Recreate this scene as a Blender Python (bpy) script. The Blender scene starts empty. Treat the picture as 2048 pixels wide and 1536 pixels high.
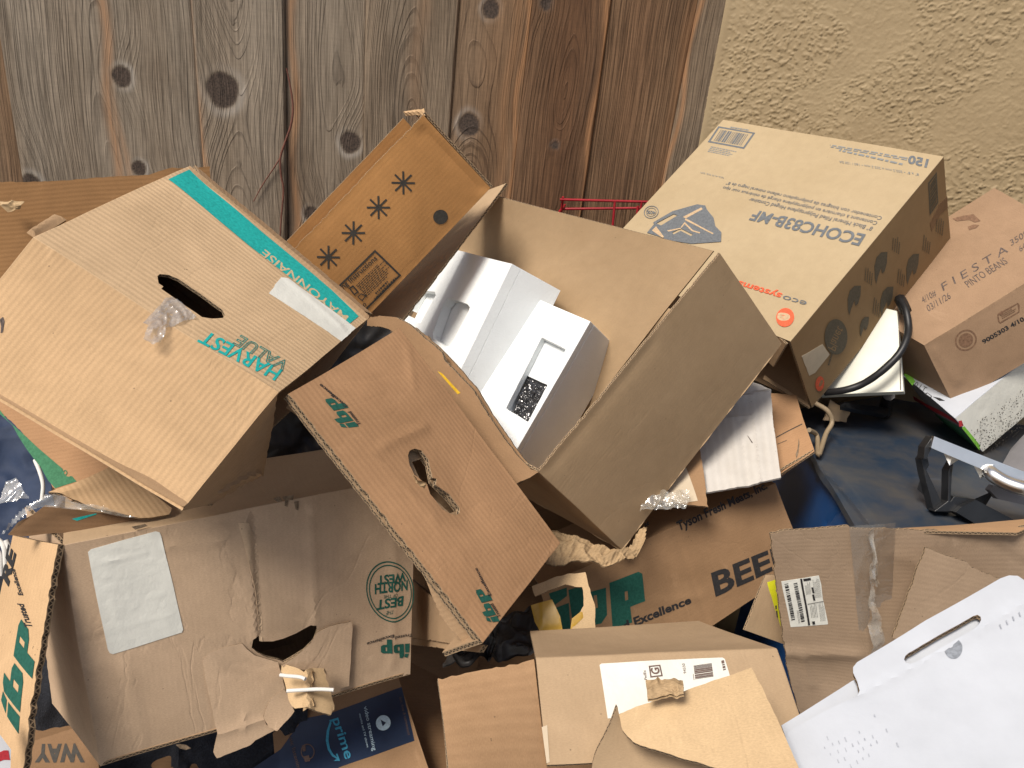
# A heap of discarded cardboard cartons against a weathered plank fence and a stucco wall.
import bpy, bmesh, json, math, random
import numpy as np
from mathutils import Vector, Matrix, noise as mnoise
from mathutils.geometry import delaunay_2d_cdt

SC = bpy.context.scene
COL = SC.collection

# ------------------------------------------------------------------ camera
CAM_M = [[0.993205, -0.116375, -0.0, 0.0], [0.04217, 0.359897, -0.932039, 0.0], [0.108466, 0.925706, 0.362359, 1.6], [0.0, 0.0, 0.0, 1.0]]

cam_d = bpy.data.cameras.new('camera')
cam_d.sensor_width = 36.0
cam_d.lens = 1500.0 / 2048.0 * 36.0
cam_d.clip_start = 0.02
cam_d.clip_end = 400.0
cam = bpy.data.objects.new('camera', cam_d)
COL.objects.link(cam)
cam.matrix_world = Matrix(CAM_M)
SC.camera = cam

# ------------------------------------------------------------------ sky, sun, exposure
SUN_EL, SUN_AZ = math.radians(52), math.radians(-138)     # azimuth measured from +Y towards +X
world = bpy.data.worlds.new('World')
SC.world = world
world.use_nodes = True
wn = world.node_tree
sky = wn.nodes.new('ShaderNodeTexSky')
sky.sky_type = 'NISHITA'
sky.sun_disc = False
sky.sun_elevation = SUN_EL
sky.sun_rotation = SUN_AZ
sky.dust_density = 4.0
bg = wn.nodes['Background']
bg.inputs['Strength'].default_value = 0.072
wn.links.new(sky.outputs['Color'], bg.inputs['Color'])
sun_d = bpy.data.lights.new('sun', 'SUN')
sun_d.energy = 3.0
sun_d.angle = math.radians(20)
sun_d.color = (1.0, 0.93, 0.84)
sun = bpy.data.objects.new('sun', sun_d)
COL.objects.link(sun)
sdir = Vector((math.sin(SUN_AZ) * math.cos(SUN_EL), math.cos(SUN_AZ) * math.cos(SUN_EL), math.sin(SUN_EL)))
sun.rotation_euler = sdir.to_track_quat('Z', 'Y').to_euler()
sun.location = (-4, -4, 6)
SC.view_settings.view_transform = 'Standard'
SC.view_settings.look = 'None'
SC.view_settings.gamma = 1.0
SC.view_settings.exposure = 0.5
SC.cycles.max_bounces = 6

# ------------------------------------------------------------------ materials
MATS = {}
def newmat(name):
    m = bpy.data.materials.new(name)
    m.use_nodes = True
    nt = m.node_tree
    return m, nt, nt.nodes['Principled BSDF']
def nd(nt, kind, **kw):
    n = nt.nodes.new('ShaderNode' + kind)
    for k, v in kw.items():
        if k.startswith('i_'):
            n.inputs[k[2:].replace('_', ' ')].default_value = v
        elif k.startswith('n_'):
            n.inputs[int(k[2:])].default_value = v
        else:
            setattr(n, k, v)
    return n
def ramp(nt, src, stops, interp='LINEAR'):
    r = nd(nt, 'ValToRGB')
    r.color_ramp.interpolation = interp
    e = r.color_ramp.elements
    while len(e) < len(stops):
        e.new(0.5)
    for el, (p, c) in zip(e, stops):
        el.position = p
        el.color = (*c, 1) if len(c) == 3 else c
    nt.links.new(src, r.inputs[0])
    return r.outputs['Color']
def mixc(nt, fac, a, b, mode='MIX'):
    m = nd(nt, 'MixRGB', blend_type=mode)
    for sock, v in ((0, fac), (1, a), (2, b)):
        if hasattr(v, 'is_output') or hasattr(v, 'links'):
            nt.links.new(v, m.inputs[sock])
        else:
            m.inputs[sock].default_value = v if sock == 0 else (*v, 1)
    return m.outputs[0]
def mth(nt, op, a, b=None, c=None, clamp=False):
    m = nd(nt, 'Math', operation=op, use_clamp=clamp)
    for i, v in enumerate((a, b, c)):
        if v is None: continue
        if hasattr(v, 'links'): nt.links.new(v, m.inputs[i])
        else: m.inputs[i].default_value = v
    return m.outputs[0]
def noisef(nt, vec, scale, detail=3, rough=.5, dist=0):
    n = nd(nt, 'TexNoise', i_Scale=scale, i_Detail=detail, i_Roughness=rough, i_Distortion=dist)
    nt.links.new(vec, n.inputs['Vector'])
    return n.outputs['Fac']
def mapping(nt, vec, scale=(1, 1, 1), rot=(0, 0, 0), loc=(0, 0, 0)):
    m = nd(nt, 'Mapping')
    m.inputs['Scale'].default_value = scale
    m.inputs['Rotation'].default_value = rot
    m.inputs['Location'].default_value = loc
    nt.links.new(vec, m.inputs['Vector'])
    return m.outputs[0]

def kraft(name, col, axis=0, flute=.35, blotch=.22, fibre=.25, speck=.5, crease=.5, rough=.86, period=.0068, scuff=.25, stain=0):
    """Corrugated board: kraft paper colour, fibre, blotches, specks, flutes showing through, creases."""
    m, nt, b = newmat(name)
    uv = nd(nt, 'UVMap').outputs[0]
    uv.node.uv_map = 'UVMap'
    L = nt.links
    fine = noisef(nt, mapping(nt, uv, (900, 350, 1) if axis else (350, 900, 1)), 1.0, 4, .65)
    mid = noisef(nt, uv, 55, 5, .6)
    big = noisef(nt, uv, 7, 4, .6, .4)
    c = np.array(col)
    base = ramp(nt, big, [(.25, tuple(c * (1 - blotch) * np.array((1, .98, .94)))), (.75, tuple(np.minimum(1, c * (1 + blotch * .75))))])
    base = mixc(nt, fibre, base, ramp(nt, fine, [(.28, tuple(c * .55)), (.72, tuple(np.minimum(1, c * 1.5)))]), 'MIX')
    base = mixc(nt, .10, base, ramp(nt, mid, [(.3, (.25, .22, .2)), (.7, (1, 1, 1))]), 'MULTIPLY')
    # wave along the flutes
    w = nd(nt, 'TexWave', wave_type='BANDS', bands_direction='X' if axis == 0 else 'Y', wave_profile='SIN',
           i_Scale=.314 / period, i_Distortion=.6, i_Detail=1.0, i_Detail_Scale=.6)
    L.new(uv, w.inputs['Vector'])
    patchy = mth(nt, 'MULTIPLY_ADD', noisef(nt, uv, 9, 2), .9, .15, clamp=True)
    wv = mth(nt, 'MULTIPLY', w.outputs['Fac'], patchy)
    base = mixc(nt, flute * .25, base, ramp(nt, wv, [(0, (.72, .70, .68)), (.6, (1, 1, 1))]), 'MULTIPLY')
    # scuffs that lighten the liner and dark specks
    sc = noisef(nt, mapping(nt, uv, (26, 9, 1), (0, 0, .5)), 1.0, 7, .75, .3)
    base = mixc(nt, mth(nt, 'MULTIPLY', ramp(nt, sc, [(.60, (0, 0, 0)), (.72, (1, 1, 1))]), scuff), base, tuple(np.minimum(1, c * 1.55 + .03)))
    v = nd(nt, 'TexVoronoi', i_Scale=95.0, i_Randomness=1.0)
    L.new(uv, v.inputs['Vector'])
    pick = mth(nt, 'GREATER_THAN', noisef(nt, uv, 31, 1), .63)
    sp = mth(nt, 'MULTIPLY', mth(nt, 'LESS_THAN', v.outputs['Distance'], .085), pick)
    base = mixc(nt, mth(nt, 'MULTIPLY', sp, speck), base, (.06, .045, .03))
    if stain:
        st = noisef(nt, uv, 5.5, 6, .7, .8)
        base = mixc(nt, mth(nt, 'MULTIPLY', ramp(nt, st, [(.56, (0, 0, 0)), (.66, (1, 1, 1))]), stain), base, tuple(c * .42))
    L.new(base, b.inputs['Base Color'])
    b.inputs['Roughness'].default_value = rough
    b.inputs['Specular IOR Level'].default_value = .25
    # relief: flutes, fibre, long random creases
    cr = noisef(nt, mapping(nt, uv, (7, 4, 1), (0, 0, .6)), 1.0, 5, .55, .6)
    crk = mth(nt, 'ABSOLUTE', mth(nt, 'SUBTRACT', cr, .5))
    crk = ramp(nt, crk, [(0, (0, 0, 0)), (.018, (1, 1, 1))])
    h = mth(nt, 'ADD', mth(nt, 'MULTIPLY', wv, flute), mth(nt, 'MULTIPLY', fine, .10))
    h = mth(nt, 'ADD', h, mth(nt, 'MULTIPLY', mid, .25))
    h = mth(nt, 'ADD', h, mth(nt, 'MULTIPLY', crk, .35 * crease))
    bp = nd(nt, 'Bump', i_Strength=.75, i_Distance=.0011)
    L.new(h, bp.inputs['Height'])
    L.new(bp.outputs[0], b.inputs['Normal'])
    MATS[name] = m
    return m

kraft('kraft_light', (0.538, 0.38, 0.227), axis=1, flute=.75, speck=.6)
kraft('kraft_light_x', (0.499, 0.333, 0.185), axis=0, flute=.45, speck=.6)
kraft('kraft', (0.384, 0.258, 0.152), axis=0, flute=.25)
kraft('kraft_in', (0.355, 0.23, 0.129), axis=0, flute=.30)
kraft('kraft_smooth', (0.384, 0.27, 0.159), axis=0, flute=.05, fibre=.14, crease=.25, scuff=.08, blotch=.10)
kraft('kraft_tan', (0.384, 0.274, 0.168), axis=0, flute=.08, fibre=.2, blotch=.14, crease=.35, scuff=.12)
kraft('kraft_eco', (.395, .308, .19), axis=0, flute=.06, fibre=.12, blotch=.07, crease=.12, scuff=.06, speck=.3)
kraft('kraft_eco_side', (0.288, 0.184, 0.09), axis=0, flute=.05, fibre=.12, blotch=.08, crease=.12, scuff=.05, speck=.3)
kraft('kraft_gold', (0.462, 0.232, 0.082), axis=0, flute=.10, fibre=.2, crease=.2, scuff=.22)
kraft('kraft_umber', (.27, .145, .06), axis=1, flute=.3, fibre=.25)  # brown lowered to paint the shadow lying on the far left carton's wall
kraft('kraft_orange', (0.384, 0.222, 0.116), axis=1, flute=.35, fibre=.22, scuff=.2)
kraft('kraft_worn', (0.48, 0.346, 0.232), axis=0, flute=.08, fibre=.3, blotch=.2, crease=1.0, scuff=.4, stain=.25)  # board lightened so the front face looks better lit
kraft('kraft_grey', (0.326, 0.236, 0.159), axis=1, flute=.15, fibre=.3, blotch=.2, crease=.7, scuff=.3, stain=.18)
kraft('kraft_dark', (0.212, 0.124, 0.064), axis=1, flute=.25)  # deep brown carries the missing light of boards down in the gaps
kraft('kraft_lift', (0.538, 0.395, 0.26), axis=0, flute=.03, fibre=.3, crease=.6)
kraft('kraft_shade', (0.281, 0.171, 0.091), axis=1, flute=.10, scuff=.3, crease=.6)  # colour includes the shadow cast over the low carton and torn flap
kraft('kraft_flute', (0.403, 0.249, 0.134), axis=1, flute=.95, fibre=.25, period=.012, crease=.3)
kraft('kraft_pale', (0.48, 0.342, 0.195), axis=0, flute=.03, fibre=.3, blotch=.3, crease=1.1, scuff=.5)
kraft('kraft_fiesta', (.295, .192, .118), axis=0, flute=.05, fibre=.25, stain=.15)
kraft('white_board', (0.522, 0.5, 0.468), axis=0, flute=.8, fibre=.10, blotch=.07, crease=.5, period=.013, scuff=.1)
kraft('torn_liner', (0.403, 0.281, 0.157), axis=0, flute=1.0, fibre=.5, blotch=.45, crease=1.5, scuff=.8, period=.006)

def flute_edge():
    """Cut edge of corrugated board: two pale liners with a wavy medium and dark gaps between."""
    m, nt, b = newmat('flute')
    uv = nd(nt, 'UVMap').outputs[0]
    uv.node.uv_map = 'UVMap'
    sep = nd(nt, 'SeparateXYZ')
    nt.links.new(uv, sep.inputs[0])
    u, v = sep.outputs[0], sep.outputs[1]
    s = mth(nt, 'SINE', mth(nt, 'MULTIPLY', u, 2 * math.pi / .0075))
    mid = mth(nt, 'MULTIPLY_ADD', s, .30, .5)
    dist = mth(nt, 'ABSOLUTE', mth(nt, 'SUBTRACT', v, mid))
    line = mth(nt, 'LESS_THAN', dist, .15)
    liner = mth(nt, 'MAXIMUM', mth(nt, 'LESS_THAN', v, .2), mth(nt, 'GREATER_THAN', v, .8))
    lit = mth(nt, 'MAXIMUM', line, liner)
    n = noisef(nt, uv, 130, 4, .7)
    crush = mth(nt, 'GREATER_THAN', noisef(nt, uv, 38, 2), .60)
    lit = mth(nt, 'MAXIMUM', lit, crush)
    paper = ramp(nt, n, [(.3, (.22, .14, .075)), (.7, (.56, .41, .25))])
    nt.links.new(mixc(nt, lit, (.035, .022, .012), paper), b.inputs['Base Color'])
    b.inputs['Roughness'].default_value = .95
    bp = nd(nt, 'Bump', i_Strength=.8, i_Distance=.0015)
    nt.links.new(mth(nt, 'ADD', lit, n), bp.inputs['Height'])
    nt.links.new(bp.outputs[0], b.inputs['Normal'])
    MATS['flute'] = m
flute_edge()

def ink(name, col, worn=.25, rough=.8):
    m, nt, b = newmat(name)
    uv = nd(nt, 'TexCoord').outputs['Object']
    n = noisef(nt, uv, 260, 4, .7)
    c = np.array(col)
    nt.links.new(ramp(nt, n, [(.3, tuple(c * (1 - worn))), (.75, tuple(np.minimum(1, c * (1 + worn) + .02 * worn)))]), b.inputs['Base Color'])
    b.inputs['Roughness'].default_value = rough
    b.inputs['Specular IOR Level'].default_value = .25
    MATS[name] = m
ink('ink_teal', (.012, .36, .33))
ink('ink_kraft', (.56, .42, .25))
ink('ink_green', (.012, .085, .062))
ink('ink_black', (.022, .021, .022))
ink('ink_char', (.05, .045, .038))
ink('ink_slate', (.125, .135, .145))
ink('ink_slate_lt', (.20, .21, .21))
ink('ink_sidegrey', (.11, .092, .062))
ink('ink_orange', (.62, .105, .045))
ink('ink_print_green', (.045, .17, .085))
ink('ink_lightgreen', (.18, .45, .05))
ink('ink_white', (.72, .72, .70))
ink('ink_tan', (.46, .33, .2))
ink('ink_bluewhite', (.42, .55, .62))
ink('ink_cyan', (.05, .28, .42))
ink('ink_brown', (.13, .085, .07))
ink('ink_fade', (.10, .075, .065), worn=.6)
ink('ink_faintgrey', (.34, .36, .40), worn=.2)
ink('ink_greydisc', (.22, .24, .27), worn=.3)
ink('ink_dirt', (.19, .135, .085), worn=.5)
ink('ink_red', (.42, .03, .04))
ink('ink_stain', (.17, .095, .055), worn=.4)
ink('ink_yellow', (.62, .38, .02))

def simple(name, col, rough=.5, metal=0, bump=0, bscale=60, vary=.12, spec=.5, vscale=12, coat=0):
    m, nt, b = newmat(name)
    tc = nd(nt, 'TexCoord').outputs['Object']
    c = np.array(col)
    n = noisef(nt, tc, vscale, 6, .65)
    nt.links.new(ramp(nt, n, [(.3, tuple(c * (1 - vary))), (.7, tuple(np.minimum(1, c * (1 + vary))))]), b.inputs['Base Color'])
    b.inputs['Roughness'].default_value = rough
    b.inputs['Metallic'].default_value = metal
    b.inputs['Specular IOR Level'].default_value = spec
    b.inputs['Coat Weight'].default_value = coat
    if bump:
        bp = nd(nt, 'Bump', i_Strength=bump, i_Distance=.002)
        nt.links.new(noisef(nt, tc, bscale, 5, .6), bp.inputs['Height'])
        nt.links.new(bp.outputs[0], b.inputs['Normal'])
    MATS[name] = m
    return m
simple('paper_label', (.66, .66, .60), .7, bump=.7, bscale=38, vary=.08)
simple('paper_white', (.44, .465, .505), .6, bump=.15, bscale=40, vary=.07)  # white greyed against direct sun and tinted blue for sky light
simple('foam', (.77, .80, .80), .75, bump=.35, bscale=330, vary=.04, spec=.3)
simple('white_plastic', (.60, .61, .63), .38, bump=.06, bscale=14, vary=.03, vscale=5)
simple('black_plastic', (.016, .017, .019), .3, bump=.12, bscale=90, vary=.3)
simple('black_film', (.03, .03, .032), .12, spec=1.0, vary=.3)
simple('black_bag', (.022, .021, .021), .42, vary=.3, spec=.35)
simple('rubber', (.012, .012, .013), .45, vary=.25)
simple('chrome', (.86, .86, .84), .28, 1.0, vary=.1)
simple('red_wire', (.30, .012, .02), .4, vary=.25)
simple('cream_metal', (.66, .66, .56), .42, bump=.05, vary=.10, vscale=8)
simple('grey_board', (.16, .155, .16), .8, vary=.2)
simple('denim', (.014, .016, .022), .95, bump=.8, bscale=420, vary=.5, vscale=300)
simple('navy_tape', (.012, .024, .055), .34, bump=.25, bscale=26, vary=.25)
simple('navy_cloth', (.008, .022, .06), .75, bump=.2, bscale=200, vary=.25)
simple('string', (.66, .64, .60), .8, vary=.1)
simple('strap', (.24, .18, .11), .6, vary=.2)
simple('twig', (.13, .045, .028), .7, bump=.4, bscale=150, vary=.35, vscale=90)
simple('yellow_sticker', (.62, .62, .02), .5, vary=.06)
simple('yellow_tape', (.42, .25, .03), .35, bump=.2, bscale=40, vary=.35)
simple('masking_tape', (.50, .41, .29), .6, bump=.3, bscale=60, vary=.15)
simple('pink_plastic', (.55, .05, .12), .4, vary=.1)

def bin_blue(name, col, dust):
    m, nt, b = newmat(name)
    tc = nd(nt, 'TexCoord').outputs['Object']
    n = noisef(nt, tc, 9, 7, .7, .3)
    streak = noisef(nt, mapping(nt, tc, (6, 70, 30), (0, 0, -.5)), 1.0, 6, .7)
    base = mixc(nt, mth(nt, 'MULTIPLY', ramp(nt, n, [(.35, (0, 0, 0)), (.7, (1, 1, 1))]), dust), col, (.085, .075, .06))
    base = mixc(nt, mth(nt, 'MULTIPLY', ramp(nt, streak, [(.62, (0, 0, 0)), (.72, (1, 1, 1))]), .35), base, (.09, .12, .17))
    nt.links.new(base, b.inputs['Base Color'])
    b.inputs['Roughness'].default_value = .42
    MATS[name] = m
bin_blue('bin_lid_blue', (.014, .030, .056), .8)
bin_blue('bin_body_blue', (.008, .06, .20), .12)

def clear_film(name, milk, gloss):
    m, nt, b = newmat(name)
    out = nt.nodes['Material Output']
    tr = nd(nt, 'BsdfTransparent')
    gl = nd(nt, 'BsdfGlossy')
    gl.inputs['Roughness'].default_value = .12
    df = nd(nt, 'BsdfDiffuse')
    df.inputs['Color'].default_value = (.85, .82, .72, 1)
    tc = nd(nt, 'TexCoord').outputs['Object']
    n = noisef(nt, tc, 60, 4, .6, .5)
    m1 = nd(nt, 'MixShader')
    m1.inputs[0].default_value = milk
    nt.links.new(tr.outputs[0], m1.inputs[1])
    nt.links.new(df.outputs[0], m1.inputs[2])
    m2 = nd(nt, 'MixShader')
    fr = nd(nt, 'LayerWeight', i_Blend=.35)
    nt.links.new(mth(nt, 'MULTIPLY_ADD', fr.outputs['Facing'], .6, gloss), m2.inputs[0])
    nt.links.new(m1.outputs[0], m2.inputs[1])
    nt.links.new(gl.outputs[0], m2.inputs[2])
    bp = nd(nt, 'Bump', i_Strength=.7, i_Distance=.003)
    nt.links.new(n, bp.inputs['Height'])
    nt.links.new(bp.outputs[0], gl.inputs['Normal'])
    nt.links.new(m2.outputs[0], out.inputs[0])
    MATS[name] = m
clear_film('clear_film', .22, .18)
clear_film('tape_film', .05, .10)

def weathered_wood():
    """Growth rings come from the mesh attribute 'ring'; knots, halos and sapwood streaks are attributes too."""
    m, nt, b = newmat('weathered_wood')
    L = nt.links
    def at(n):
        a = nd(nt, 'Attribute', attribute_name=n)
        return a
    ring, knot, halo, tone, streak, pid = (at(x).outputs['Fac'] for x in ('ring', 'knot', 'halo', 'tone', 'streak', 'plank'))
    tc = nd(nt, 'TexCoord').outputs['Object']
    grain = noisef(nt, mapping(nt, tc, (300, 300, 7)), 1.0, 5, .65)
    hair = noisef(nt, mapping(nt, tc, (950, 950, 26)), 1.0, 3, .6)
    cross = noisef(nt, mapping(nt, tc, (30, 30, 260)), 1.0, 2, .5)
    blot = noisef(nt, mapping(nt, tc, (9, 9, 2.2)), 1.0, 5, .6, .5)
    wob = noisef(nt, mapping(nt, tc, (40, 40, 9)), 1.0, 4, .55)
    r = mth(nt, 'ADD', ring, mth(nt, 'MULTIPLY', wob, .8))
    n1 = nd(nt, 'TexNoise', noise_dimensions='1D', i_Scale=.55, i_Detail=2.0)
    L.new(ring, n1.inputs['W'])
    r = mth(nt, 'ADD', r, mth(nt, 'MULTIPLY', n1.outputs['Fac'], 3.2))
    fr = mth(nt, 'FRACT', r)
    late = ramp(nt, fr, [(0, (.10, .10, .10)), (.55, (.0, .0, .0)), (.84, (.8, .8, .8)), (.92, (1, 1, 1)), (1.0, (.10, .10, .10))])
    lsel = mth(nt, 'MULTIPLY', late, ramp(nt, noisef(nt, mapping(nt, tc, (14, 14, 3.5)), 1.0, 3, .6, .4), [(.36, (.12, .12, .12)), (.62, (1, 1, 1))]))
    # per plank: grey weathered towards dark oiled brown
    light = ramp(nt, tone, [(0, (.25, .214, .17)), (.45, (.21, .16, .112)), (.7, (.20, .125, .072)), (1, (.135, .070, .036))])
    dark = ramp(nt, tone, [(0, (.095, .08, .066)), (.45, (.075, .055, .04)), (.7, (.055, .030, .017)), (1, (.032, .016, .009))])
    base = mixc(nt, mth(nt, 'MULTIPLY', lsel, .62, clamp=True), light, dark)
    base = mixc(nt, .75, base, ramp(nt, grain, [(.30, (.28, .25, .22)), (.5, (.95, .93, .9)), (.70, (1.4, 1.38, 1.35))]), 'MULTIPLY')
    base = mixc(nt, .30, base, ramp(nt, hair, [(.35, (.4, .38, .36)), (.65, (1.2, 1.2, 1.2))]), 'MULTIPLY')
    base = mixc(nt, .65, base, ramp(nt, blot, [(.30, (.50, .43, .37)), (.5, (.95, .93, .9)), (.68, (1.25, 1.25, 1.25))]), 'MULTIPLY')
    base = mixc(nt, .10, base, ramp(nt, cross, [(.4, (.5, .5, .5)), (.6, (1.1, 1.1, 1.1))]), 'MULTIPLY')
    sk = mth(nt, 'MULTIPLY', streak, ramp(nt, grain, [(.3, (.35, .35, .35)), (.6, (1, 1, 1))]))
    base = mixc(nt, sk, base, (.36, .185, .085))
    kn = ramp(nt, noisef(nt, tc, 240, 3), [(.3, (.03, .022, .017)), (.7, (.085, .06, .046))])
    hl = mth(nt, 'MULTIPLY', halo, ramp(nt, hair, [(.3, (.3, .3, .3)), (.6, (1, 1, 1))]))
    base = mixc(nt, mth(nt, 'MULTIPLY', hl, .6), base, (.42, .39, .35))
    base = mixc(nt, knot, base, kn)
    L.new(base, b.inputs['Base Color'])
    b.inputs['Roughness'].default_value = .82
    b.inputs['Specular IOR Level'].default_value = .3
    h = mth(nt, 'ADD', mth(nt, 'MULTIPLY', late, .9), mth(nt, 'MULTIPLY', grain, .7))
    h = mth(nt, 'ADD', h, mth(nt, 'MULTIPLY', hair, .35))
    bp = nd(nt, 'Bump', i_Strength=.75, i_Distance=.0016)
    L.new(h, bp.inputs['Height'])
    L.new(bp.outputs[0], b.inputs['Normal'])
    MATS['weathered_wood'] = m
weathered_wood()

def stucco():
    m, nt, b = newmat('stucco')
    L = nt.links
    tc = nd(nt, 'TexCoord').outputs['Object']
    a = nd(nt, 'Attribute', attribute_name='relief').outputs['Fac']
    big = noisef(nt, tc, 3.5, 4, .6)
    fine = noisef(nt, tc, 420, 3, .6)
    base = ramp(nt, big, [(.3, (.272, .200, .108)), (.7, (.332, .250, .140))])
    base = mixc(nt, .12, base, ramp(nt, fine, [(.3, (.5, .5, .5)), (.7, (1.1, 1.1, 1.1))]), 'MULTIPLY')
    L.new(base, b.inputs['Base Color'])
    b.inputs['Roughness'].default_value = .7
    bp = nd(nt, 'Bump', i_Strength=.25, i_Distance=.0012)
    L.new(noisef(nt, tc, 260, 4, .6), bp.inputs['Height'])
    L.new(bp.outputs[0], b.inputs['Normal'])
    MATS['stucco'] = m
stucco()

def ground_mat():
    m, nt, b = newmat('concrete_ground')
    tc = nd(nt, 'TexCoord').outputs['Object']
    nt.links.new(ramp(nt, noisef(nt, tc, 4, 7, .65), [(.3, (.13, .12, .11)), (.7, (.23, .22, .20))]), b.inputs['Base Color'])
    b.inputs['Roughness'].default_value = .9
    bp = nd(nt, 'Bump', i_Strength=.4, i_Distance=.003)
    nt.links.new(noisef(nt, tc, 160, 5, .6), bp.inputs['Height'])
    nt.links.new(bp.outputs[0], b.inputs['Normal'])
    MATS['concrete_ground'] = m
ground_mat()

# ------------------------------------------------------------------ mesh helpers
class MeshOut:
    def __init__(self):
        self.v, self.f, self.uv, self.mi, self.sm, self.mats = [], [], [], [], [], []
    def mat(self, name):
        if name not in self.mats: self.mats.append(name)
        return self.mats.index(name)
    def face(self, idx, uv, mat, smooth=True):
        self.f.append(tuple(idx)); self.uv.extend(uv); self.mi.append(self.mat(mat)); self.sm.append(smooth)
    def make(self, name, base, parent=None, sharp=.32):
        me = bpy.data.meshes.new(name)
        me.from_pydata([(p[0] - base[0], p[1] - base[1], p[2] - base[2]) for p in self.v], [], self.f)
        uvl = me.uv_layers.new(name='UVMap')
        uvl.data.foreach_set('uv', np.array(self.uv, dtype=np.float32).ravel())
        me.polygons.foreach_set('material_index', self.mi)
        me.polygons.foreach_set('use_smooth', self.sm)
        for n in self.mats: me.materials.append(MATS[n])
        me.update()
        me.set_sharp_from_angle(angle=sharp)
        o = bpy.data.objects.new(name, me)
        COL.objects.link(o)
        if parent is not None: o.parent = parent
        return o

def inpoly(x, y, poly):
    r = False
    j = len(poly) - 1
    for i in range(len(poly)):
        xi, yi = poly[i]; xj, yj = poly[j]
        if (yi > y) != (yj > y) and x < (xj - xi) * (y - yi) / (yj - yi) + xi: r = not r
        j = i
    return r
def segd(pts, a, b):
    a = np.array(a); d = np.array(b) - a
    t = np.clip(((pts - a) @ d) / max(d @ d, 1e-12), 0, 1)
    return np.hypot(*(pts - a - t[:, None] * d).T)

_rs = np.random.RandomState(11)
_PERM = _rs.permutation(4096)
_GRAD = _rs.normal(size=(3, 4096, 3)); _GRAD /= np.linalg.norm(_GRAD, axis=2, keepdims=True)
def vnoise3(p, comps=3):
    """three independent gradient noises at points p (N,3), about -1..1"""
    p = np.asarray(p, float)
    i = np.floor(p).astype(int); f = p - i
    s = f * f * f * (f * (f * 6 - 15) + 10)
    out = np.zeros((len(p), comps))
    for a in (0, 1):
        for b in (0, 1):
            for c in (0, 1):
                h = _PERM[(_PERM[(_PERM[(i[:, 0] + a) & 4095] + i[:, 1] + b) & 4095] + i[:, 2] + c) & 4095]
                w = (s[:, 0] if a else 1 - s[:, 0]) * (s[:, 1] if b else 1 - s[:, 1]) * (s[:, 2] if c else 1 - s[:, 2])
                d = f - (a, b, c)
                for k in range(comps): out[:, k] += w * (_GRAD[k][h] * d).sum(1)
    return out * 1.4
def inpolyv(P, poly):
    r = np.zeros(len(P), bool)
    q = np.asarray(poly, float); x, y = P[:, 0], P[:, 1]
    for (xi, yi), (xj, yj) in zip(q, np.roll(q, 1, 0)):
        if yi == yj: continue
        r ^= ((yi > y) != (yj > y)) & (x < (xj - xi) * (y - yi) / (yj - yi) + xi)
    return r

class Panel:
    """A board spanned by four world corners; uv in 0..1, metres along the sides for textures."""
    def __init__(s, P, noise, seed):
        s.P = P
        s.c = np.array(P['c'], float)
        s.Lu = .5 * (np.linalg.norm(s.c[1] - s.c[0]) + np.linalg.norm(s.c[2] - s.c[3]))
        s.Lv = .5 * (np.linalg.norm(s.c[3] - s.c[0]) + np.linalg.norm(s.c[2] - s.c[1]))
        n = np.cross(s.c[1] - s.c[0], s.c[3] - s.c[0]) + np.cross(s.c[3] - s.c[2], s.c[1] - s.c[2])
        s.n = n / np.linalg.norm(n)
        s.noise = noise
        s.off = P.get('off', 0.0)
        s.dents = P.get('d', [])
        s.weld = P.get('w', False)
        s.uvo = (random.Random(seed).uniform(0, 9), random.Random(seed + 1).uniform(0, 9))
    def raw(s, uv, off=0.0):
        uv = np.asarray(uv, float)
        u, v = uv[:, :1], uv[:, 1:2]
        p = s.c[0] * (1 - u) * (1 - v) + s.c[1] * u * (1 - v) + s.c[2] * u * v + s.c[3] * (1 - u) * v
        h = np.full(len(uv), off + s.off)
        for d in s.dents:
            if d[0] == 'g': h += d[5] * np.exp(-(((uv[:, 0] - d[1]) * s.Lu / d[3]) ** 2 + ((uv[:, 1] - d[2]) * s.Lv / d[4]) ** 2))
            elif d[0] == 'b': h += d[1] * 16 * (u * (1 - u) * v * (1 - v))[:, 0]
            elif d[0] == 'cu': h += d[1] * 4 * (u * (1 - u))[:, 0]
            elif d[0] == 'cv': h += d[1] * 4 * (v * (1 - v))[:, 0]
            elif d[0] == 'bu': h += d[1] * ((u[:, 0] if d[2] else 1 - u[:, 0]) ** 2)
            elif d[0] == 'bv': h += d[1] * ((v[:, 0] if d[2] else 1 - v[:, 0]) ** 2)
            elif d[0] == 'k':
                q = uv * (s.Lu, s.Lv)
                h += d[6] * np.exp(-(segd(q, (d[1] * s.Lu, d[2] * s.Lv), (d[3] * s.Lu, d[4] * s.Lv)) / d[5]) ** 2)
        if s.weld:                                   # dents die out towards folded edges so that the sheets stay joined
            e = np.minimum(np.minimum(uv[:, 0], 1 - uv[:, 0]) * s.Lu, np.minimum(uv[:, 1], 1 - uv[:, 1]) * s.Lv)
            k = np.clip(e / .016, 0, 1)
            o0 = off + s.off
            h = o0 + (h - o0) * k * k * (3 - 2 * k)
        return p + s.n * h[:, None]
    def warp(s, p):
        A, fr = s.noise
        if A:
            q = vnoise3(p * fr)
            q2 = vnoise3(p * fr * 3.1 + (7, 1, 3))
            p = p + A * q + .3 * A * q2
        return p
    def world(s, uv, off=0.0):
        return s.warp(s.raw(uv, off))

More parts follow.
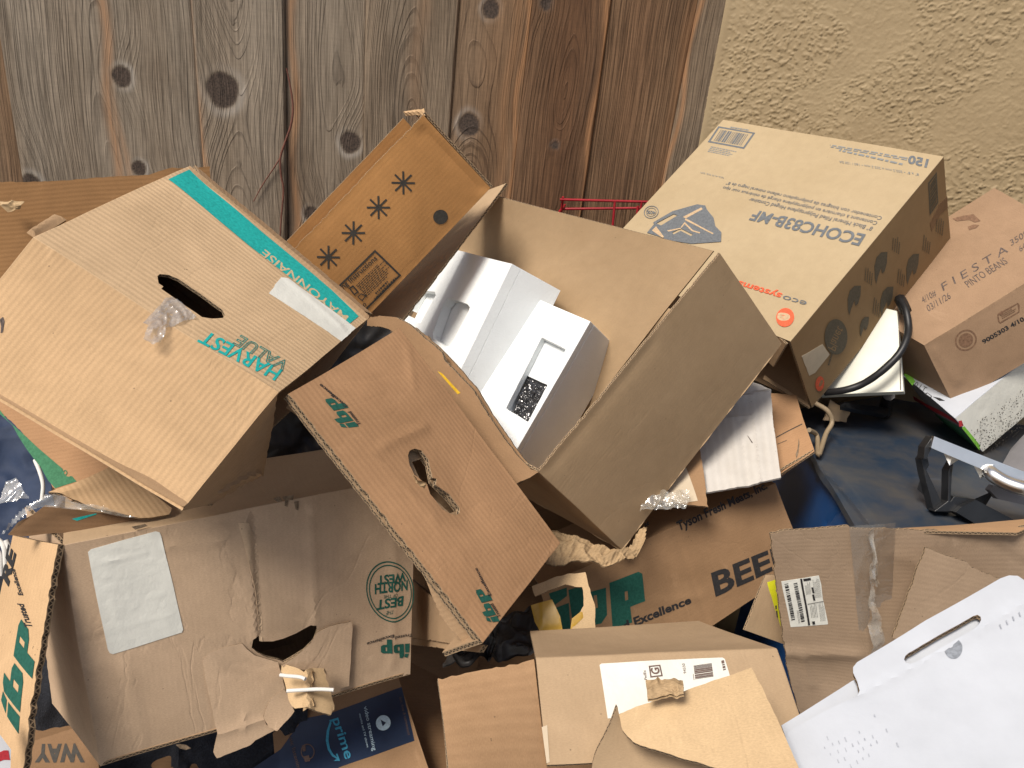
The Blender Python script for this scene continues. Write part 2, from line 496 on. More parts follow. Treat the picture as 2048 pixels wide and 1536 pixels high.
def ragged(pts, amp, rnd, closed=True):
    """resample a metric polygon every 5 mm and pull it in and out by amp"""
    out = []
    n = len(pts)
    ph = rnd.uniform(0, 100)
    k = 0
    for i in range(n if closed else n - 1):
        a, b = np.array(pts[i]), np.array(pts[(i + 1) % n])
        L = np.linalg.norm(b - a)
        m = max(1, int(round(L / .005)))
        nn = np.array([a[1] - b[1], b[0] - a[0]]) / max(L, 1e-9)
        for j in range(m):
            w = mnoise.noise(Vector((ph + k * .23, 0, 0))) * amp * .7 + mnoise.noise(Vector((ph + k * 1.9, 5, 0))) * amp * .9
            if j == 0: w = 0
            out.append(tuple(a + (b - a) * j / m + nn * w)); k += 1
    return out

def tri_panel(bm, lay, pn, mats_i, rnd):
    P = pn.P
    Lu, Lv = pn.Lu, pn.Lv
    r = P.get('r', (0, 0, 0, 0))
    if 'o' in P:
        base = [(u * Lu, v * Lv) for u, v in P['o']]
        outl = ragged(base, r[0], rnd) if r[0] else [tuple(np.array(a) + (np.array(b) - np.array(a)) * j / max(1, round(math.dist(a, b) / .012)))
                 for a, b in zip(base, base[1:] + base[:1]) for j in range(max(1, round(math.dist(a, b) / .012)))]
    else:
        cs = [(0, 0), (Lu, 0), (Lu, Lv), (0, Lv)]
        outl = []
        for i in range(4):
            a, b = np.array(cs[i]), np.array(cs[(i + 1) % 4])
            L = np.linalg.norm(pn.c[(i + 1) % 4] - pn.c[i])
            n = max(1, int(round(L / (.005 if r[i] else .012))))
            nn = np.array([a[1] - b[1], b[0] - a[0]]) / max(np.linalg.norm(b - a), 1e-9)
            ph = rnd.uniform(0, 100)
            for j in range(n):
                w = 0
                if r[i] and j:
                    w = abs(mnoise.noise(Vector((ph + j * .3, 0, 0)))) * r[i] * 1.6 + abs(mnoise.noise(Vector((ph + j * 1.3, 3, 0)))) * r[i] * .6
                outl.append(tuple(a + (b - a) * j / n + nn * w))
    holes = [ragged([(u * Lu, v * Lv) for u, v in h], .0006, rnd) for h in P.get('h', [])]
    pts = [Vector(p) for p in outl]
    edges = [(i, (i + 1) % len(outl)) for i in range(len(outl))]
    for h in holes:
        o = len(pts)
        pts += [Vector(p) for p in h]
        edges += [(o + i, o + (i + 1) % len(h)) for i in range(len(h))]
    bnd = np.array([tuple(p) for p in pts])
    area = Lu * Lv
    sp = max(.003 if pn.off else .006, math.sqrt(area / 9000))
    xs = np.arange(sp * .7, Lu, sp); ys = np.arange(sp * .7, Lv, sp)
    lo, hi = bnd.min(0), bnd.max(0)
    xs = np.arange(lo[0] + sp * .7, hi[0], sp); ys = np.arange(lo[1] + sp * .7, hi[1], sp)
    gx, gy = np.meshgrid(xs, ys)
    gx = gx + (np.arange(len(ys)) % 2)[:, None] * sp * .5
    G = np.stack([gx.ravel(), gy.ravel()], 1)
    keep = inpolyv(G, outl)
    for h in holes: keep &= ~inpolyv(G, h)
    G = G[keep]
    for k in range(0, len(G), 500):
        d2 = ((G[k:k + 500, None, :] - bnd[None]) ** 2).sum(2).min(1)
        for q, ok in zip(G[k:k + 500], d2 > (sp * .55) ** 2):
            if ok: pts.append(Vector(q))
    V, E, F, *_ = delaunay_2d_cdt(pts, edges, [], 0, 1e-7)
    vm = np.array([tuple(v) for v in V])
    w3 = pn.raw(vm / (Lu, Lv))
    bv = [bm.verts.new(p) for p in w3]
    cen = np.array([vm[list(f)].mean(0) for f in F])
    ins = inpolyv(cen, outl)
    for h in holes: ins &= ~inpolyv(cen, h)
    for f, inside in zip(F, ins):
        if not inside: continue
        a = vm[list(f)]
        ar = sum(a[i][0] * a[(i + 1) % len(a)][1] - a[(i + 1) % len(a)][0] * a[i][1] for i in range(len(a)))
        if abs(ar) < 1e-12: continue
        idx = list(f) if ar > 0 else list(f)[::-1]
        try: face = bm.faces.new([bv[i] for i in idx])
        except ValueError: continue
        face.material_index = mats_i
        for lp, i in zip(face.loops, idx): lp[lay].uv = (vm[i][0] + pn.uvo[0], vm[i][1] + pn.uvo[1])
    for v in bv:
        if not v.link_faces: bm.verts.remove(v)

# ---- printed marks: flat shapes in a frame (origin, x point, y point)
def text_tris(t, bold=0, outline=False):
    cu = bpy.data.curves.new('t', 'FONT')
    cu.body = t
    cu.resolution_u = 3
    if outline:
        cu.fill_mode = 'NONE'; cu.bevel_depth = .018; cu.bevel_resolution = 0
    elif bold: cu.offset = bold
    o = bpy.data.objects.new('t', cu)
    me = o.to_mesh()
    v = np.array([x.co[:2] for x in me.vertices]) if len(me.vertices) else np.zeros((0, 2))
    f = [tuple(p.vertices) for p in me.polygons]
    o.to_mesh_clear()
    bpy.data.objects.remove(o); bpy.data.curves.remove(cu)
    return v, f
def cap_height():
    v, f = text_tris('H')
    return v[:, 1].min(), v[:, 1].max()
CAP0, CAP1 = cap_height()
def cdt_poly(polys):
    pts, ed = [], []
    for p in polys:
        o = len(pts)
        pts += [Vector(q) for q in p]
        ed += [(o + i, o + (i + 1) % len(p)) for i in range(len(p))]
    V, E, F, *_ = delaunay_2d_cdt(pts, ed, [], 0, 1e-9)
    v = np.array([tuple(q) for q in V])
    keep = []
    for f in F:
        c = v[list(f)].mean(0)
        if sum(inpoly(c[0], c[1], p) for p in polys) % 2: keep.append(tuple(f))
    return v, keep
def rects(rs):
    v, f = [], []
    for x0, y0, x1, y1 in rs:
        o = len(v); v += [(x0, y0), (x1, y0), (x1, y1), (x0, y1)]; f.append((o, o + 1, o + 2, o + 3))
    return np.array(v, float), f
def print_shape(p):
    k = p['k']
    if k == 't':
        v, f = text_tris(p['t'], p.get('b', 0), p.get('o', 0))
        if not len(v): return v, f
        v = v.copy()
        x0, x1 = v[:, 0].min(), v[:, 0].max()
        v[:, 0] = (v[:, 0] - x0) / (x1 - x0); v[:, 1] = (v[:, 1] - CAP0) / (CAP1 - CAP0)
    elif k == 'p':
        return cdt_poly([p['poly']] + p['holes'])
    elif k == 'r':
        n = p['n']
        ring = [(math.cos(2 * math.pi * i / n), math.sin(2 * math.pi * i / n)) for i in range(n)]
        polys = [ring]
        if p['ri']: polys.append([(p['ri'] * x, p['ri'] * y) for x, y in ring])
        v, f = cdt_poly(polys)
    elif k == 'b':
        rnd = random.Random(p['n'])
        rs, x = [], 0
        while x < 1:
            w = rnd.choice((1, 1, 2, 3)) / p['n'] * .5
            rs.append((x, 0, min(1, x + w), 1)); x += w + rnd.choice((1, 1, 2)) / p['n'] * .5
        v, f = rects(rs)
    elif k == 'l':
        rnd = random.Random(p['seed'])
        rs = []
        h = 1 / p['rows']
        for i in range(p['rows']):
            x = rnd.uniform(0, .25) if p['al'] else 0
            end = rnd.uniform(.72, 1.0)
            while x < end:
                w = rnd.uniform(.035, .11)
                rs.append((x, i * h, min(end, x + w), i * h + h * p['fill'])); x += w + .022
        v, f = rects(rs)
    elif k == 's':
        vs, f = [], []
        for a in range(4):
            t = a * math.pi / 4
            r = 1.0 if a % 2 == 0 else 1.0
            d = np.array((math.cos(t), math.sin(t))); n = np.array((-d[1], d[0])) * .085
            for sgn in (1, -1):
                o = len(vs); q = d * r * sgn; nn = n * sgn
                vs += [tuple(-nn), tuple(q - nn), tuple(q + nn), tuple(nn)]
                f.append((o, o + 1, o + 2, o + 3))
        v = np.array(vs)
    o, x, y = (np.array(q) for q in p['f'])
    return o + v[:, :1] * (x - o) + v[:, 1:2] * (y - o), f
def add_prints(mo, pn, prints):
    for li, p in enumerate(prints):
        v, f = print_shape(p)
        if not len(f): continue
        met = v * (pn.Lu, pn.Lv)
        bm = bmesh.new()
        bv = [bm.verts.new((q[0], q[1], 0)) for q in met]
        for q in f:
            try: bm.faces.new([bv[i] for i in q])
            except ValueError: pass
        st = .012
        lo, hi = met.min(0), met.max(0)
        for ax in (0, 1):
            t = math.ceil(lo[ax] / st) * st + .0003
            while t < hi[ax]:
                g = list(bm.verts) + list(bm.edges) + list(bm.faces)
                co = (t, 0, 0) if ax == 0 else (0, t, 0)
                bmesh.ops.bisect_plane(bm, geom=g, plane_co=co, plane_no=(1, 0, 0) if ax == 0 else (0, 1, 0), dist=1e-7)
                t += st
        bm.verts.ensure_lookup_table()
        q = np.array([x.co[:2] for x in bm.verts])
        w = pn.world(q / (pn.Lu, pn.Lv), .00045 + .00006 * li)
        base = len(mo.v)
        mo.v.extend(map(tuple, w))
        for i, x in enumerate(bm.verts): x.index = i
        for fc in bm.faces:
            idx = [x.index for x in fc.verts]
            a = q[idx]
            ar = sum(a[i][0] * a[(i + 1) % len(a)][1] - a[(i + 1) % len(a)][0] * a[i][1] for i in range(len(a)))
            if ar < 0: idx = idx[::-1]
            mo.face([base + i for i in idx], [tuple(q[i]) for i in idx], p['ink'])
        bm.free()

def build_shell(part, thing, parent, base, seed):
    rnd = random.Random(seed)
    mo = MeshOut()
    nz = part.get('noise', thing['noise'])
    om, im, rm = part['m'][:3]
    for gi, grp in enumerate(part['g']):
        bm = bmesh.new()
        lay = bm.loops.layers.uv.new('UVMap')
        pns = []
        names = []
        for pi, P in enumerate(grp):
            if len(grp) > 1: P['w'] = True
            pn = Panel(P, nz, seed * 37 + gi * 7 + pi)
            pns.append(pn)
            mm = P.get('m') or (om, im)
            names.append(mm)
            tri_panel(bm, lay, pn, len(names) - 1, rnd)
        t = grp[0].get('t', part['t'])
        if len(grp) > 1:
            bmesh.ops.remove_doubles(bm, verts=bm.verts, dist=2e-5)
            fold = [e for e in bm.edges if len(e.link_faces) == 2 and e.calc_face_angle(0) > .5]
            if fold and part['bev']:
                bmesh.ops.bevel(bm, geom=fold, offset=part['bev'], segments=2, profile=.5, affect='EDGES', clamp_overlap=True)
        bm.verts.index_update(); bm.normal_update()
        bm.verts.ensure_lookup_table()
        co = np.array([v.co[:] for v in bm.verts])
        nr = np.array([v.normal[:] for v in bm.verts])
        co = pns[0].warp(co)
        b0 = len(mo.v)
        mo.v.extend(map(tuple, co))
        n = len(co)
        mo.v.extend(map(tuple, co - nr * t))
        for f in bm.faces:
            idx = [v.index for v in f.verts]
            uvs = [tuple(lp[lay].uv) for lp in f.loops]
            mm = names[min(f.material_index, len(names) - 1)]
            mo.face([b0 + i for i in idx], uvs, mm[0])
            mo.face([b0 + n + i for i in idx[::-1]], uvs[::-1], mm[1])
        # rims, walked as loops so that the flutes run on
        nxt = {}
        for f in bm.faces:
            vs = [v.index for v in f.verts]
            for a, b in zip(vs, vs[1:] + vs[:1]):
                nxt.setdefault(a, []).append(b)
        bd = {}
        for e in bm.edges:
            if len(e.link_faces) == 1:
                lp = e.link_loops[0]
                bd[lp.vert.index] = lp.link_loop_next.vert.index
        seen = set()
        for s0 in list(bd):
            a = s0; run = 0.0
            while a in bd and a not in seen:
                seen.add(a)
                b = bd[a]
                L = float(np.linalg.norm(co[b] - co[a]))
                mo.face((b0 + b, b0 + a, b0 + n + a, b0 + n + b), [(run + L, 0), (run, 0), (run, 1), (run + L, 1)], rm, smooth=False)
                run += L; a = b
        bm.free()
        for pn in pns: add_prints(mo, pn, pn.P.get('p', []))
    o = mo.make(part.get('n') or thing['n'], base, parent)
    if part.get('rnd'):
        md = o.modifiers.new('round', 'BEVEL'); md.width = part['rnd']; md.segments = 3; md.limit_method = 'ANGLE'; md.angle_limit = .7
    return o

def tube_mesh(mo, pts, r, mat, sides=8, smooth_pts=True):
    P = np.array(pts, float)
    if smooth_pts and len(P) > 2:                   # Catmull-Rom through the points
        Q = [2 * P[0] - P[1], *P, 2 * P[-1] - P[-2]]
        out = []
        for i in range(1, len(Q) - 2):
            p0, p1, p2, p3 = Q[i - 1:i + 3]
            for t in np.linspace(0, 1, 9)[:-1]:
                out.append(.5 * (2 * p1 + (p2 - p0) * t + (2 * p0 - 5 * p1 + 4 * p2 - p3) * t * t + (3 * p1 - p0 - 3 * p2 + p3) * t ** 3))
        out.append(P[-1]); P = np.array(out)
    rr = np.interp(np.linspace(0, 1, len(P)), np.linspace(0, 1, len(r)), r) if isinstance(r, (list, tuple)) else np.full(len(P), r)
    b0 = len(mo.v)
    up = Vector((.31, .17, .93))
    for i, p in enumerate(P):
        d = Vector(P[min(i + 1, len(P) - 1)] - P[max(i - 1, 0)]).normalized()
        a = d.cross(up).normalized(); b = d.cross(a).normalized()
        for k in range(sides):
            t = 2 * math.pi * k / sides
            mo.v.append(tuple(Vector(p) + (a * math.cos(t) + b * math.sin(t)) * float(rr[i])))
    for i in range(len(P) - 1):
        for k in range(sides):
            k2 = (k + 1) % sides
            mo.face((b0 + i * sides + k, b0 + i * sides + k2, b0 + (i + 1) * sides + k2, b0 + (i + 1) * sides + k), [(0, 0)] * 4, mat)
    mo.face([b0 + k for k in range(sides)], [(0, 0)] * sides, mat)
    mo.face([b0 + (len(P) - 1) * sides + k for k in range(sides)][::-1], [(0, 0)] * sides, mat)

def build_crumple(part, thing, parent, base, seed):
    """crumpled film or cloth: a dense sheet with folded noise"""
    mo = MeshOut()
    pn = Panel({'c': part['c']}, (0, 1), seed)
    N = part['nn']
    g = np.linspace(0, 1, N)
    U, V = np.meshgrid(g, g)
    uv = np.stack([U.ravel(), V.ravel()], 1)
    p = pn.raw(uv)
    A, fr = part['amp'], part['freq']
    sd = np.array((part['seed'] * 3.7, 1.3, 9.1))
    x = p * fr + sd
    y = x + vnoise3(x * .6) * .6
    h = (1 - np.abs(vnoise3(y, 1)[:, 0]) * 2) * .65 + (1 - np.abs(vnoise3(y * 2.3 + sd, 1)[:, 0]) * 2) * .35
    lat = vnoise3(p * fr * 1.3 - sd)
    p = p + pn.n * (h[:, None] * A) + lat * A * .5
    poly = part.get('o')
    b0 = 0
    mo.v.extend(map(tuple, p)); n = len(p)
    two = part['t'] > 0
    if two: mo.v.extend(map(tuple, p - pn.n * part['t']))
    mid = (g[:-1] + g[1:]) / 2
    MU, MV = np.meshgrid(mid, mid)
    ok = inpolyv(np.stack([MU.ravel(), MV.ravel()], 1), poly).reshape(N - 1, N - 1) if poly else np.ones((N - 1, N - 1), bool)
    for j in range(N - 1):
        for i in range(N - 1):
            if not ok[j, i]: continue
            q = (j * N + i, j * N + i + 1, (j + 1) * N + i + 1, (j + 1) * N + i)
            u4 = [(uv[k][0] * pn.Lu, uv[k][1] * pn.Lv) for k in q]
            mo.face(q, u4, part['m'][0])
            if two: mo.face([k + n for k in q[::-1]], u4[::-1], part['m'][0])
    return mo.make(part.get('n') or thing['n'], base, parent, sharp=.9 if part['m'][0] != 'black_film' else .5)

def build_part(part, thing, parent, base, seed):
    k = part['k']
    if k == 'shell': o = build_shell(part, thing, parent, base, seed)
    elif k == 'crumple': o = build_crumple(part, thing, parent, base, seed)
    elif k in ('tube', 'tubes'):
        mo = MeshOut()
        for pts in (part['lst'] if k == 'tubes' else [part['pts']]):
            tube_mesh(mo, pts, part['r'], part['m'][0])
        o = mo.make(part.get('n') or thing['n'], base, parent, sharp=1.0)
    if part.get('l'): o['label'] = part['l']
    for i, kid in enumerate(part.get('kids', [])):
        c = build_part(kid, thing, o, base, seed * 11 + i + 1)
    return o

def tag(o, label, cat, group=None):
    o['label'] = label; o['category'] = cat
    if group: o['group'] = group

# ------------------------------------------------------------------ setting
def build_ground():
    me = bpy.data.meshes.new('ground')
    me.from_pydata([(-150, -150, 0), (150, -150, 0), (150, 150, 0), (-150, 150, 0)], [], [(0, 1, 2, 3)])
    me.materials.append(MATS['concrete_ground'])
    o = bpy.data.objects.new('ground', me)
    COL.objects.link(o)
    o['kind'] = 'structure'
build_ground()

FENCE_O, FENCE_ANG = (.36, 1.80), math.radians(5)      # the corner where fence and wall meet, and the fence's turn
FENCE_EDGES = [[-2.0498, -2.0425], [-1.8313, -1.8184], [-1.4967, -1.518], [-1.0973, -1.1181], [-0.9212, -0.9288], [-0.7491, -0.7585], [-0.5643, -0.5663], [-0.4128, -0.4106], [-0.2469, -0.2465], [-0.0737, -0.0601], [0.007, -0.0026]]
FENCE_SPEC = [{"pith": 0.5, "d0": 0.03, "slope": 0.02, "rw": 0.0055, "tone": 0.5, "knots": [], "streaks": [], "off": 0}, {"pith": 0.6, "d0": 0.02, "slope": 0.03, "rw": 0.0055, "tone": 0.62, "knots": [], "streaks": [], "off": -0.014}, {"pith": 0.52, "d0": 0.045, "slope": 0.05, "rw": 0.0072, "tone": 0.1, "tz": 0.12, "knots": [[-1.2671, 1.5372, 0.0202], [-1.2441, 1.3494, 0.0156], [-1.4834, 1.2864, 0.0245]], "streaks": [[0.5, 0.56, 0.011, 0.65, 0.8, 2.1], [0.62, 0.5, 0.009, 0.4, 0.8, 1.6]], "off": 0, "edge_r": 0.35}, {"pith": 0.45, "d0": 0.02, "slope": -0.06, "rw": 0.0062, "tone": 0.16, "tz": 0.3, "knots": [[-1.0552, 1.5334, 0.0345]], "streaks": [[0.03, 0.03, 0.008, 0.6, 0.8, 1.55]], "off": 0.007, "edge": 0.3}, {"pith": 0.62, "d0": 0.05, "slope": 0.06, "rw": 0.006, "tone": 0.2, "tz": 0.22, "knots": [[-0.7831, 1.4538, 0.0222], [-0.8666, 1.2853, 0.0172]], "streaks": [[0.12, 0.1, 0.009, 0.7, 0.9, 2.0]], "off": -0.005, "halo": 1.0, "edge_r": 0.2}, {"pith": 0.58, "d0": 0.02, "slope": 0.09, "rw": 0.0066, "tone": 0.36, "tz": 0.1, "knots": [], "streaks": [[0.55, 0.6, 0.016, 0.22, 0.8, 2.1]], "off": 0.004, "edge_r": 0.35}, {"pith": 0.35, "d0": 0.015, "slope": 0.1, "rw": 0.0078, "tone": 0.66, "tz": 0.02, "knots": [[-0.4979, 1.7541, 0.0179], [-0.5237, 1.5186, 0.0233]], "streaks": [[0.95, 0.93, 0.007, 0.8, 0.8, 2.1], [0.75, 0.8, 0.012, 0.35, 1.0, 2.1]], "off": -0.003, "halo": 0.7, "edge_r": 0.5}, {"pith": 0.52, "d0": 0.01, "slope": -0.08, "rw": 0.0085, "tone": 0.92, "knots": [[-0.3835, 1.7766, 0.0116], [-0.3287, 1.4956, 0.009]], "streaks": [[0.97, 0.97, 0.006, 0.85, 0.8, 2.1]], "off": 0.003, "halo": 0.3, "edge_r": 0.6}, {"pith": 1.4, "d0": 0.05, "slope": 0.03, "rw": 0.0055, "tone": 0.8, "knots": [], "streaks": [[0.9, 0.97, 0.014, 0.3, 0.9, 2.1]], "off": -0.004}, {"pith": -0.8, "d0": 0.03, "slope": 0.03, "rw": 0.005, "tone": 0.4, "knots": [], "streaks": [[0.06, 0.06, 0.005, 0.9, 0.8, 2.1]], "off": 0.006}]

def build_fence():
    rnd = random.Random(3)
    dx, dy = math.cos(FENCE_ANG), math.sin(FENCE_ANG)
    nx, ny = dy, -dx                                    # towards the camera
    root = bpy.data.objects.new('wooden_fence', None)
    COL.objects.link(root)
    root.location = (FENCE_O[0], FENCE_O[1], 0)
    tag(root, 'weathered grey brown wooden fence of tall upright planks behind the cartons', 'fence')
    def plank(idx, xl, xr, z0, z1, spec, off):
        """xl, xr: left and right edge as functions of z (metres along the fence from the corner, negative = left)"""
        nxs, nzs = max(10, int((xr(1.5) - xl(1.5)) / .0035)), int((z1 - z0) / .0045)
        S = np.linspace(0, 1, nxs)
        ZZ = np.linspace(z0, z1, nzs)
        v, ring, knot, halo, tone, streak, pid = [], [], [], [], [], [], []
        sg, zg = np.meshgrid(S, ZZ)
        XL = np.array([xl(z) for z in ZZ])[:, None]; XR = np.array([xr(z) for z in ZZ])[:, None]
        xg = XL + (XR - XL) * sg
        wm = float((XR - XL).mean())
        xc = spec['pith'] * wm + XL                     # where the cathedral of the grain stands
        X = xg - xc
        dep = spec['d0'] + spec['slope'] * (zg - 1.5) + .012 * np.sin(zg * 5.1 + idx * 2.0) + .006 * np.sin(zg * 13 + idx)
        Xw = X + .006 * np.sin(zg * 7 + idx * 1.7) + .003 * np.sin(zg * 17 + idx)
        rr = np.sqrt(Xw ** 2 + dep ** 2)
        K = np.zeros_like(rr); H = np.zeros_like(rr)
        kring = np.zeros_like(rr); kw = np.zeros_like(rr)
        for (kx, kz, kr) in spec['knots']:
            ux = xg - kx; uz = zg - kz
            g = np.exp(-((ux / (kr * 2.3)) ** 2 + (uz / (kr * 4.6)) ** 2))
            rr = rr + g * kr * 1.35
            ang = np.arctan2(uz, ux)
            q = np.hypot(ux, uz * .92) * (1 + .03 * np.sin(ang * 3 + idx) + .02 * np.sin(ang * 5 + 2))
            K = np.maximum(K, np.clip((kr - q) / (kr * .13) + .3, 0, 1))
            H = np.maximum(H, np.exp(-((q - kr * 1.22) / (kr * .26)) ** 2) * (.55 + .45 * np.sin(ang - .7 + idx)) * spec.get('halo', .9))
        ST = np.zeros_like(rr)
        for (sx0, sx1, w, amt, za, zb) in spec['streaks']:
            cx = XL + (XR - XL) * (sx0 + (sx1 - sx0) * (zg - 1.0) / .9)
            cx = cx + .006 * np.sin(zg * 23 + idx)
            fade = np.clip((zg - za) / .12, 0, 1) * np.clip((zb - zg) / .12, 0, 1)
            ST = np.maximum(ST, amt * fade * np.exp(-((xg - cx) / w) ** 2))
        EDG = np.exp(-((xg - XL) / .004) ** 2) * spec.get('edge', 0) + np.exp(-((xg - XR) / .004) ** 2) * spec.get('edge_r', 0)
        T = np.clip(spec['tone'] + spec.get('tz', 0) * (1.55 - zg) + .06 * np.sin(xg * 37 + idx), 0, 1)
        # shallow cupping and worn edges
        s2 = (sg - .5) * 2
        prof = -.0025 * s2 ** 2 * spec.get('cup', 1) - .006 * np.clip((np.abs(s2) - .94) / .06, 0, 1) ** 2
        wav = np.array([[mnoise.noise(Vector((x * 9, z * 2.2, idx * 3.3))) for x in (-.05, .05)] for z in ZZ])
        lateral = wav[:, :1] * (1 - sg) + wav[:, 1:] * sg
        y = off + prof + lateral * .002 + K * -.0012
        PX = FENCE_O[0] + dx * xg + nx * y - root.location.x
        PY = FENCE_O[1] + dy * xg + ny * y - root.location.y
        P = np.stack([PX.ravel(), PY.ravel(), zg.ravel()], 1)
        back = P + np.array([-nx, -ny, 0]) * .018
        nv = len(P)
        f = []
        for j in range(nzs - 1):
            for i in range(nxs - 1):
                a = j * nxs + i
                f.append((a, a + 1, a + nxs + 1, a + nxs))
        for j in range(nzs - 1):                         # sides and back
            a = j * nxs; f.append((a, a + nxs, nv + a + nxs, nv + a))
            a = j * nxs + nxs - 1; f.append((a, nv + a, nv + a + nxs, a + nxs))
        for i in range(nxs - 1):
            a = (nzs - 1) * nxs + i; f.append((a, a + 1, nv + a + 1, nv + a))
        f.append((nv, nv + (nzs - 1) * nxs, nv + nzs * nxs - 1, nv + nxs - 1))
        return (np.concatenate([P, back]), f, dict(ring=rr / spec['rw'], knot=K, halo=H * (1 - K), tone=T, streak=np.clip(ST + EDG, 0, 1), plank=np.full_like(rr, idx)))
    def finish(name, lst):
        allv, allf, att = [], [], {k: [] for k in ('ring', 'knot', 'halo', 'tone', 'streak', 'plank')}
        o0 = 0
        for v, f, a in lst:
            allv.append(v); allf += [tuple(i + o0 for i in q) for q in f]; o0 += len(v)
            for k in att: att[k].append(np.concatenate([a[k].ravel(), a[k].ravel()]))
        me = bpy.data.meshes.new(name)
        me.from_pydata(np.concatenate(allv).tolist(), [], allf)
        for k, v in att.items():
            A = me.attributes.new(k, 'FLOAT', 'POINT')
            A.data.foreach_set('value', np.concatenate(v).astype(np.float32))
        me.polygons.foreach_set('use_smooth', [True] * len(me.polygons))
        me.materials.append(MATS['weathered_wood'])
        me.update()
        me.set_sharp_from_angle(angle=.5)
        o = bpy.data.objects.new(name, me)
        COL.objects.link(o); o.parent = root
        return o
    E = FENCE_EDGES                                       # per seam: x at z=1.2 and at z=1.8
    def edge(i):
        a, b = E[i]
        return lambda z: a + (b - a) * (z - 1.2) / .6
    for i in range(len(E) - 1):
        sp = FENCE_SPEC[i]
        l, r = edge(i), edge(i + 1)
        g = -.0012
        finish('plank', [plank(i, (lambda z, l=l: l(z) + g), (lambda z, r=r: r(z) - g), .02, 2.05, sp, sp['off'])])
    # rail behind the planks, seen only as darkness in the gaps
    mo = MeshOut()
    for z in (.4, 1.0, 1.7):
        x0, x1 = E[0][0], E[-1][0]
        b0 = len(mo.v)
        for x in (x0, x1):
            for (yy, zz) in ((-.030, 0), (-.07, 0), (-.07, .09), (-.030, .09)):
                mo.v.append((FENCE_O[0] + dx * x + nx * yy, FENCE_O[1] + dy * x + ny * yy, z + zz))
        for q in ((0, 1, 5, 4), (1, 2, 6, 5), (2, 3, 7, 6), (3, 0, 4, 7), (3, 2, 1, 0), (4, 5, 6, 7)):
            mo.face([b0 + i for i in q], [(0, 0)] * 4, 'twig', False)
    mo.make('rail', root.location, root)
build_fence()

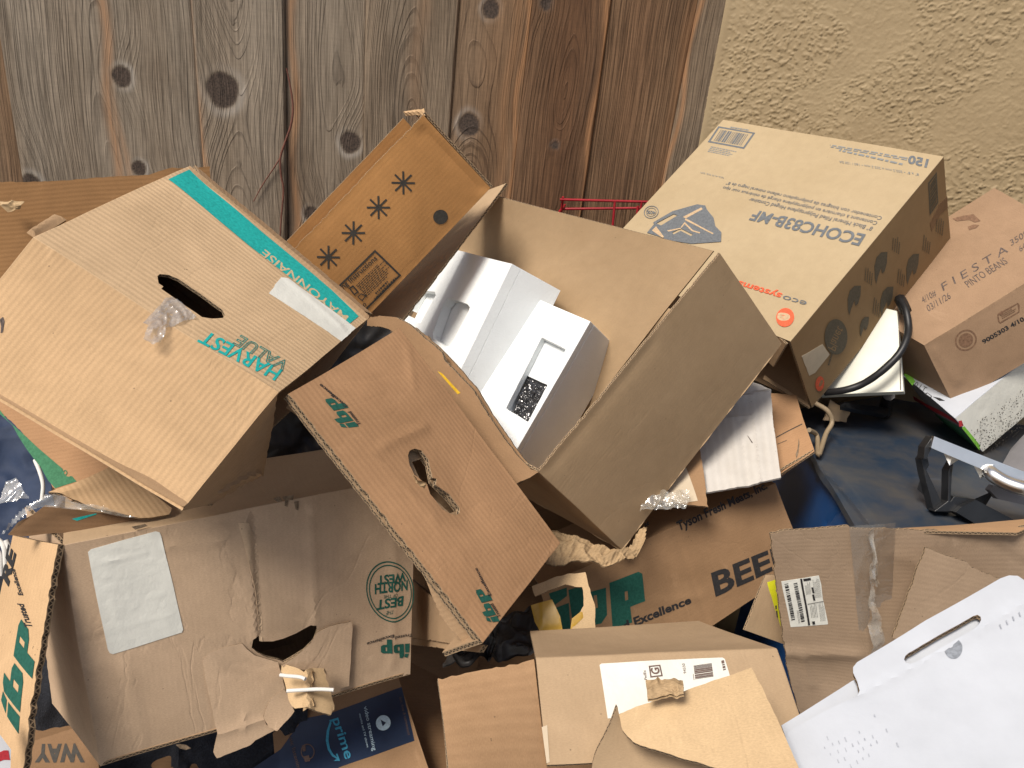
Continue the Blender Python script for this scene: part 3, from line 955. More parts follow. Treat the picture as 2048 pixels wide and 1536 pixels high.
WALL_ANG = math.radians(-20)
def build_wall():
    """hand-trowelled stucco: real relief of ridges and scabs on a dense sheet, with a thickness behind it"""
    dx, dy = math.cos(WALL_ANG), math.sin(WALL_ANG)
    nx, ny = dy, -dx
    O = (FENCE_O[0] + .002, FENCE_O[1] - .004)
    W, z0, z1 = 1.15, 0.9, 2.25
    sp = .0022
    nu, nz = int(W / sp), int((z1 - z0) / sp)
    us, zs = np.linspace(-.02, W, nu), np.linspace(z0, z1, nz)
    U, Zg = np.meshgrid(us, zs)
    rs = np.random.RandomState(4)
    def vnoise(x, y, seed):                                # value-gradient noise on arrays
        r = np.random.RandomState(seed)
        n = 256
        ang = r.rand(n, n) * 2 * np.pi
        xi, yi = np.floor(x).astype(int), np.floor(y).astype(int)
        xf, yf = x - xi, y - yi
        def gr(ix, iy, fx, fy):
            a = ang[ix % n, iy % n]
            return np.cos(a) * fx + np.sin(a) * fy
        sx, sy = xf * xf * xf * (xf * (xf * 6 - 15) + 10), yf * yf * yf * (yf * (yf * 6 - 15) + 10)
        a = gr(xi, yi, xf, yf); b = gr(xi + 1, yi, xf - 1, yf)
        c = gr(xi, yi + 1, xf, yf - 1); d = gr(xi + 1, yi + 1, xf - 1, yf - 1)
        return (a * (1 - sx) + b * sx) * (1 - sy) + (c * (1 - sx) + d * sx) * sy
    def fbm(x, y, seed, oct=4, g=.5):
        s, a = 0, 1.0
        for o in range(oct):
            s = s + a * vnoise(x * 2 ** o + 17 * o, y * 2 ** o + 5 * o, seed + o); a *= g
        return s
    wx = fbm(U * 9, Zg * 9, 1) * .022; wz = fbm(U * 9, Zg * 9, 11) * .022
    X, Y = U + wx, Zg + wz
    step = lambda v, a, b: np.clip((v - a) / (b - a), 0, 1)
    sm = lambda v, a, b: (lambda t: t * t * (3 - 2 * t))(step(v, a, b))
    region = sm(fbm(X * 5, Y * 5, 21, 4), -.32, .12)                       # rough patches against smooth ones
    sc = fbm(X * 62, Y * 70, 31, 4, .58)
    scab = sm(sc, -.02, .06) * (1 - .75 * sm(sc, .10, .28))                 # ridge round every scab
    sc2 = fbm(X * 120, Y * 130, 41, 3, .5)
    crumbs = sm(sc2, .08, .18)
    sc3 = fbm(X * 15, Y * 18, 51, 5, .6)
    worm = np.exp(-(sc3 / .022) ** 2) * sm(fbm(X * 4, Y * 4, 61), -.05, .15)
    h = (.0014 * scab * (.55 + .45 * region) + .0016 * crumbs * region * sm(sc, -.10, .06) + .0014 * worm * (.3 + .7 * sm(fbm(X * 20, Y * 20, 71), -.1, .2))
         + .0016 * fbm(U * 4, Zg * 4, 81, 3) + .00035 * fbm(U * 110, Zg * 110, 91, 2))
    # the left end is a hand-smoothed bead against the planks
    bead = np.exp(-(U / .010) ** 2)
    h = h * (1 - bead) + .003 * bead
    PX = O[0] + dx * U + nx * h; PY = O[1] + dy * U + ny * h
    P = np.stack([PX.ravel(), PY.ravel(), Zg.ravel()], 1)
    idx = np.arange(nu * nz).reshape(nz, nu)
    F = np.stack([idx[:-1, :-1].ravel(), idx[:-1, 1:].ravel(), idx[1:, 1:].ravel(), idx[1:, :-1].ravel()], 1)
    fr = len(P)
    def pt(u, z, back): return (O[0] + dx * u - nx * back, O[1] + dy * u - ny * back, z)
    ex = [pt(-.02, z0, 0), pt(W, z0, 0), pt(W, z1, 0), pt(-.02, z1, 0), pt(-.02, z0, .12), pt(W, z0, .12), pt(W, z1, .12), pt(-.02, z1, .12),
          pt(-.02, 0, 0), pt(W, 0, 0), pt(-.02, 0, .12), pt(W, 0, .12)]
    faces = F.tolist() + [[fr + i for i in q] for q in ((8, 9, 1, 0), (1, 5, 6, 2), (3, 2, 6, 7), (4, 0, 3, 7), (5, 4, 7, 6), (9, 11, 5, 1), (10, 8, 0, 4), (11, 10, 4, 5))]
    k = fr + len(ex)
    ex += [pt(W, 0, 0), pt(3.2, 0, 0), pt(3.2, z1, 0), pt(3.2, 2.9, 0), pt(-.02, 2.9, 0), pt(W, z1, 0), pt(-.02, z1, 0)]
    faces += [[k, k + 1, k + 2, k + 5], [k + 6, k + 5, k + 2, k + 3, k + 4]]
    me = bpy.data.meshes.new('stucco_wall')
    me.from_pydata(np.concatenate([P, np.array(ex)]).tolist(), [], faces)
    me.polygons.foreach_set('use_smooth', [True] * len(F) + [False] * 10)
    me.materials.append(MATS['stucco'])
    me.update()
    o = bpy.data.objects.new('stucco_wall', me)
    COL.objects.link(o)
    tag(o, 'tan house wall with rough trowelled stucco, right of the wooden fence', 'wall')
build_wall()

# ------------------------------------------------------------------ the heap: every thing with its parts, in metres
DATA = json.loads(r"""[
{"n":"cardboard_carton","l":"kraft carton with wide teal stripe, teal lettering and a hand hole, open side facing right","c":"carton","b":[-0.3062,0.6255,1.0841],"noise":[0.0018,6.0],"parts":[{"n":"body","k":"shell","g":[[{"c":[[-0.5257,0.7805,1.3998],[-0.2547,0.7568,1.2636],[-0.2068,0.9963,1.2879],[-0.4669,1.0335,1.4588]],"h":[[[0.3651,0.2003],[0.3635,0.2199],[0.3856,0.2492],[0.4176,0.2641],[0.5156,0.2652],[0.6182,0.2593],[0.6398,0.2375],[0.6439,0.2143],[0.6229,0.1727],[0.5955,0.1438],[0.506,0.1462],[0.4151,0.1491],[0.412,0.1675],[0.3919,0.1669]]],"d":[["k",0.9983,0.7268,0.0407,0.7909,0.006,0.0012],["g",0.0925,0.9834,0.03,0.02,-0.004],["b",0.004]],"p":[{"k":"p","poly":[[0.0192,0.8044],[0.0157,0.9725],[0.4256,0.9533],[0.8025,0.9554],[0.9661,0.9265],[0.9667,0.8103],[0.6731,0.7828],[0.4379,0.7733]],"holes":[],"ink":"ink_teal"},
{"k":"t","t":"MAYONNAISE","f":[[0.9405,0.8548],[0.4952,0.8436],[0.9485,0.7844]],"ink":"ink_kraft","b":0.012,"s":0,"o":0},
{"k":"t","t":"HARVEST","f":[[0.9442,0.1365],[0.6506,0.085],[0.9565,0.0498]],"ink":"ink_teal","b":0.02,"s":-0.2,"o":0},
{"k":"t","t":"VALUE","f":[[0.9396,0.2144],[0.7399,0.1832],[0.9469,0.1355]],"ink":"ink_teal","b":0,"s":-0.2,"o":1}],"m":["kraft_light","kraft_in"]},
{"c":[[-0.5938,0.7019,1.278],[-0.3062,0.6255,1.1841],[-0.2547,0.7568,1.2636],[-0.5257,0.7805,1.3998]],"d":[["b",0.006],["g",0.8405,0.0853,0.03,0.02,-0.003]],"p":[{"k":"p","poly":[[0.0946,0.4275],[0.0981,0.4525],[0.1123,0.4349],[0.1336,0.3703],[0.1291,0.358],[0.1146,0.396]],"holes":[],"ink":"ink_fade"}],"m":["kraft_light_x","kraft_in"]},
{"c":[[-0.5283,0.9627,1.3491],[-0.5938,0.7019,1.278],[-0.5257,0.7805,1.3998],[-0.4669,1.0335,1.4588]]},
{"c":[[-0.2531,0.8781,1.2164],[-0.5283,0.9627,1.3491],[-0.4669,1.0335,1.4588],[-0.2068,0.9963,1.2879]]},
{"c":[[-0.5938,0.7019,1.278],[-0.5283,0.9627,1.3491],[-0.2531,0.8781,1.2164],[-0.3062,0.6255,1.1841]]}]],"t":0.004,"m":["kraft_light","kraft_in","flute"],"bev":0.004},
{"n":"flap","k":"shell","g":[[{"c":[[-0.3062,0.6255,1.1841],[-0.2947,0.6721,1.1662],[-0.2908,0.8106,1.1261],[-0.2547,0.7568,1.2636]],"r":[0,0.006,0.004,0],"d":[["k",0.6762,0.2188,0.9102,0.8801,0.004,0.004]]}]],"t":0.004,"m":["kraft","kraft_light_x","flute"],"bev":0.003},
{"n":"flap","k":"shell","g":[[{"c":[[-0.4591,1.0435,1.4493],[-0.2198,1.0094,1.2921],[-0.2097,1.0267,1.2833],[-0.474,1.0648,1.4566]],"r":[0,0,0.004,0],"m":["kraft_in","kraft_in"]}]],"t":0.004,"m":["kraft","kraft","flute"],"bev":0.003},
{"n":"flap","k":"shell","g":[[{"c":[[-0.5376,0.7876,1.4015],[-0.5253,0.7828,1.3973],[-0.5175,0.828,1.4115],[-0.5419,0.8379,1.4094]],"r":[0,0,0.006,0.005],"d":[["cu",0.006]]}]],"t":0.003,"m":["kraft_in","kraft_in","flute"],"bev":0.003},
{"n":"paper_label","k":"shell","g":[[{"c":[[-0.5257,0.7805,1.3998],[-0.2547,0.7568,1.2636],[-0.2068,0.9963,1.2879],[-0.4669,1.0335,1.4588]],"o":[[0.6679,0.559],[0.6632,0.5911],[0.6391,0.7277],[0.6605,0.7614],[0.9982,0.8126],[1.0029,0.6245],[0.8133,0.5855]],"r":[0.001,0.001,0.001,0.001],"off":0.0006,"d":[["k",0.9983,0.7268,0.0407,0.7909,0.006,0.0012],["g",0.0925,0.9834,0.03,0.02,-0.004],["b",0.004]],"w":1}]],"t":0.0004,"m":["paper_label","paper_label","paper_label"],"bev":0.003},
{"n":"clear_tape","k":"crumple","c":[[-0.3983,0.7309,1.3215],[-0.3634,0.7314,1.3067],[-0.3549,0.7972,1.3251],[-0.3938,0.8086,1.3463]],"amp":0.0035,"freq":60,"m":["clear_film"],"nn":50,"seed":2,"t":0,"o":[[-0.3594,0.3862],[-0.3487,0.5079],[-0.1706,0.7652],[0.091,0.9687],[0.9085,0.9288],[0.5573,0.3821],[0.6995,0.0903],[0.4778,-0.1139],[0.3437,-0.1043],[0.2056,0.1244],[0.1312,0.255],[-0.1314,0.2172]]},
{"n":"clear_tape","k":"crumple","c":[[-0.3767,0.9795,1.368],[-0.3266,0.9799,1.3437],[-0.3266,1.0382,1.3553],[-0.37,1.0523,1.3792]],"amp":0.0018,"freq":70,"m":["tape_film"],"nn":30,"seed":5,"t":0}]},
{"n":"star_printed_carton","l":"golden brown carton with a row of black asterisks, tipped against the fence","c":"carton","b":[-0.3144,1.1442,1.0965],"noise":[0.0016,6.0],"parts":[{"n":"body","k":"shell","g":[[{"c":[[-0.4287,1.1025,1.2512],[-0.3144,1.1442,1.1465],[-0.0725,1.247,1.4496],[-0.182,1.2042,1.5514]],"r":[0,0,0,0.002],"d":[["b",0.004],["k",0.1226,0.9633,0.9835,0.9827,0.012,-0.003]],"p":[{"k":"s","f":[[0.3145,0.7645],[0.3963,0.7963],[0.2369,0.7956]],"ink":"ink_char"},
{"k":"s","f":[[0.307,0.6281],[0.3885,0.6593],[0.2298,0.66]],"ink":"ink_char"},{"k":"s","f":[[0.2996,0.4914],[0.3808,0.5219],[0.2227,0.5241]],"ink":"ink_char"},
{"k":"s","f":[[0.2894,0.3573],[0.3702,0.3872],[0.2128,0.3908]],"ink":"ink_char"},
{"k":"r","f":[[0.8244,0.7748],[0.8803,0.7958],[0.7718,0.7953]],"ink":"ink_char","ri":0.0,"n":40},
{"k":"p","poly":[[0.5665,0.5011],[0.9497,0.4974],[0.9329,0.2168],[0.5469,0.2275]],"holes":[[[0.5848,0.4935],[0.9295,0.4902],[0.914,0.225],[0.5659,0.2343]]],"ink":"ink_char"},
{"k":"t","t":"Filling Instructions","f":[[0.6062,0.2648],[0.6512,0.4809],[0.5544,0.2672]],"ink":"ink_char","b":0.015,"s":0,"o":0},
{"k":"l","f":[[0.8443,0.3414],[0.8543,0.4876],[0.669,0.3478]],"ink":"ink_char","rows":9,"fill":0.42,"seed":4,"al":0},
{"k":"l","f":[[0.9313,0.3476],[0.935,0.4758],[0.8588,0.3481]],"ink":"ink_char","rows":2,"fill":0.5,"seed":8,"al":1},
{"k":"r","f":[[0.8853,0.3109],[0.8987,0.3156],[0.8728,0.3163]],"ink":"ink_char","ri":0.6,"n":40},
{"k":"p","poly":[[0.6462,0.3195],[0.7408,0.3127],[0.7476,0.3355],[0.656,0.3407]],"holes":[[[0.6622,0.3228],[0.7285,0.3189],[0.7324,0.3309],[0.6692,0.3342]]],"ink":"ink_char"},
{"k":"p","poly":[[0.7729,0.316],[0.7743,0.3369],[0.8338,0.3458],[0.8426,0.3163]],"holes":[[[0.7806,0.3188],[0.7848,0.3341],[0.8238,0.3398],[0.8299,0.32]]],"ink":"ink_char"},
{"k":"p","poly":[[0.6393,0.2927],[0.8839,0.2899],[0.8855,0.2823],[0.6408,0.2836]],"holes":[],"ink":"ink_char"}],"m":["kraft_gold","kraft_gold"]},
{"c":[[-0.0725,1.247,1.4496],[-0.0863,1.2818,1.4489],[-0.1959,1.2391,1.5508],[-0.182,1.2042,1.5514]],"r":[0,0,0.003,0]},
{"c":[[-0.3144,1.1442,1.1465],[-0.342,1.2138,1.1452],[-0.1001,1.3167,1.4483],[-0.0725,1.247,1.4496]]}]],"t":0.004,"m":["kraft_gold","kraft_orange","flute"],"bev":0.003},
{"n":"back_panel","k":"shell","g":[[{"c":[[-0.4367,1.1286,1.2672],[-0.335,1.1663,1.1737],[-0.1243,1.308,1.4484],[-0.2229,1.2696,1.5401]],"m":["kraft_gold","kraft_orange"]}]],"t":0.004,"m":["kraft_orange","kraft","flute"],"bev":0.003},
{"n":"flap","k":"shell","g":[[{"c":[[-0.2221,1.2574,1.5503],[-0.2156,1.2498,1.5444],[-0.1795,1.2081,1.5502],[-0.1829,1.2163,1.5605]],"r":[0,0.002,0,0.003],"d":[["cu",0.004]]}]],"t":0.003,"m":["kraft_light_x","kraft","flute"],"bev":0.003},
{"n":"flap","k":"shell","g":[[{"c":[[-0.0689,1.2523,1.4523],[-0.0828,1.2834,1.4531],[-0.1926,1.2414,1.5568],[-0.1798,1.2103,1.5559]],"r":[0.002,0,0.004,0]}]],"t":0.0045,"m":["kraft","kraft","flute"],"bev":0.003}]},
{"n":"open_carton","l":"large smooth brown open carton holding white foam blocks","c":"carton","b":[0.1992,1.0017,0.9366],"noise":[0.0014,5.0],"parts":[{"n":"body","k":"shell","g":[[{"c":[[0.0492,0.9128,1.1223],[0.1992,1.0017,0.9566],[0.4331,1.1942,1.2623],[0.2788,1.0994,1.413]],"r":[0,0,0,0.002],"d":[["b",0.003],["k",0.0341,0.0196,0.04,0.5823,0.014,-0.0015]],"m":["kraft_smooth","kraft_smooth"]},
{"c":[[-0.2799,1.1648,1.1354],[-0.1298,1.2537,0.9698],[0.1992,1.0017,0.9566],[0.0492,0.9128,1.1223]],"m":["kraft","kraft"]},
{"c":[[0.1992,1.0017,0.9566],[0.4331,1.1942,1.2623],[0.0846,1.4724,1.2702],[-0.1298,1.2537,0.9698]],"m":["kraft_smooth","kraft"]}],[{"c":[[-0.2834,1.6054,1.0198],[0.1079,1.1939,1.054],[0.2705,1.1061,1.4136],[-0.0929,1.3951,1.4214]],"d":[["b",-0.004],["k",0.4101,0.995,0.546,0.7006,0.004,0.0008]],"m":["kraft_smooth","kraft"]}]],"t":0.004,"m":["kraft_smooth","kraft","flute"],"bev":0.003},
{"n":"flap","k":"shell","g":[[{"c":[[-0.3004,1.2394,1.2002],[-0.1959,1.2149,1.2201],[-0.0511,1.3665,1.4471],[-0.0962,1.3892,1.4227]],"r":[0,0.002,0.002,0],"m":["kraft_tan","kraft"]}]],"t":0.0055,"m":["kraft_tan","kraft","flute"],"bev":0.003},
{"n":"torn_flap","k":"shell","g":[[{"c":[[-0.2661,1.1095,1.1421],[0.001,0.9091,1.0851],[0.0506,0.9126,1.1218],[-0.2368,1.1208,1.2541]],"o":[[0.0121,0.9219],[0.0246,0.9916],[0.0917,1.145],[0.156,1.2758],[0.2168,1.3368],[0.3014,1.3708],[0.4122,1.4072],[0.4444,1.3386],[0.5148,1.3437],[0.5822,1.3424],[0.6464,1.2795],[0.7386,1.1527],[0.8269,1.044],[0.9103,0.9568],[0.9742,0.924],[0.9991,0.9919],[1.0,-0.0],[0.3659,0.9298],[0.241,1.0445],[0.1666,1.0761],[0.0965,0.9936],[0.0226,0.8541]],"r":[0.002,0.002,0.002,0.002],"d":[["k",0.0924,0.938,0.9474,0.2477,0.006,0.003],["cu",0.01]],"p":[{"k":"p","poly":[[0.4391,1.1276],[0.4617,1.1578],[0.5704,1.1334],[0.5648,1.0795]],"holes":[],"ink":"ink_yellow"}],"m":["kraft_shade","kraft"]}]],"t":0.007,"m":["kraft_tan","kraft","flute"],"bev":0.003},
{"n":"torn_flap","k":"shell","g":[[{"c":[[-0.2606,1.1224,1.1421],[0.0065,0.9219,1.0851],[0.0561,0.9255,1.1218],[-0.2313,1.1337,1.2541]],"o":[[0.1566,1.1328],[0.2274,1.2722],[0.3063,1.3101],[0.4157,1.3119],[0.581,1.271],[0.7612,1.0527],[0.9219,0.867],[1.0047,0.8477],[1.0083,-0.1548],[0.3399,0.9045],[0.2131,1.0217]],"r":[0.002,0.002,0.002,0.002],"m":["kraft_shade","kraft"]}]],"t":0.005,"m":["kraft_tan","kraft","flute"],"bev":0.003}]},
{"n":"foam_block","l":"white foam packing block with two oval slots, the higher one in the open carton","c":"foam block","b":[-0.0956,1.1213,1.1449],"noise":[0.0006,5],"parts":[{"k":"shell","g":[[{"c":[[-0.2508,1.4419,1.0947],[-0.0956,1.1213,1.1449],[-0.0225,1.1877,1.3432],[-0.1778,1.5083,1.2931]],"h":[[[0.4719,0.5823],[0.5323,0.6039],[0.7347,0.6085],[0.7815,0.5919],[0.7898,0.5507],[0.7749,0.3134],[0.764,0.2511],[0.6946,0.2293],[0.6475,0.2397],[0.5403,0.2408],[0.4975,0.2652],[0.4519,0.5254]],[[0.03,0.5554],[0.1761,0.5835],[0.2542,0.5956],[0.289,0.5714],[0.2736,0.4532],[0.257,0.3007],[0.1212,0.2761],[-0.0077,0.3068]]],"t":0.018}],[{"c":[[-0.2353,1.4482,1.0869],[-0.0801,1.1276,1.137],[-0.007,1.194,1.3354],[-0.1622,1.5146,1.2852]],"t":0.0826}]],"t":0.018,"m":["foam","foam","foam"],"bev":0,"rnd":0.004}]},
{"n":"foam_block","l":"white foam packing block with a square window, the lower one in the open carton","c":"foam block","b":[0.0136,1.0413,1.074],"noise":[0.0006,5],"parts":[{"k":"shell","g":[[{"c":[[-0.0941,1.1336,1.0825],[0.0136,1.0413,1.074],[0.1107,1.1357,1.2787],[0.003,1.2281,1.2872]],"h":[[[0.5347,0.7741],[0.8984,0.7685],[0.9461,0.2444],[0.5981,0.2499]]],"t":0.014}],[{"c":[[-0.0866,1.1431,1.0746],[0.0211,1.0508,1.0661],[0.1182,1.1453,1.2707],[0.0105,1.2376,1.2792]],"h":[[[0.4375,0.5069],[0.9382,0.5159],[0.9633,0.2185],[0.6239,0.2155]]],"t":0.1081}]],"t":0.05,"m":["foam","foam","foam"],"bev":0,"rnd":0.004}]},
{"n":"film_bundle","l":"crumpled shiny black plastic film showing through the window of the lower foam block","c":"plastic film","b":[0.0062,1.1075,1.1061],"noise":[0,1],"parts":[{"k":"crumple","c":[[0.0062,1.1075,1.1061],[0.0418,1.0835,1.111],[0.0652,1.114,1.1697],[0.0275,1.1467,1.1731]],"amp":0.007,"freq":75,"m":["black_film"],"nn":90,"seed":3,"t":0.0006}]},
{"n":"meat_carton","l":"orange brown carton with green letters at both ends and a ragged keyhole shaped hand hole","c":"carton","b":[0.0016,0.6897,0.9822],"noise":[0.0018,6],"parts":[{"n":"body","k":"shell","g":[[{"c":[[-0.2467,0.7646,1.2597],[0.0016,0.6897,1.0122],[0.0898,0.8668,1.043],[-0.1555,0.9432,1.2943]],"h":[[[0.3841,0.3788],[0.3745,0.4095],[0.3791,0.4523],[0.3983,0.4869],[0.4367,0.4873],[0.494,0.4259],[0.5054,0.4492],[0.5199,0.413],[0.5752,0.4629],[0.6326,0.468],[0.6452,0.4433],[0.6411,0.4007],[0.6243,0.3687],[0.5941,0.3396],[0.5287,0.3351],[0.4973,0.3617],[0.4464,0.3311],[0.4121,0.3457]]],"r":[0.002,0,0,0.0],"d":[["b",0.006],["k",0.3049,0.1927,0.6103,0.2524,0.004,0.0012],["k",0.0244,1.0279,0.21,0.7549,0.004,0.0015],["k",0.3075,0.2816,0.3422,0.6244,0.006,0.002],["g",0.6414,0.5269,0.05,0.03,-0.005],["k",0.5924,0.2353,0.7684,0.2514,0.003,0.0012]],"p":[{"k":"p","poly":[[0.208,0.2335],[0.1866,0.2306],[0.1752,0.1718],[0.1926,0.1741]],"holes":[],"ink":"ink_green"},
{"k":"p","poly":[[0.1899,0.1664],[0.1737,0.1643],[0.1654,0.1406],[0.1769,0.1375]],"holes":[],"ink":"ink_green"},
{"k":"p","poly":[[0.1816,0.23],[0.1452,0.2252],[0.135,0.2164],[0.1272,0.1749],[0.1342,0.1666],[0.1503,0.1687],[0.1435,0.1333],[0.1559,0.1349],[0.1655,0.1469]],"holes":[[[0.1595,0.2103],[0.1507,0.2092],[0.1457,0.1827],[0.1544,0.1838]]],"ink":"ink_green"},
{"k":"p","poly":[[0.1369,0.2597],[0.1155,0.2568],[0.1089,0.2204],[0.0926,0.2183],[0.081,0.2075],[0.074,0.1681],[0.0822,0.16],[0.1193,0.1647]],"holes":[[[0.1058,0.2033],[0.0983,0.2024],[0.0935,0.176],[0.101,0.177]]],"ink":"ink_green"},
{"k":"t","t":"Trusted","f":[[0.2064,0.2542],[0.1508,0.2559],[0.2034,0.2321]],"ink":"ink_black","b":0.02,"s":0.2,"o":0},
{"k":"t","t":"Excellence","f":[[0.1316,0.2619],[0.023,0.2148],[0.1316,0.2398]],"ink":"ink_black","b":0.02,"s":0.2,"o":0},
{"k":"p","poly":[[0.9996,0.1892],[0.9793,0.1948],[0.9648,0.1474],[0.9814,0.1428]],"holes":[],"ink":"ink_green"},
{"k":"p","poly":[[0.9783,0.137],[0.9629,0.1413],[0.9536,0.1234],[0.9643,0.1164]],"holes":[],"ink":"ink_green"},
{"k":"p","poly":[[0.9745,0.1962],[0.9398,0.2058],[0.9296,0.2019],[0.9195,0.1682],[0.9256,0.1582],[0.9411,0.154],[0.9324,0.1252],[0.9442,0.122],[0.954,0.129]],"holes":[[[0.9524,0.1873],[0.944,0.1896],[0.9376,0.1681],[0.9459,0.1658]]],"ink":"ink_green"},
{"k":"p","poly":[[0.9341,0.2394],[0.9136,0.2451],[0.905,0.2154],[0.8894,0.2197],[0.8776,0.2146],[0.8683,0.1823],[0.8756,0.1721],[0.9113,0.1622]],"holes":[[[0.901,0.2015],[0.8938,0.2035],[0.8875,0.182],[0.8947,0.18]]],"ink":"ink_green"},
{"k":"t","t":"Trusted","f":[[0.9925,0.2178],[0.9416,0.2262],[0.9868,0.1939]],"ink":"ink_black","b":0.02,"s":0.2,"o":0},
{"k":"t","t":"Excellence","f":[[0.9197,0.2536],[0.8178,0.2839],[0.9156,0.2323]],"ink":"ink_black","b":0.02,"s":0.2,"o":0}],"m":["kraft_orange","kraft"]},
{"c":[[0.0898,0.8668,1.043],[0.0494,0.8962,0.994],[-0.1959,0.9726,1.2453],[-0.1555,0.9432,1.2943]]},
{"c":[[0.0016,0.6897,1.0122],[-0.0417,0.7212,0.9596],[0.0494,0.8962,0.994],[0.0898,0.8668,1.043]]}]],"t":0.0065,"m":["kraft_orange","kraft","flute"],"bev":0.0045},
{"n":"inner_wall","k":"shell","g":[[{"c":[[-0.2513,0.768,1.2541],[-0.003,0.6931,1.0066],[0.0851,0.8702,1.0374],[-0.1601,0.9466,1.2887]],"h":[[[0.4105,0.4297],[0.424,0.5103],[0.4536,0.5097],[0.5058,0.449],[0.5893,0.4743],[0.6379,0.4747],[0.6276,0.4195],[0.5406,0.3843],[0.4908,0.3882]]],"r":[0.002,0.0,0,0.002]}]],"t":0.005,"m":["kraft","kraft","flute"],"bev":0.003},
{"n":"bottom_panel","k":"shell","g":[[{"c":[[-0.2401,0.8627,1.2357],[0.0069,0.7872,0.9866],[0.058,0.8899,1.0045],[-0.1872,0.9663,1.2558]]}]],"t":0.004,"m":["kraft","kraft","flute"],"bev":0.003},
{"n":"flap","k":"shell","g":[[{"c":[[-0.2631,0.7867,1.2336],[-0.0188,0.7111,0.9843],[0.0067,0.7182,0.9916],[-0.2484,0.7952,1.2446]],"o":[[0.0014,0.6723],[0.0129,0.1863],[0.0873,0.5904],[0.0955,0.8713],[0.1537,1.0692],[0.4801,1.6543],[0.5121,1.6825],[0.519,1.4726],[0.5085,1.3634],[0.5312,1.2103],[0.8612,0.0084],[0.9931,0.0555],[1.0011,0.6562],[0.2779,1.0372],[0.0192,1.0817]],"r":[0.002,0.002,0.002,0.002],"m":["kraft","kraft_dark"]}]],"t":0.004,"m":["kraft","kraft_dark","flute"],"bev":0.003},
{"n":"flap","k":"shell","g":[[{"c":[[-0.1876,1.1672,0.6005],[-0.0074,0.7164,0.9844],[-0.0122,0.72,1.0072],[-0.2043,1.2186,0.733]],"r":[0.002,0,0.0,0],"m":["kraft","kraft"]}]],"t":0.006,"m":["kraft","kraft","flute"],"bev":0.003},
{"n":"flap","k":"shell","g":[[{"c":[[-0.1866,1.1659,0.5836],[-0.0025,0.71,0.9817],[0.0018,0.7052,0.9968],[-0.1824,1.164,0.6063]],"r":[0.002,0.002,0,0],"m":["kraft","kraft"]}]],"t":0.006,"m":["kraft","kraft","flute"],"bev":0.003},
{"n":"glue_strip","k":"shell","g":[[{"c":[[-0.2463,0.7635,1.2602],[0.0016,0.6887,1.0131],[0.0896,0.8655,1.0439],[-0.1553,0.9418,1.2948]],"o":[[0.5924,0.2353],[0.5998,0.2542],[0.6495,0.2599],[0.7148,0.2699],[0.7684,0.2514],[0.7768,0.2521],[0.7664,0.2117],[0.7468,0.2245],[0.68,0.235],[0.6114,0.2324]],"r":[0.002,0.002,0.002,0.002]}]],"t":0.001,"m":["torn_liner","torn_liner","torn_liner"],"bev":0.003},
{"n":"glue_strip","k":"shell","g":[[{"c":[[-0.2463,0.7635,1.2602],[0.0016,0.6887,1.0131],[0.0896,0.8655,1.0439],[-0.1553,0.9418,1.2948]],"o":[[0.6416,0.3602],[0.6611,0.3747],[0.708,0.371],[0.743,0.3552],[0.7568,0.3134],[0.7309,0.3257],[0.6766,0.3444]],"r":[0.002,0.002,0.002,0.002]}]],"t":0.001,"m":["torn_liner","torn_liner","torn_liner"],"bev":0.003},
{"n":"torn_paper","k":"crumple","c":[[-0.0968,0.7542,1.1775],[-0.0849,0.7511,1.1697],[-0.0808,0.7438,1.184],[-0.0978,0.7495,1.1876]],"amp":0.006,"freq":60,"m":["torn_liner"],"nn":16,"seed":4,"t":0.0006}]},
{"n":"meat_carton","l":"large worn carton with blank white label, round green stamp and torn hand hole","c":"carton","b":[-0.4423,0.6599,0.7674],"noise":[0.0022,6],"parts":[{"n":"body","k":"shell","g":[[{"c":[[-0.4423,0.6599,0.7874],[-0.0955,0.8468,0.8095],[-0.119,0.9143,1.0923],[-0.4853,0.7051,1.0678]],"h":[[[0.465,0.397],[0.4828,0.4077],[0.4913,0.3745],[0.5258,0.3588],[0.5563,0.3598],[0.5977,0.3707],[0.6452,0.3931],[0.6634,0.3844],[0.6666,0.3592],[0.6539,0.3124],[0.6212,0.2737],[0.5892,0.255],[0.5564,0.2384],[0.5375,0.2591],[0.5029,0.2871],[0.4744,0.3267],[0.4598,0.3562]]],"r":[0.003,0,0,0],"d":[["k",0.4714,1.0409,0.4773,0.4096,0.008,0.0025],["k",0.4957,1.0108,0.4878,0.4053,0.004,-0.003],["k",0.6664,0.9818,0.66,0.3977,0.005,0.002],["k",0.9338,0.9264,0.93,0.0754,0.006,0.0015],["k",0.2469,0.9087,0.4502,0.8775,0.004,0.0012],["k",0.5059,0.8242,0.7521,0.8612,0.004,0.001],["k",0.1073,0.4487,0.1262,0.0126,0.006,0.001],["g",0.5456,0.2349,0.06,0.05,-0.006],["b",0.004]],"p":[{"k":"r","f":[[0.9197,0.4544],[1.0061,0.4137],[0.9161,0.6097]],"ink":"ink_green","ri":0.955,"n":40},
{"k":"r","f":[[0.9197,0.4544],[0.9966,0.4187],[0.9168,0.5919]],"ink":"ink_green","ri":0.955,"n":40},
{"k":"t","t":"THE","f":[[0.9305,0.3616],[0.904,0.3601],[0.926,0.342]],"ink":"ink_green","b":0,"s":0,"o":0},
{"k":"t","t":"BEST","f":[[0.9662,0.4157],[0.8686,0.4268],[0.9642,0.3705]],"ink":"ink_green","b":0.03,"s":0,"o":0},
{"k":"t","t":"OF THE","f":[[0.9439,0.4384],[0.8946,0.4448],[0.9429,0.4225]],"ink":"ink_green","b":0,"s":0,"o":0},
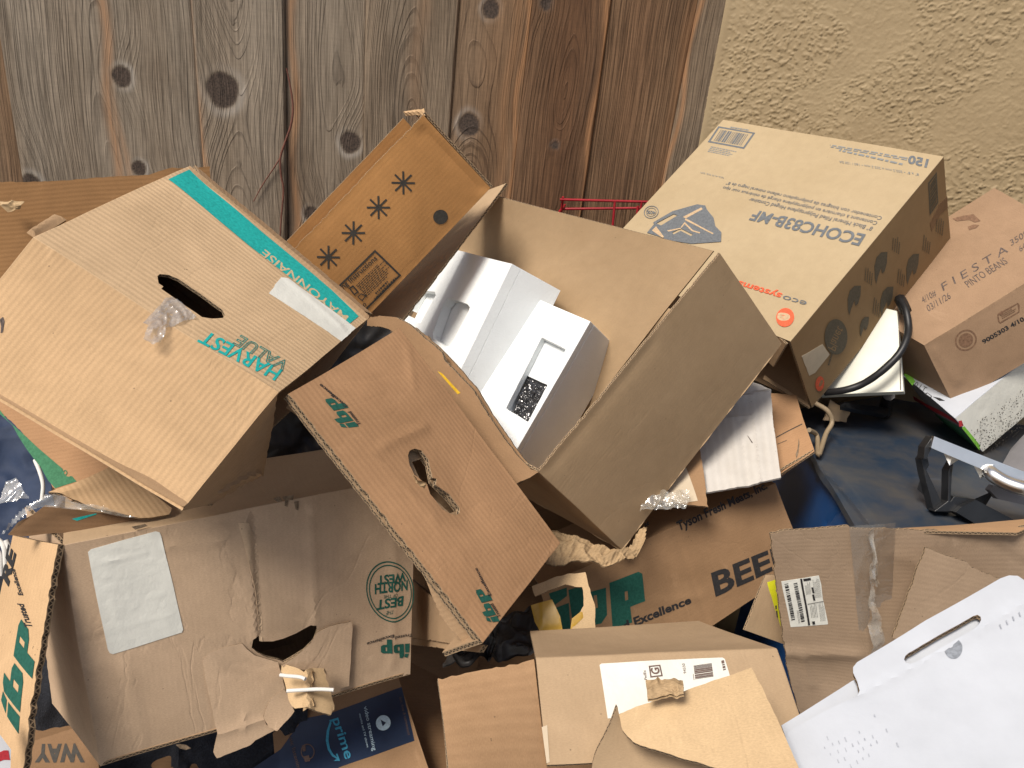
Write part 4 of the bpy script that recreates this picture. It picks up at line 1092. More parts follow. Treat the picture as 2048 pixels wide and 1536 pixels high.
{"k":"t","t":"NORTH","f":[[0.98,0.4908],[0.863,0.511],[0.9799,0.4435]],"ink":"ink_green","b":0.03,"s":0,"o":0},
{"k":"t","t":"WEST","f":[[0.972,0.5342],[0.872,0.5496],[0.9724,0.4918]],"ink":"ink_green","b":0.03,"s":0,"o":0},
{"k":"p","poly":[[0.9938,0.1639],[0.9749,0.1701],[0.9769,0.1248],[0.9925,0.1195]],"holes":[],"ink":"ink_green"},
{"k":"p","poly":[[0.9916,0.114],[0.9771,0.1189],[0.9746,0.1017],[0.9859,0.0943]],"holes":[],"ink":"ink_green"},
{"k":"p","poly":[[0.9705,0.1716],[0.9387,0.1821],[0.9312,0.1788],[0.9325,0.1469],[0.9404,0.137],[0.9547,0.1322],[0.9559,0.1044],[0.9669,0.1007],[0.9732,0.1072]],"holes":[[[0.9545,0.1639],[0.9468,0.1665],[0.9476,0.1461],[0.9553,0.1435]]],"ink":"ink_green"},
{"k":"p","poly":[[0.9246,0.2139],[0.9062,0.2199],[0.9072,0.1925],[0.8932,0.1972],[0.8849,0.1928],[0.8859,0.1626],[0.8948,0.1524],[0.9273,0.1415]],"holes":[[[0.9077,0.1795],[0.9012,0.1817],[0.9019,0.1615],[0.9084,0.1593]]],"ink":"ink_green"},
{"k":"t","t":"Trusted","f":[[1.004,0.2117],[0.9372,0.2241],[1.003,0.1971]],"ink":"ink_black","b":0.02,"s":0.2,"o":0},
{"k":"t","t":"Excellence","f":[[0.9312,0.238],[0.833,0.232],[0.9313,0.2231]],"ink":"ink_black","b":0.02,"s":0.2,"o":0},
{"k":"p","poly":[[0.2121,-0.0031],[0.2238,-0.0049],[0.242,-0.0179],[0.255,-0.0403],[0.2404,-0.0411],[0.2224,-0.0257]],"holes":[],"ink":"ink_dirt"},
{"k":"p","poly":[[0.554,1.0249],[0.5746,1.0279],[0.5798,1.0056],[0.565,1.0033]],"holes":[],"ink":"ink_dirt"},
{"k":"p","poly":[[0.5803,1.0238],[0.6159,1.0224],[0.6123,0.9981],[0.5991,1.0067],[0.5951,0.9733],[0.5864,0.9806],[0.5886,1.0053]],"holes":[],"ink":"ink_dirt"},
{"k":"p","poly":[[0.6151,0.9903],[0.6301,0.9904],[0.626,0.9476],[0.6186,0.9545]],"holes":[],"ink":"ink_dirt"},
{"k":"p","poly":[[0.1682,1.0232],[0.2034,1.0244],[0.2103,1.0135],[0.177,1.0072]],"holes":[],"ink":"ink_dirt"}],"m":["kraft_worn","kraft"]},
{"c":[[-0.4853,0.7051,1.0678],[-0.119,0.9143,1.0923],[-0.1807,1.0242,1.0902],[-0.547,0.8149,1.0657]],"d":[["b",-0.012]],"m":["kraft_tan","kraft"]},
{"c":[[-0.0955,0.8468,0.8095],[-0.1571,0.9567,0.8074],[-0.1807,1.0242,1.0902],[-0.119,0.9143,1.0923]]},
{"c":[[-0.504,0.7698,0.7853],[-0.1571,0.9567,0.8074],[-0.0955,0.8468,0.8095],[-0.4423,0.6599,0.7874]]},
{"c":[[-0.5528,0.7444,0.7874],[-0.4423,0.6599,0.7874],[-0.4853,0.7051,1.0678],[-0.5703,0.7701,1.0678]],"r":[0,0,0,0.003],"m":["kraft_worn","kraft"]},
{"c":[[-0.1571,0.9567,0.8074],[-0.504,0.7698,0.7853],[-0.547,0.8149,1.0657],[-0.1807,1.0242,1.0902]]}]],"t":0.005,"m":["kraft_worn","kraft","flute"],"bev":0.006},
{"n":"flap","k":"shell","g":[[{"c":[[-0.5743,0.6157,0.8103],[-0.4694,0.5716,0.8625],[-0.4881,0.7009,1.0708],[-0.5742,0.7483,1.0411]],"r":[0,0.003,0,0],"d":[["b",0.004]],"p":[{"k":"p","poly":[[0.8619,0.1814],[0.8518,0.2529],[0.6455,0.3048],[0.6577,0.2457]],"holes":[],"ink":"ink_green"},
{"k":"p","poly":[[0.6298,0.2566],[0.618,0.3116],[0.5274,0.3453],[0.5203,0.3071]],"holes":[],"ink":"ink_green"},
{"k":"p","poly":[[0.8493,0.2698],[0.8308,0.3932],[0.7987,0.43],[0.6441,0.4673],[0.6149,0.4457],[0.6272,0.39],[0.4908,0.4221],[0.502,0.3793],[0.5512,0.3437]],"holes":[[[0.7797,0.3486],[0.7746,0.3784],[0.678,0.4021],[0.684,0.3722]]],"ink":"ink_green"},
{"k":"p","poly":[[0.9509,0.4124],[0.9421,0.4857],[0.8108,0.5181],[0.8014,0.5747],[0.7589,0.6182],[0.6015,0.6543],[0.5718,0.6278],[0.6031,0.4974]],"holes":[[[0.7469,0.5335],[0.742,0.5596],[0.6393,0.5835],[0.6451,0.5574]]],"ink":"ink_green"},
{"k":"t","t":"Trusted","f":[[0.8297,0.6264],[0.584,0.7198],[0.7077,0.6234]],"ink":"ink_black","b":0.03,"s":0.15,"o":0},
{"k":"t","t":"Excellence","f":[[0.5432,0.7568],[0.2258,0.8609],[0.4558,0.7533]],"ink":"ink_black","b":0.03,"s":0.15,"o":0},
{"k":"t","t":"RE","f":[[0.1781,0.7811],[0.166,0.9262],[-0.027,0.8156]],"ink":"ink_black","b":0.05,"s":0,"o":0}],"m":["kraft_light_x","kraft"]}]],"t":0.0075,"m":["kraft_light_x","kraft_in","flute"],"bev":0.003},
{"n":"torn_tab","k":"shell","g":[[{"c":[[-0.3258,0.7086,0.7686],[-0.253,0.753,0.7914],[-0.2631,0.7716,0.8761],[-0.3489,0.7376,0.914]],"o":[[0.0087,0.8693],[0.0924,0.9509],[0.286,1.0312],[0.5428,1.133],[0.5997,1.0772],[0.6996,1.0143],[0.8479,0.9961],[0.9988,0.9738],[1.0366,0.8202],[1.0924,0.4866],[0.9286,0.4649],[0.8557,0.4066],[0.7497,0.2276],[0.7875,0.1003],[0.9495,-0.025],[0.6091,-0.0199],[0.5345,-0.0439],[0.0448,-0.0074],[0.0103,0.0581],[0.0987,0.205]],"r":[0.001,0.001,0.001,0.001],"d":[["k",0.0987,0.205,0.7693,0.1759,0.004,0.002],["bv",0.006,0],["k",0.5052,0.335,0.46,0.1366,0.003,0.0015]],"m":["kraft_worn","kraft"]}]],"t":0.002,"m":["kraft_worn","kraft","flute"],"bev":0.003},
{"n":"torn_tab","k":"shell","g":[[{"c":[[-0.2482,0.765,0.833],[-0.1747,0.7995,0.8197],[-0.1789,0.8232,0.9117],[-0.2363,0.7946,0.9161]],"o":[[0.2871,0.8969],[0.5003,0.9625],[0.9659,0.9984],[1.0066,0.9028],[1.0135,0.004],[0.7866,-0.0341],[0.5527,0.3052],[0.2454,0.3052],[-0.2272,0.4204],[-0.0367,0.5289],[0.2031,0.7314]],"r":[0.001,0.001,0.001,0.001],"d":[["bv",0.004,1]],"m":["kraft_worn","kraft"]}]],"t":0.002,"m":["kraft_worn","kraft","flute"],"bev":0.003},
{"n":"torn_tab","k":"shell","g":[[{"c":[[-0.2709,0.7428,0.7963],[-0.2524,0.7515,0.793],[-0.2407,0.7683,0.831],[-0.2668,0.7567,0.8381]],"o":[[-0.0977,0.5529],[0.0601,0.7997],[0.5341,1.0771],[1.4135,0.4075],[1.2241,0.2008],[0.7434,-0.0646],[0.1791,0.0414],[-0.1781,0.3069]],"r":[0.0015,0.0015,0.0015,0.0015],"d":[["bv",0.012,0]],"m":["kraft_worn","kraft"]}]],"t":0.002,"m":["kraft_worn","kraft","flute"],"bev":0.003},
{"n":"torn_tab","k":"shell","g":[[{"c":[[-0.233,0.7309,0.84],[-0.1802,0.7351,0.8371],[-0.2042,0.7743,0.8689],[-0.2641,0.7777,0.8638]],"o":[[0.0,1.0],[0.1958,0.9804],[0.4659,0.8919],[0.5736,0.8077],[0.7735,0.9594],[1.0225,1.0212],[1.046,0.7027],[1.0745,0.1882],[0.9471,-0.0588],[0.5356,-0.0057],[0.3881,0.017],[0.1179,0.0106],[0.0175,0.1634],[0.0243,0.6797]],"r":[0.002,0.002,0.002,0.002],"d":[["k",0.6579,0.8535,0.4865,0.0258,0.006,0.01],["cu",0.012]],"m":["kraft_pale","kraft"]}]],"t":0.003,"m":["kraft_pale","kraft","flute"],"bev":0.003},
{"n":"torn_paper","k":"crumple","c":[[-0.2121,0.7268,0.8432],[-0.1996,0.7261,0.8498],[-0.2116,0.763,0.8728],[-0.2254,0.7632,0.8679]],"amp":0.006,"freq":55,"m":["torn_liner"],"nn":24,"seed":8,"t":0.0006},
{"n":"paper_label","k":"shell","g":[[{"c":[[-0.4423,0.6599,0.7874],[-0.0955,0.8468,0.8095],[-0.119,0.9143,1.0923],[-0.4853,0.7051,1.0678]],"o":[[0.0556,0.9525],[0.0637,0.9614],[0.1477,0.9736],[0.2281,0.9828],[0.238,0.9752],[0.241,0.9579],[0.2681,0.5275],[0.2637,0.5143],[0.0811,0.4864],[0.0735,0.4949],[0.0698,0.5149]],"d":[["k",0.4714,1.0409,0.4773,0.4096,0.008,0.0025],["k",0.4957,1.0108,0.4878,0.4053,0.004,-0.003],["k",0.6664,0.9818,0.66,0.3977,0.005,0.002],["k",0.9338,0.9264,0.93,0.0754,0.006,0.0015],["k",0.2469,0.9087,0.4502,0.8775,0.004,0.0012],["k",0.5059,0.8242,0.7521,0.8612,0.004,0.001],["k",0.1073,0.4487,0.1262,0.0126,0.006,0.001],["g",0.5456,0.2349,0.06,0.05,-0.006],["b",0.004],["k",0.0894,0.8949,0.1952,0.8991,0.0018,0.0006],["k",0.1096,0.6006,0.243,0.6049,0.0018,0.0006],["k",0.0694,0.8462,0.1312,0.8157,0.0018,0.0004],["k",0.1765,0.8702,0.2417,0.8431,0.0014,0.0005],["k",0.0801,0.7855,0.116,0.7787,0.0014,0.0005],["k",0.1937,0.7053,0.2408,0.7017,0.0018,0.0006],["k",0.0962,0.7363,0.1154,0.5173,0.0018,0.0004],["k",0.1123,0.6831,0.1489,0.672,0.0014,0.0005]],"off":0.0006,"w":1}]],"t":0.0004,"m":["paper_label","paper_label","paper_label"],"bev":0.003},
{"n":"tape_strip","k":"shell","g":[[{"c":[[-0.4423,0.6599,0.7874],[-0.0955,0.8468,0.8095],[-0.119,0.9143,1.0923],[-0.4853,0.7051,1.0678]],"o":[[0.4512,0.9495],[0.4807,0.94],[0.4997,0.8299],[0.4941,0.6282],[0.4938,0.3735],[0.4841,0.3813],[0.4827,0.5253],[0.4808,0.6559],[0.464,0.8197]],"r":[0.0008,0.0008,0.0008,0.0008],"off":0.0006,"d":[["k",0.4714,1.0409,0.4773,0.4096,0.008,0.0025],["k",0.4957,1.0108,0.4878,0.4053,0.004,-0.003],["k",0.6664,0.9818,0.66,0.3977,0.005,0.002],["k",0.9338,0.9264,0.93,0.0754,0.006,0.0015],["k",0.2469,0.9087,0.4502,0.8775,0.004,0.0012],["k",0.5059,0.8242,0.7521,0.8612,0.004,0.001],["k",0.1073,0.4487,0.1262,0.0126,0.006,0.001],["g",0.5456,0.2349,0.06,0.05,-0.006],["b",0.004]],"w":1}]],"t":0.0012,"m":["kraft_lift","kraft_lift","kraft_lift"],"bev":0.003},
{"n":"string","k":"tubes","lst":[[[-0.2486,0.7409,0.8823],[-0.2394,0.7378,0.8852],[-0.2221,0.7348,0.8887],[-0.2138,0.731,0.8901]],[[-0.2372,0.7309,0.8677],[-0.2171,0.7322,0.871],[-0.1969,0.7334,0.874],[-0.1786,0.7339,0.8752]]],"r":0.0024,"m":["string"]}]},
{"n":"container_carton","l":"tall tan carton printed in grey with orange logo, leaning on the stucco wall","c":"carton","b":[0.5642,1.3227,1.091],"noise":[0.001,5],"parts":[{"n":"body","k":"shell","g":[[{"c":[[0.143,1.6127,1.279],[0.4578,1.2257,1.2585],[0.7171,1.4234,1.5745],[0.3956,1.7723,1.5912]],"d":[["b",0.002]],"p":[{"k":"p","poly":[[0.0064,0.9526],[0.2074,0.9525],[0.2238,0.8438],[0.0253,0.8435]],"holes":[[[0.0177,0.9433],[0.1988,0.9448],[0.2127,0.8536],[0.0345,0.8532]]],"ink":"ink_slate"},
{"k":"b","f":[[0.0483,0.8595],[0.2014,0.8605],[0.0347,0.934]],"ink":"ink_slate","n":26},
{"k":"l","f":[[0.0675,0.7858],[0.2196,0.7838],[0.0601,0.8275]],"ink":"ink_slate_lt","rows":4,"fill":0.5,"seed":3,"al":0},
{"k":"l","f":[[0.0705,0.9554],[0.1794,0.9574],[0.0682,0.9651]],"ink":"ink_slate_lt","rows":1,"fill":0.8,"seed":5,"al":0},
{"k":"t","t":"150","f":[[0.9751,0.9296],[0.8978,0.9343],[0.9611,0.9692]],"ink":"ink_slate","b":0.04,"s":-0.2,"o":0},
{"k":"l","f":[[0.8853,0.9609],[0.5435,0.9587],[0.8904,0.9419]],"ink":"ink_slate_lt","rows":2,"fill":0.6,"seed":6,"al":0},
{"k":"l","f":[[0.8864,0.9265],[0.5527,0.9439],[0.8881,0.915]],"ink":"ink_slate_lt","rows":1,"fill":0.8,"seed":7,"al":0},
{"k":"t","t":"8\" x 8\" • 203.2 mm x 203.2 mm • 160 / 150 EA","f":[[0.9645,0.8915],[0.6515,0.8797],[0.9731,0.88]],"ink":"ink_slate_lt","b":0,"s":-0.2,"o":0},
{"k":"t","t":"Contenedor con bisagras de polipropileno relleno mineral negro de 8\"","f":[[0.9662,0.6476],[0.284,0.6364],[0.9684,0.6302]],"ink":"ink_slate","b":0,"s":-0.2,"o":0},
{"k":"t","t":"Contenant à charnière en polypropylène chargé de minéraux noir tipo","f":[[0.9649,0.6199],[0.2866,0.6057],[0.9671,0.6025]],"ink":"ink_slate","b":0,"s":-0.2,"o":0},
{"k":"t","t":"8\" Black Mineral Filled Polypropylene Hinged Container","f":[[0.9648,0.5903],[0.4387,0.5787],[0.9668,0.5707]],"ink":"ink_slate","b":0,"s":-0.2,"o":0},
{"k":"t","t":"ECOHC83B-MF","f":[[0.9608,0.5459],[0.5023,0.5224],[0.9682,0.4903]],"ink":"ink_slate","b":0.025,"s":-0.2,"o":0},
{"k":"t","t":"SO-4-9 KE 2M","f":[[0.2486,0.6558],[0.1226,0.6575],[0.2569,0.6473]],"ink":"ink_slate_lt","b":0,"s":0,"o":0},
{"k":"r","f":[[0.0652,0.36],[0.1026,0.3677],[0.0445,0.3969]],"ink":"ink_slate","ri":0.9,"n":40},
{"k":"r","f":[[0.0652,0.36],[0.0914,0.3651],[0.0515,0.385]],"ink":"ink_slate","ri":0.9,"n":40},
{"k":"t","t":"40%","f":[[0.0825,0.3718],[0.0399,0.3624],[0.0926,0.3528]],"ink":"ink_slate","b":0.02,"s":0,"o":0},
{"k":"t","t":"eco","f":[[0.9535,0.1826],[0.8637,0.1736],[0.9566,0.157]],"ink":"ink_slate","b":0,"s":0,"o":0},
{"k":"t","t":"systems","f":[[0.8551,0.1774],[0.6725,0.1665],[0.8591,0.149]],"ink":"ink_orange","b":0.02,"s":0,"o":0},
{"k":"r","f":[[0.9248,0.0849],[0.9566,0.09],[0.9088,0.1252]],"ink":"ink_orange","ri":0.0,"n":40},
{"k":"t","t":"e","f":[[0.9357,0.1056],[0.8912,0.0924],[0.9517,0.0617]],"ink":"ink_tan","b":0.04,"s":0,"o":0},
{"k":"p","poly":[[0.1342,0.2424],[0.1309,0.2996],[0.1195,0.3065],[0.1606,0.3982],[0.2432,0.4699],[0.2832,0.4755],[0.3059,0.4564],[0.364,0.4238],[0.4007,0.3847],[0.4472,0.3635],[0.4779,0.3178],[0.3663,0.2603],[0.2783,0.2448]],"holes":[[[0.1376,0.3063],[0.1777,0.3835],[0.2007,0.3836],[0.1689,0.3042]],[[0.2466,0.2861],[0.2657,0.3205],[0.3406,0.3093],[0.3382,0.2978],[0.2752,0.308],[0.2598,0.2778]]],"ink":"ink_slate"},
{"k":"p","poly":[[0.2018,0.2619],[0.2164,0.288],[0.2783,0.2448],[0.2354,0.2411]],"holes":[],"ink":"ink_slate"},
{"k":"p","poly":[[0.2304,0.382],[0.2737,0.4587],[0.287,0.4525],[0.2493,0.3793]],"holes":[],"ink":"ink_tan"},
{"k":"p","poly":[[0.2617,0.3257],[0.2593,0.3586],[0.2652,0.3567],[0.2693,0.3246]],"holes":[],"ink":"ink_tan"},
{"k":"p","poly":[[0.2164,0.288],[0.2641,0.3226],[0.2698,0.318],[0.2257,0.2835]],"holes":[],"ink":"ink_tan"},
{"k":"p","poly":[[0.2593,0.3586],[0.3252,0.3298],[0.3624,0.3309],[0.3645,0.3238],[0.3248,0.323],[0.2597,0.3506]],"holes":[],"ink":"ink_tan"},
{"k":"p","poly":[[0.1487,0.2619],[0.1502,0.2902],[0.229,0.2494],[0.2251,0.2425]],"holes":[],"ink":"ink_tan"},
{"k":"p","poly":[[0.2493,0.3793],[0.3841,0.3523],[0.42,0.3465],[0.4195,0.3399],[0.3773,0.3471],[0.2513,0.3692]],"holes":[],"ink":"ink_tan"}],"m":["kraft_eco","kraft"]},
{"c":[[0.4578,1.2257,1.2585],[0.5642,1.3227,1.111],[0.8274,1.5177,1.4198],[0.7171,1.4234,1.5745]],"d":[["b",0.002]],"p":[{"k":"p","poly":[[0.0718,0.8862],[0.0666,0.9454],[0.3986,0.9379],[0.4216,0.8742]],"holes":[[[0.0951,0.8945],[0.0829,0.9374],[0.3742,0.9306],[0.4001,0.8842]]],"ink":"ink_sidegrey"},
{"k":"b","f":[[0.3892,0.8849],[0.1107,0.8978],[0.3643,0.9268]],"ink":"ink_sidegrey","n":20},
{"k":"p","poly":[[0.3783,0.4929],[0.2458,0.5035],[0.1844,0.5247],[0.1909,0.5547],[0.2644,0.5898],[0.3661,0.5763],[0.43,0.5549],[0.4186,0.5381],[0.3465,0.5381],[0.3975,0.5111],[0.4515,0.4948]],"holes":[],"ink":"ink_sidegrey"},
{"k":"p","poly":[[0.8257,0.6783],[0.681,0.687],[0.613,0.708],[0.6183,0.7393],[0.6961,0.7771],[0.8074,0.7649],[0.8781,0.7438],[0.8668,0.726],[0.7884,0.7247],[0.8454,0.6975],[0.9051,0.6815]],"holes":[],"ink":"ink_sidegrey"},
{"k":"p","poly":[[0.3789,0.3146],[0.2535,0.3265],[0.1971,0.3479],[0.2066,0.3769],[0.2808,0.41],[0.3766,0.3956],[0.4352,0.374],[0.4225,0.3578],[0.3536,0.3587],[0.3993,0.3319],[0.449,0.3154]],"holes":[],"ink":"ink_sidegrey"},
{"k":"p","poly":[[0.8323,0.4938],[0.695,0.5042],[0.6324,0.5255],[0.6409,0.5559],[0.7196,0.5917],[0.8247,0.5783],[0.8898,0.5568],[0.877,0.5397],[0.802,0.5395],[0.8534,0.5123],[0.9086,0.4959]],"holes":[],"ink":"ink_sidegrey"},
{"k":"p","poly":[[0.8078,0.3515],[0.7131,0.3599],[0.6702,0.3752],[0.6772,0.3962],[0.7332,0.4202],[0.8055,0.4099],[0.8496,0.3944],[0.8402,0.3828],[0.7884,0.3833],[0.8229,0.3641],[0.8603,0.3524]],"holes":[],"ink":"ink_sidegrey"},
{"k":"l","f":[[0.2974,0.6169],[0.1486,0.6407],[0.4565,0.6598]],"ink":"ink_sidegrey","rows":4,"fill":0.35,"seed":1690,"al":0},
{"k":"l","f":[[0.6985,0.801],[0.5373,0.8234],[0.8706,0.8496]],"ink":"ink_sidegrey","rows":4,"fill":0.35,"seed":1840,"al":0},
{"k":"l","f":[[0.272,0.4335],[0.1237,0.4596],[0.4308,0.4726]],"ink":"ink_sidegrey","rows":4,"fill":0.35,"seed":1555,"al":0},
{"k":"l","f":[[0.7237,0.6165],[0.5611,0.6413],[0.8973,0.6613]],"ink":"ink_sidegrey","rows":4,"fill":0.35,"seed":1715,"al":0},
{"k":"l","f":[[0.7396,0.4425],[0.5759,0.4697],[0.9145,0.4837]],"ink":"ink_sidegrey","rows":4,"fill":0.35,"seed":1595,"al":0},
{"k":"l","f":[[0.6698,0.8989],[0.5099,0.9199],[0.8406,0.9494]],"ink":"ink_sidegrey","rows":4,"fill":0.35,"seed":1905,"al":0},
{"k":"r","f":[[0.5163,0.2196],[0.5055,0.2784],[0.7646,0.239]],"ink":"ink_sidegrey","ri":0.0,"n":40},
{"k":"t","t":"Planet","f":[[0.5157,0.1626],[0.4145,0.2426],[0.6636,0.1952]],"ink":"kraft_eco_side","b":0,"s":0,"o":0},
{"k":"r","f":[[0.8302,0.0735],[0.8541,0.0983],[0.9287,0.0693]],"ink":"ink_orange","ri":0.0,"n":40},
{"k":"t","t":"e","f":[[0.8386,0.0613],[0.7991,0.0858],[0.8985,0.0787]],"ink":"kraft_eco_side","b":0.03,"s":0,"o":0},
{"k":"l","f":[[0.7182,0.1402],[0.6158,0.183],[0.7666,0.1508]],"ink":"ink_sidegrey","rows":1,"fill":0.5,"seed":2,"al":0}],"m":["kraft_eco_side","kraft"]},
{"c":[[0.7171,1.4234,1.5745],[0.8274,1.5177,1.4198],[0.5126,1.9049,1.4407],[0.3956,1.7723,1.5912]]}],[{"c":[[0.2517,1.7084,1.1281],[0.5642,1.3227,1.111],[0.8274,1.5177,1.4198],[0.5126,1.9049,1.4407]],"m":["kraft","kraft"]}]],"t":0.004,"m":["kraft_eco","kraft","flute"],"bev":0.003},
{"n":"flap","k":"shell","g":[[{"c":[[0.408,1.323,1.2882],[0.4561,1.2282,1.2541],[0.4652,1.2863,1.1928],[0.4393,1.3559,1.2071]],"r":[0.002,0,0,0],"m":["kraft_dark","kraft"]}]],"t":0.004,"m":["kraft_dark","kraft","flute"],"bev":0.003},
{"n":"flap","k":"shell","g":[[{"c":[[0.4752,1.3565,1.1427],[0.5614,1.3219,1.1088],[0.5595,1.3303,1.1139],[0.4782,1.365,1.148]],"r":[0.001,0,0.001,0]}]],"t":0.004,"m":["kraft","kraft","flute"],"bev":0.003},
{"n":"clear_tape","k":"shell","g":[[{"c":[[0.4578,1.2257,1.2585],[0.5642,1.3227,1.111],[0.8274,1.5177,1.4198],[0.7171,1.4234,1.5745]],"o":[[0.2891,0.0287],[0.4202,0.1436],[0.629,0.1649],[0.6438,0.0674],[0.6009,0.0351]],"r":[0.001,0.001,0.001,0.001],"off":0.0006,"d":[["b",0.002]],"w":1}]],"t":0.0004,"m":["masking_tape","masking_tape","masking_tape"],"bev":0.003},
{"n":"clear_tape","k":"shell","g":[[{"c":[[0.4578,1.2257,1.2585],[0.5642,1.3227,1.111],[0.8274,1.5177,1.4198],[0.7171,1.4234,1.5745]],"o":[[0.5057,0.869],[0.6177,0.8739],[0.5501,0.9397],[0.5791,0.9973],[0.4509,1.0008],[0.4257,0.9393]],"off":0.0006,"d":[["b",0.002]],"w":1}]],"t":0.0004,"m":["kraft_dark","kraft_dark","kraft_dark"],"bev":0.003}]},
{"n":"open_carton","l":"brown carton with bowed inside wall showing, behind the teal striped carton at far left","c":"carton","b":[-0.8843,1.0757,1.1432],"noise":[0.003,5],"parts":[{"n":"body","k":"shell","g":[[{"c":[[-0.8843,1.0757,1.1932],[-0.5201,1.2062,1.2529],[-0.5329,1.2524,1.427],[-0.8907,1.1242,1.3732]],"o":[[0.0,-0.0],[1.0,-0.0],[1.0,1.0222],[0.9119,1.0122],[0.8507,1.0293],[0.8017,1.0013],[0.7628,0.9722],[0.6286,0.97],[0.4788,0.9623],[0.3148,0.9781],[0.2079,1.0018],[0.0,1.0396]],"r":[0.0015,0.0015,0.0015,0.0015],"d":[["cu",0.012]],"m":["kraft_umber","kraft"]}]],"t":0.004,"m":["kraft_umber","kraft","flute"],"bev":0.003},
{"n":"torn_paper","k":"crumple","c":[[-0.7816,1.1095,1.3491],[-0.7605,1.113,1.3555],[-0.7513,1.1096,1.3688],[-0.7945,1.1201,1.3625]],"amp":0.006,"freq":50,"m":["kraft_pale"],"nn":20,"seed":6,"t":0.0006}]},
{"n":"parcel_carton","l":"tan carton with a white parcel label partly covered, its left flap standing open","c":"carton","b":[0.0761,0.5423,0.9632],"noise":[0.0018,6],"parts":[{"n":"body","k":"shell","g":[[{"c":[[0.0761,0.5423,1.0032],[0.339,0.5757,1.0244],[0.3233,0.6752,1.0645],[0.0594,0.6417,1.0428]],"d":[["b",0.003],["k",0.0149,0.3195,0.2365,0.3046,0.004,0.001]],"m":["kraft_tan","kraft"]},
{"c":[[0.0594,0.6417,1.0428],[0.3233,0.6752,1.0645],[0.2925,0.848,0.957],[0.0603,0.7901,0.9553]],"d":[["b",-0.006]],"m":["kraft_tan","kraft"]},
{"c":[[0.339,0.5757,1.0244],[0.3082,0.7485,0.917],[0.2925,0.848,0.957],[0.3233,0.6752,1.0645]]}]],"t":0.004,"m":["kraft_tan","kraft","flute"],"bev":0.004},
{"n":"flap","k":"shell","g":[[{"c":[[-0.0151,0.4985,1.0284],[0.0772,0.5411,0.9944],[0.0576,0.6418,1.0404],[-0.0394,0.5937,1.0434]],"r":[0,0,0.002,0],"d":[["b",0.004]],"m":["kraft_flute","kraft"]}]],"t":0.004,"m":["kraft_flute","kraft","flute"],"bev":0.003},
{"n":"shipping_label","k":"shell","g":[[{"c":[[0.0761,0.5423,1.0032],[0.339,0.5757,1.0244],[0.3233,0.6752,1.0645],[0.0594,0.6417,1.0428]],"o":[[0.2524,0.8964],[0.2612,0.9095],[0.7599,0.9182],[0.7677,0.9011],[0.7679,0.5049],[0.6209,0.3717],[0.2499,0.371]],"d":[["b",0.003],["k",0.0149,0.3195,0.2365,0.3046,0.004,0.001],["k",0.3254,0.7025,0.4199,0.7124,0.002,0.0005]],"p":[{"k":"t","t":"FedEx","f":[[0.4296,0.7153],[0.433,0.813],[0.4187,0.7164]],"ink":"ink_brown","b":0.01,"s":0,"o":0},
{"k":"p","poly":[[0.4492,0.8552],[0.4977,0.8625],[0.4966,0.7437],[0.4452,0.7332]],"holes":[[[0.4545,0.8427],[0.4917,0.8491],[0.4914,0.756],[0.4512,0.7482]]],"ink":"ink_brown"},
{"k":"t","t":"G","f":[[0.4877,0.7682],[0.4873,0.8355],[0.4557,0.7635]],"ink":"ink_brown","b":0.03,"s":0,"o":0},
{"k":"t","t":"94550","f":[[0.5937,0.7636],[0.5974,0.8669],[0.5822,0.7608]],"ink":"ink_brown","b":0,"s":0,"o":0},
{"k":"b","f":[[0.6222,0.7],[0.6307,0.8456],[0.6991,0.7197]],"ink":"ink_brown","n":18},
{"k":"l","f":[[0.6152,0.6929],[0.6191,0.771],[0.6199,0.6924]],"ink":"ink_brown","rows":1,"fill":0.5,"seed":3,"al":0},
{"k":"b","f":[[0.7457,0.7784],[0.7495,0.8988],[0.7579,0.7871]],"ink":"ink_brown","n":6}],"off":0.0006,"w":1}]],"t":0.0004,"m":["paper_label","paper_label","paper_label"],"bev":0.003},
{"n":"clear_tape","k":"shell","g":[[{"c":[[0.0761,0.5423,1.0032],[0.339,0.5757,1.0244],[0.3233,0.6752,1.0645],[0.0594,0.6417,1.0428]],"o":[[-0.0052,0.3305],[0.0161,0.3459],[0.0102,0.021],[-0.0018,0.0092]],"off":0.0006,"d":[["b",0.003],["k",0.0149,0.3195,0.2365,0.3046,0.004,0.001]],"w":1}]],"t":0.0004,"m":["masking_tape","masking_tape","masking_tape"],"bev":0.003}]},
{"n":"torn_carton","l":"pale kraft carton corner with curved torn edge and ripped notch, standing before the parcel label","c":"carton","b":[0.133,0.4789,1.0455],"noise":[0.002,6],"parts":[{"n":"body","k":"shell","g":[[{"c":[[0.133,0.4789,1.0655],[0.2832,0.4778,1.0905],[0.2574,0.5748,1.119],[0.1323,0.5445,1.0826]],"o":[[0.0067,0.9816],[0.1048,0.9845],[0.203,0.9807],[0.3416,0.9769],[0.4788,0.9627],[0.7487,0.9786],[0.9951,0.9968],[1.0053,0.7549],[1.004,0.4584],[0.9918,0.0598],[0.6451,0.0548],[0.5074,0.1469],[0.3185,0.3036],[0.1832,0.4216],[0.1074,0.509],[0.0524,0.6381],[0.0232,0.7454]],"r":[0.001,0.001,0.001,0.001],"d":[["bu",-0.012,0],["k",0.306,0.957,0.1835,0.6854,0.005,0.0015],["k",0.8533,0.7708,0.7734,0.6768,0.004,0.001],["k",0.3584,0.7198,0.426,0.392,0.006,0.001]],"m":["kraft_pale","kraft"]}]],"t":0.004,"m":["kraft_pale","kraft","flute"],"bev":0.003},
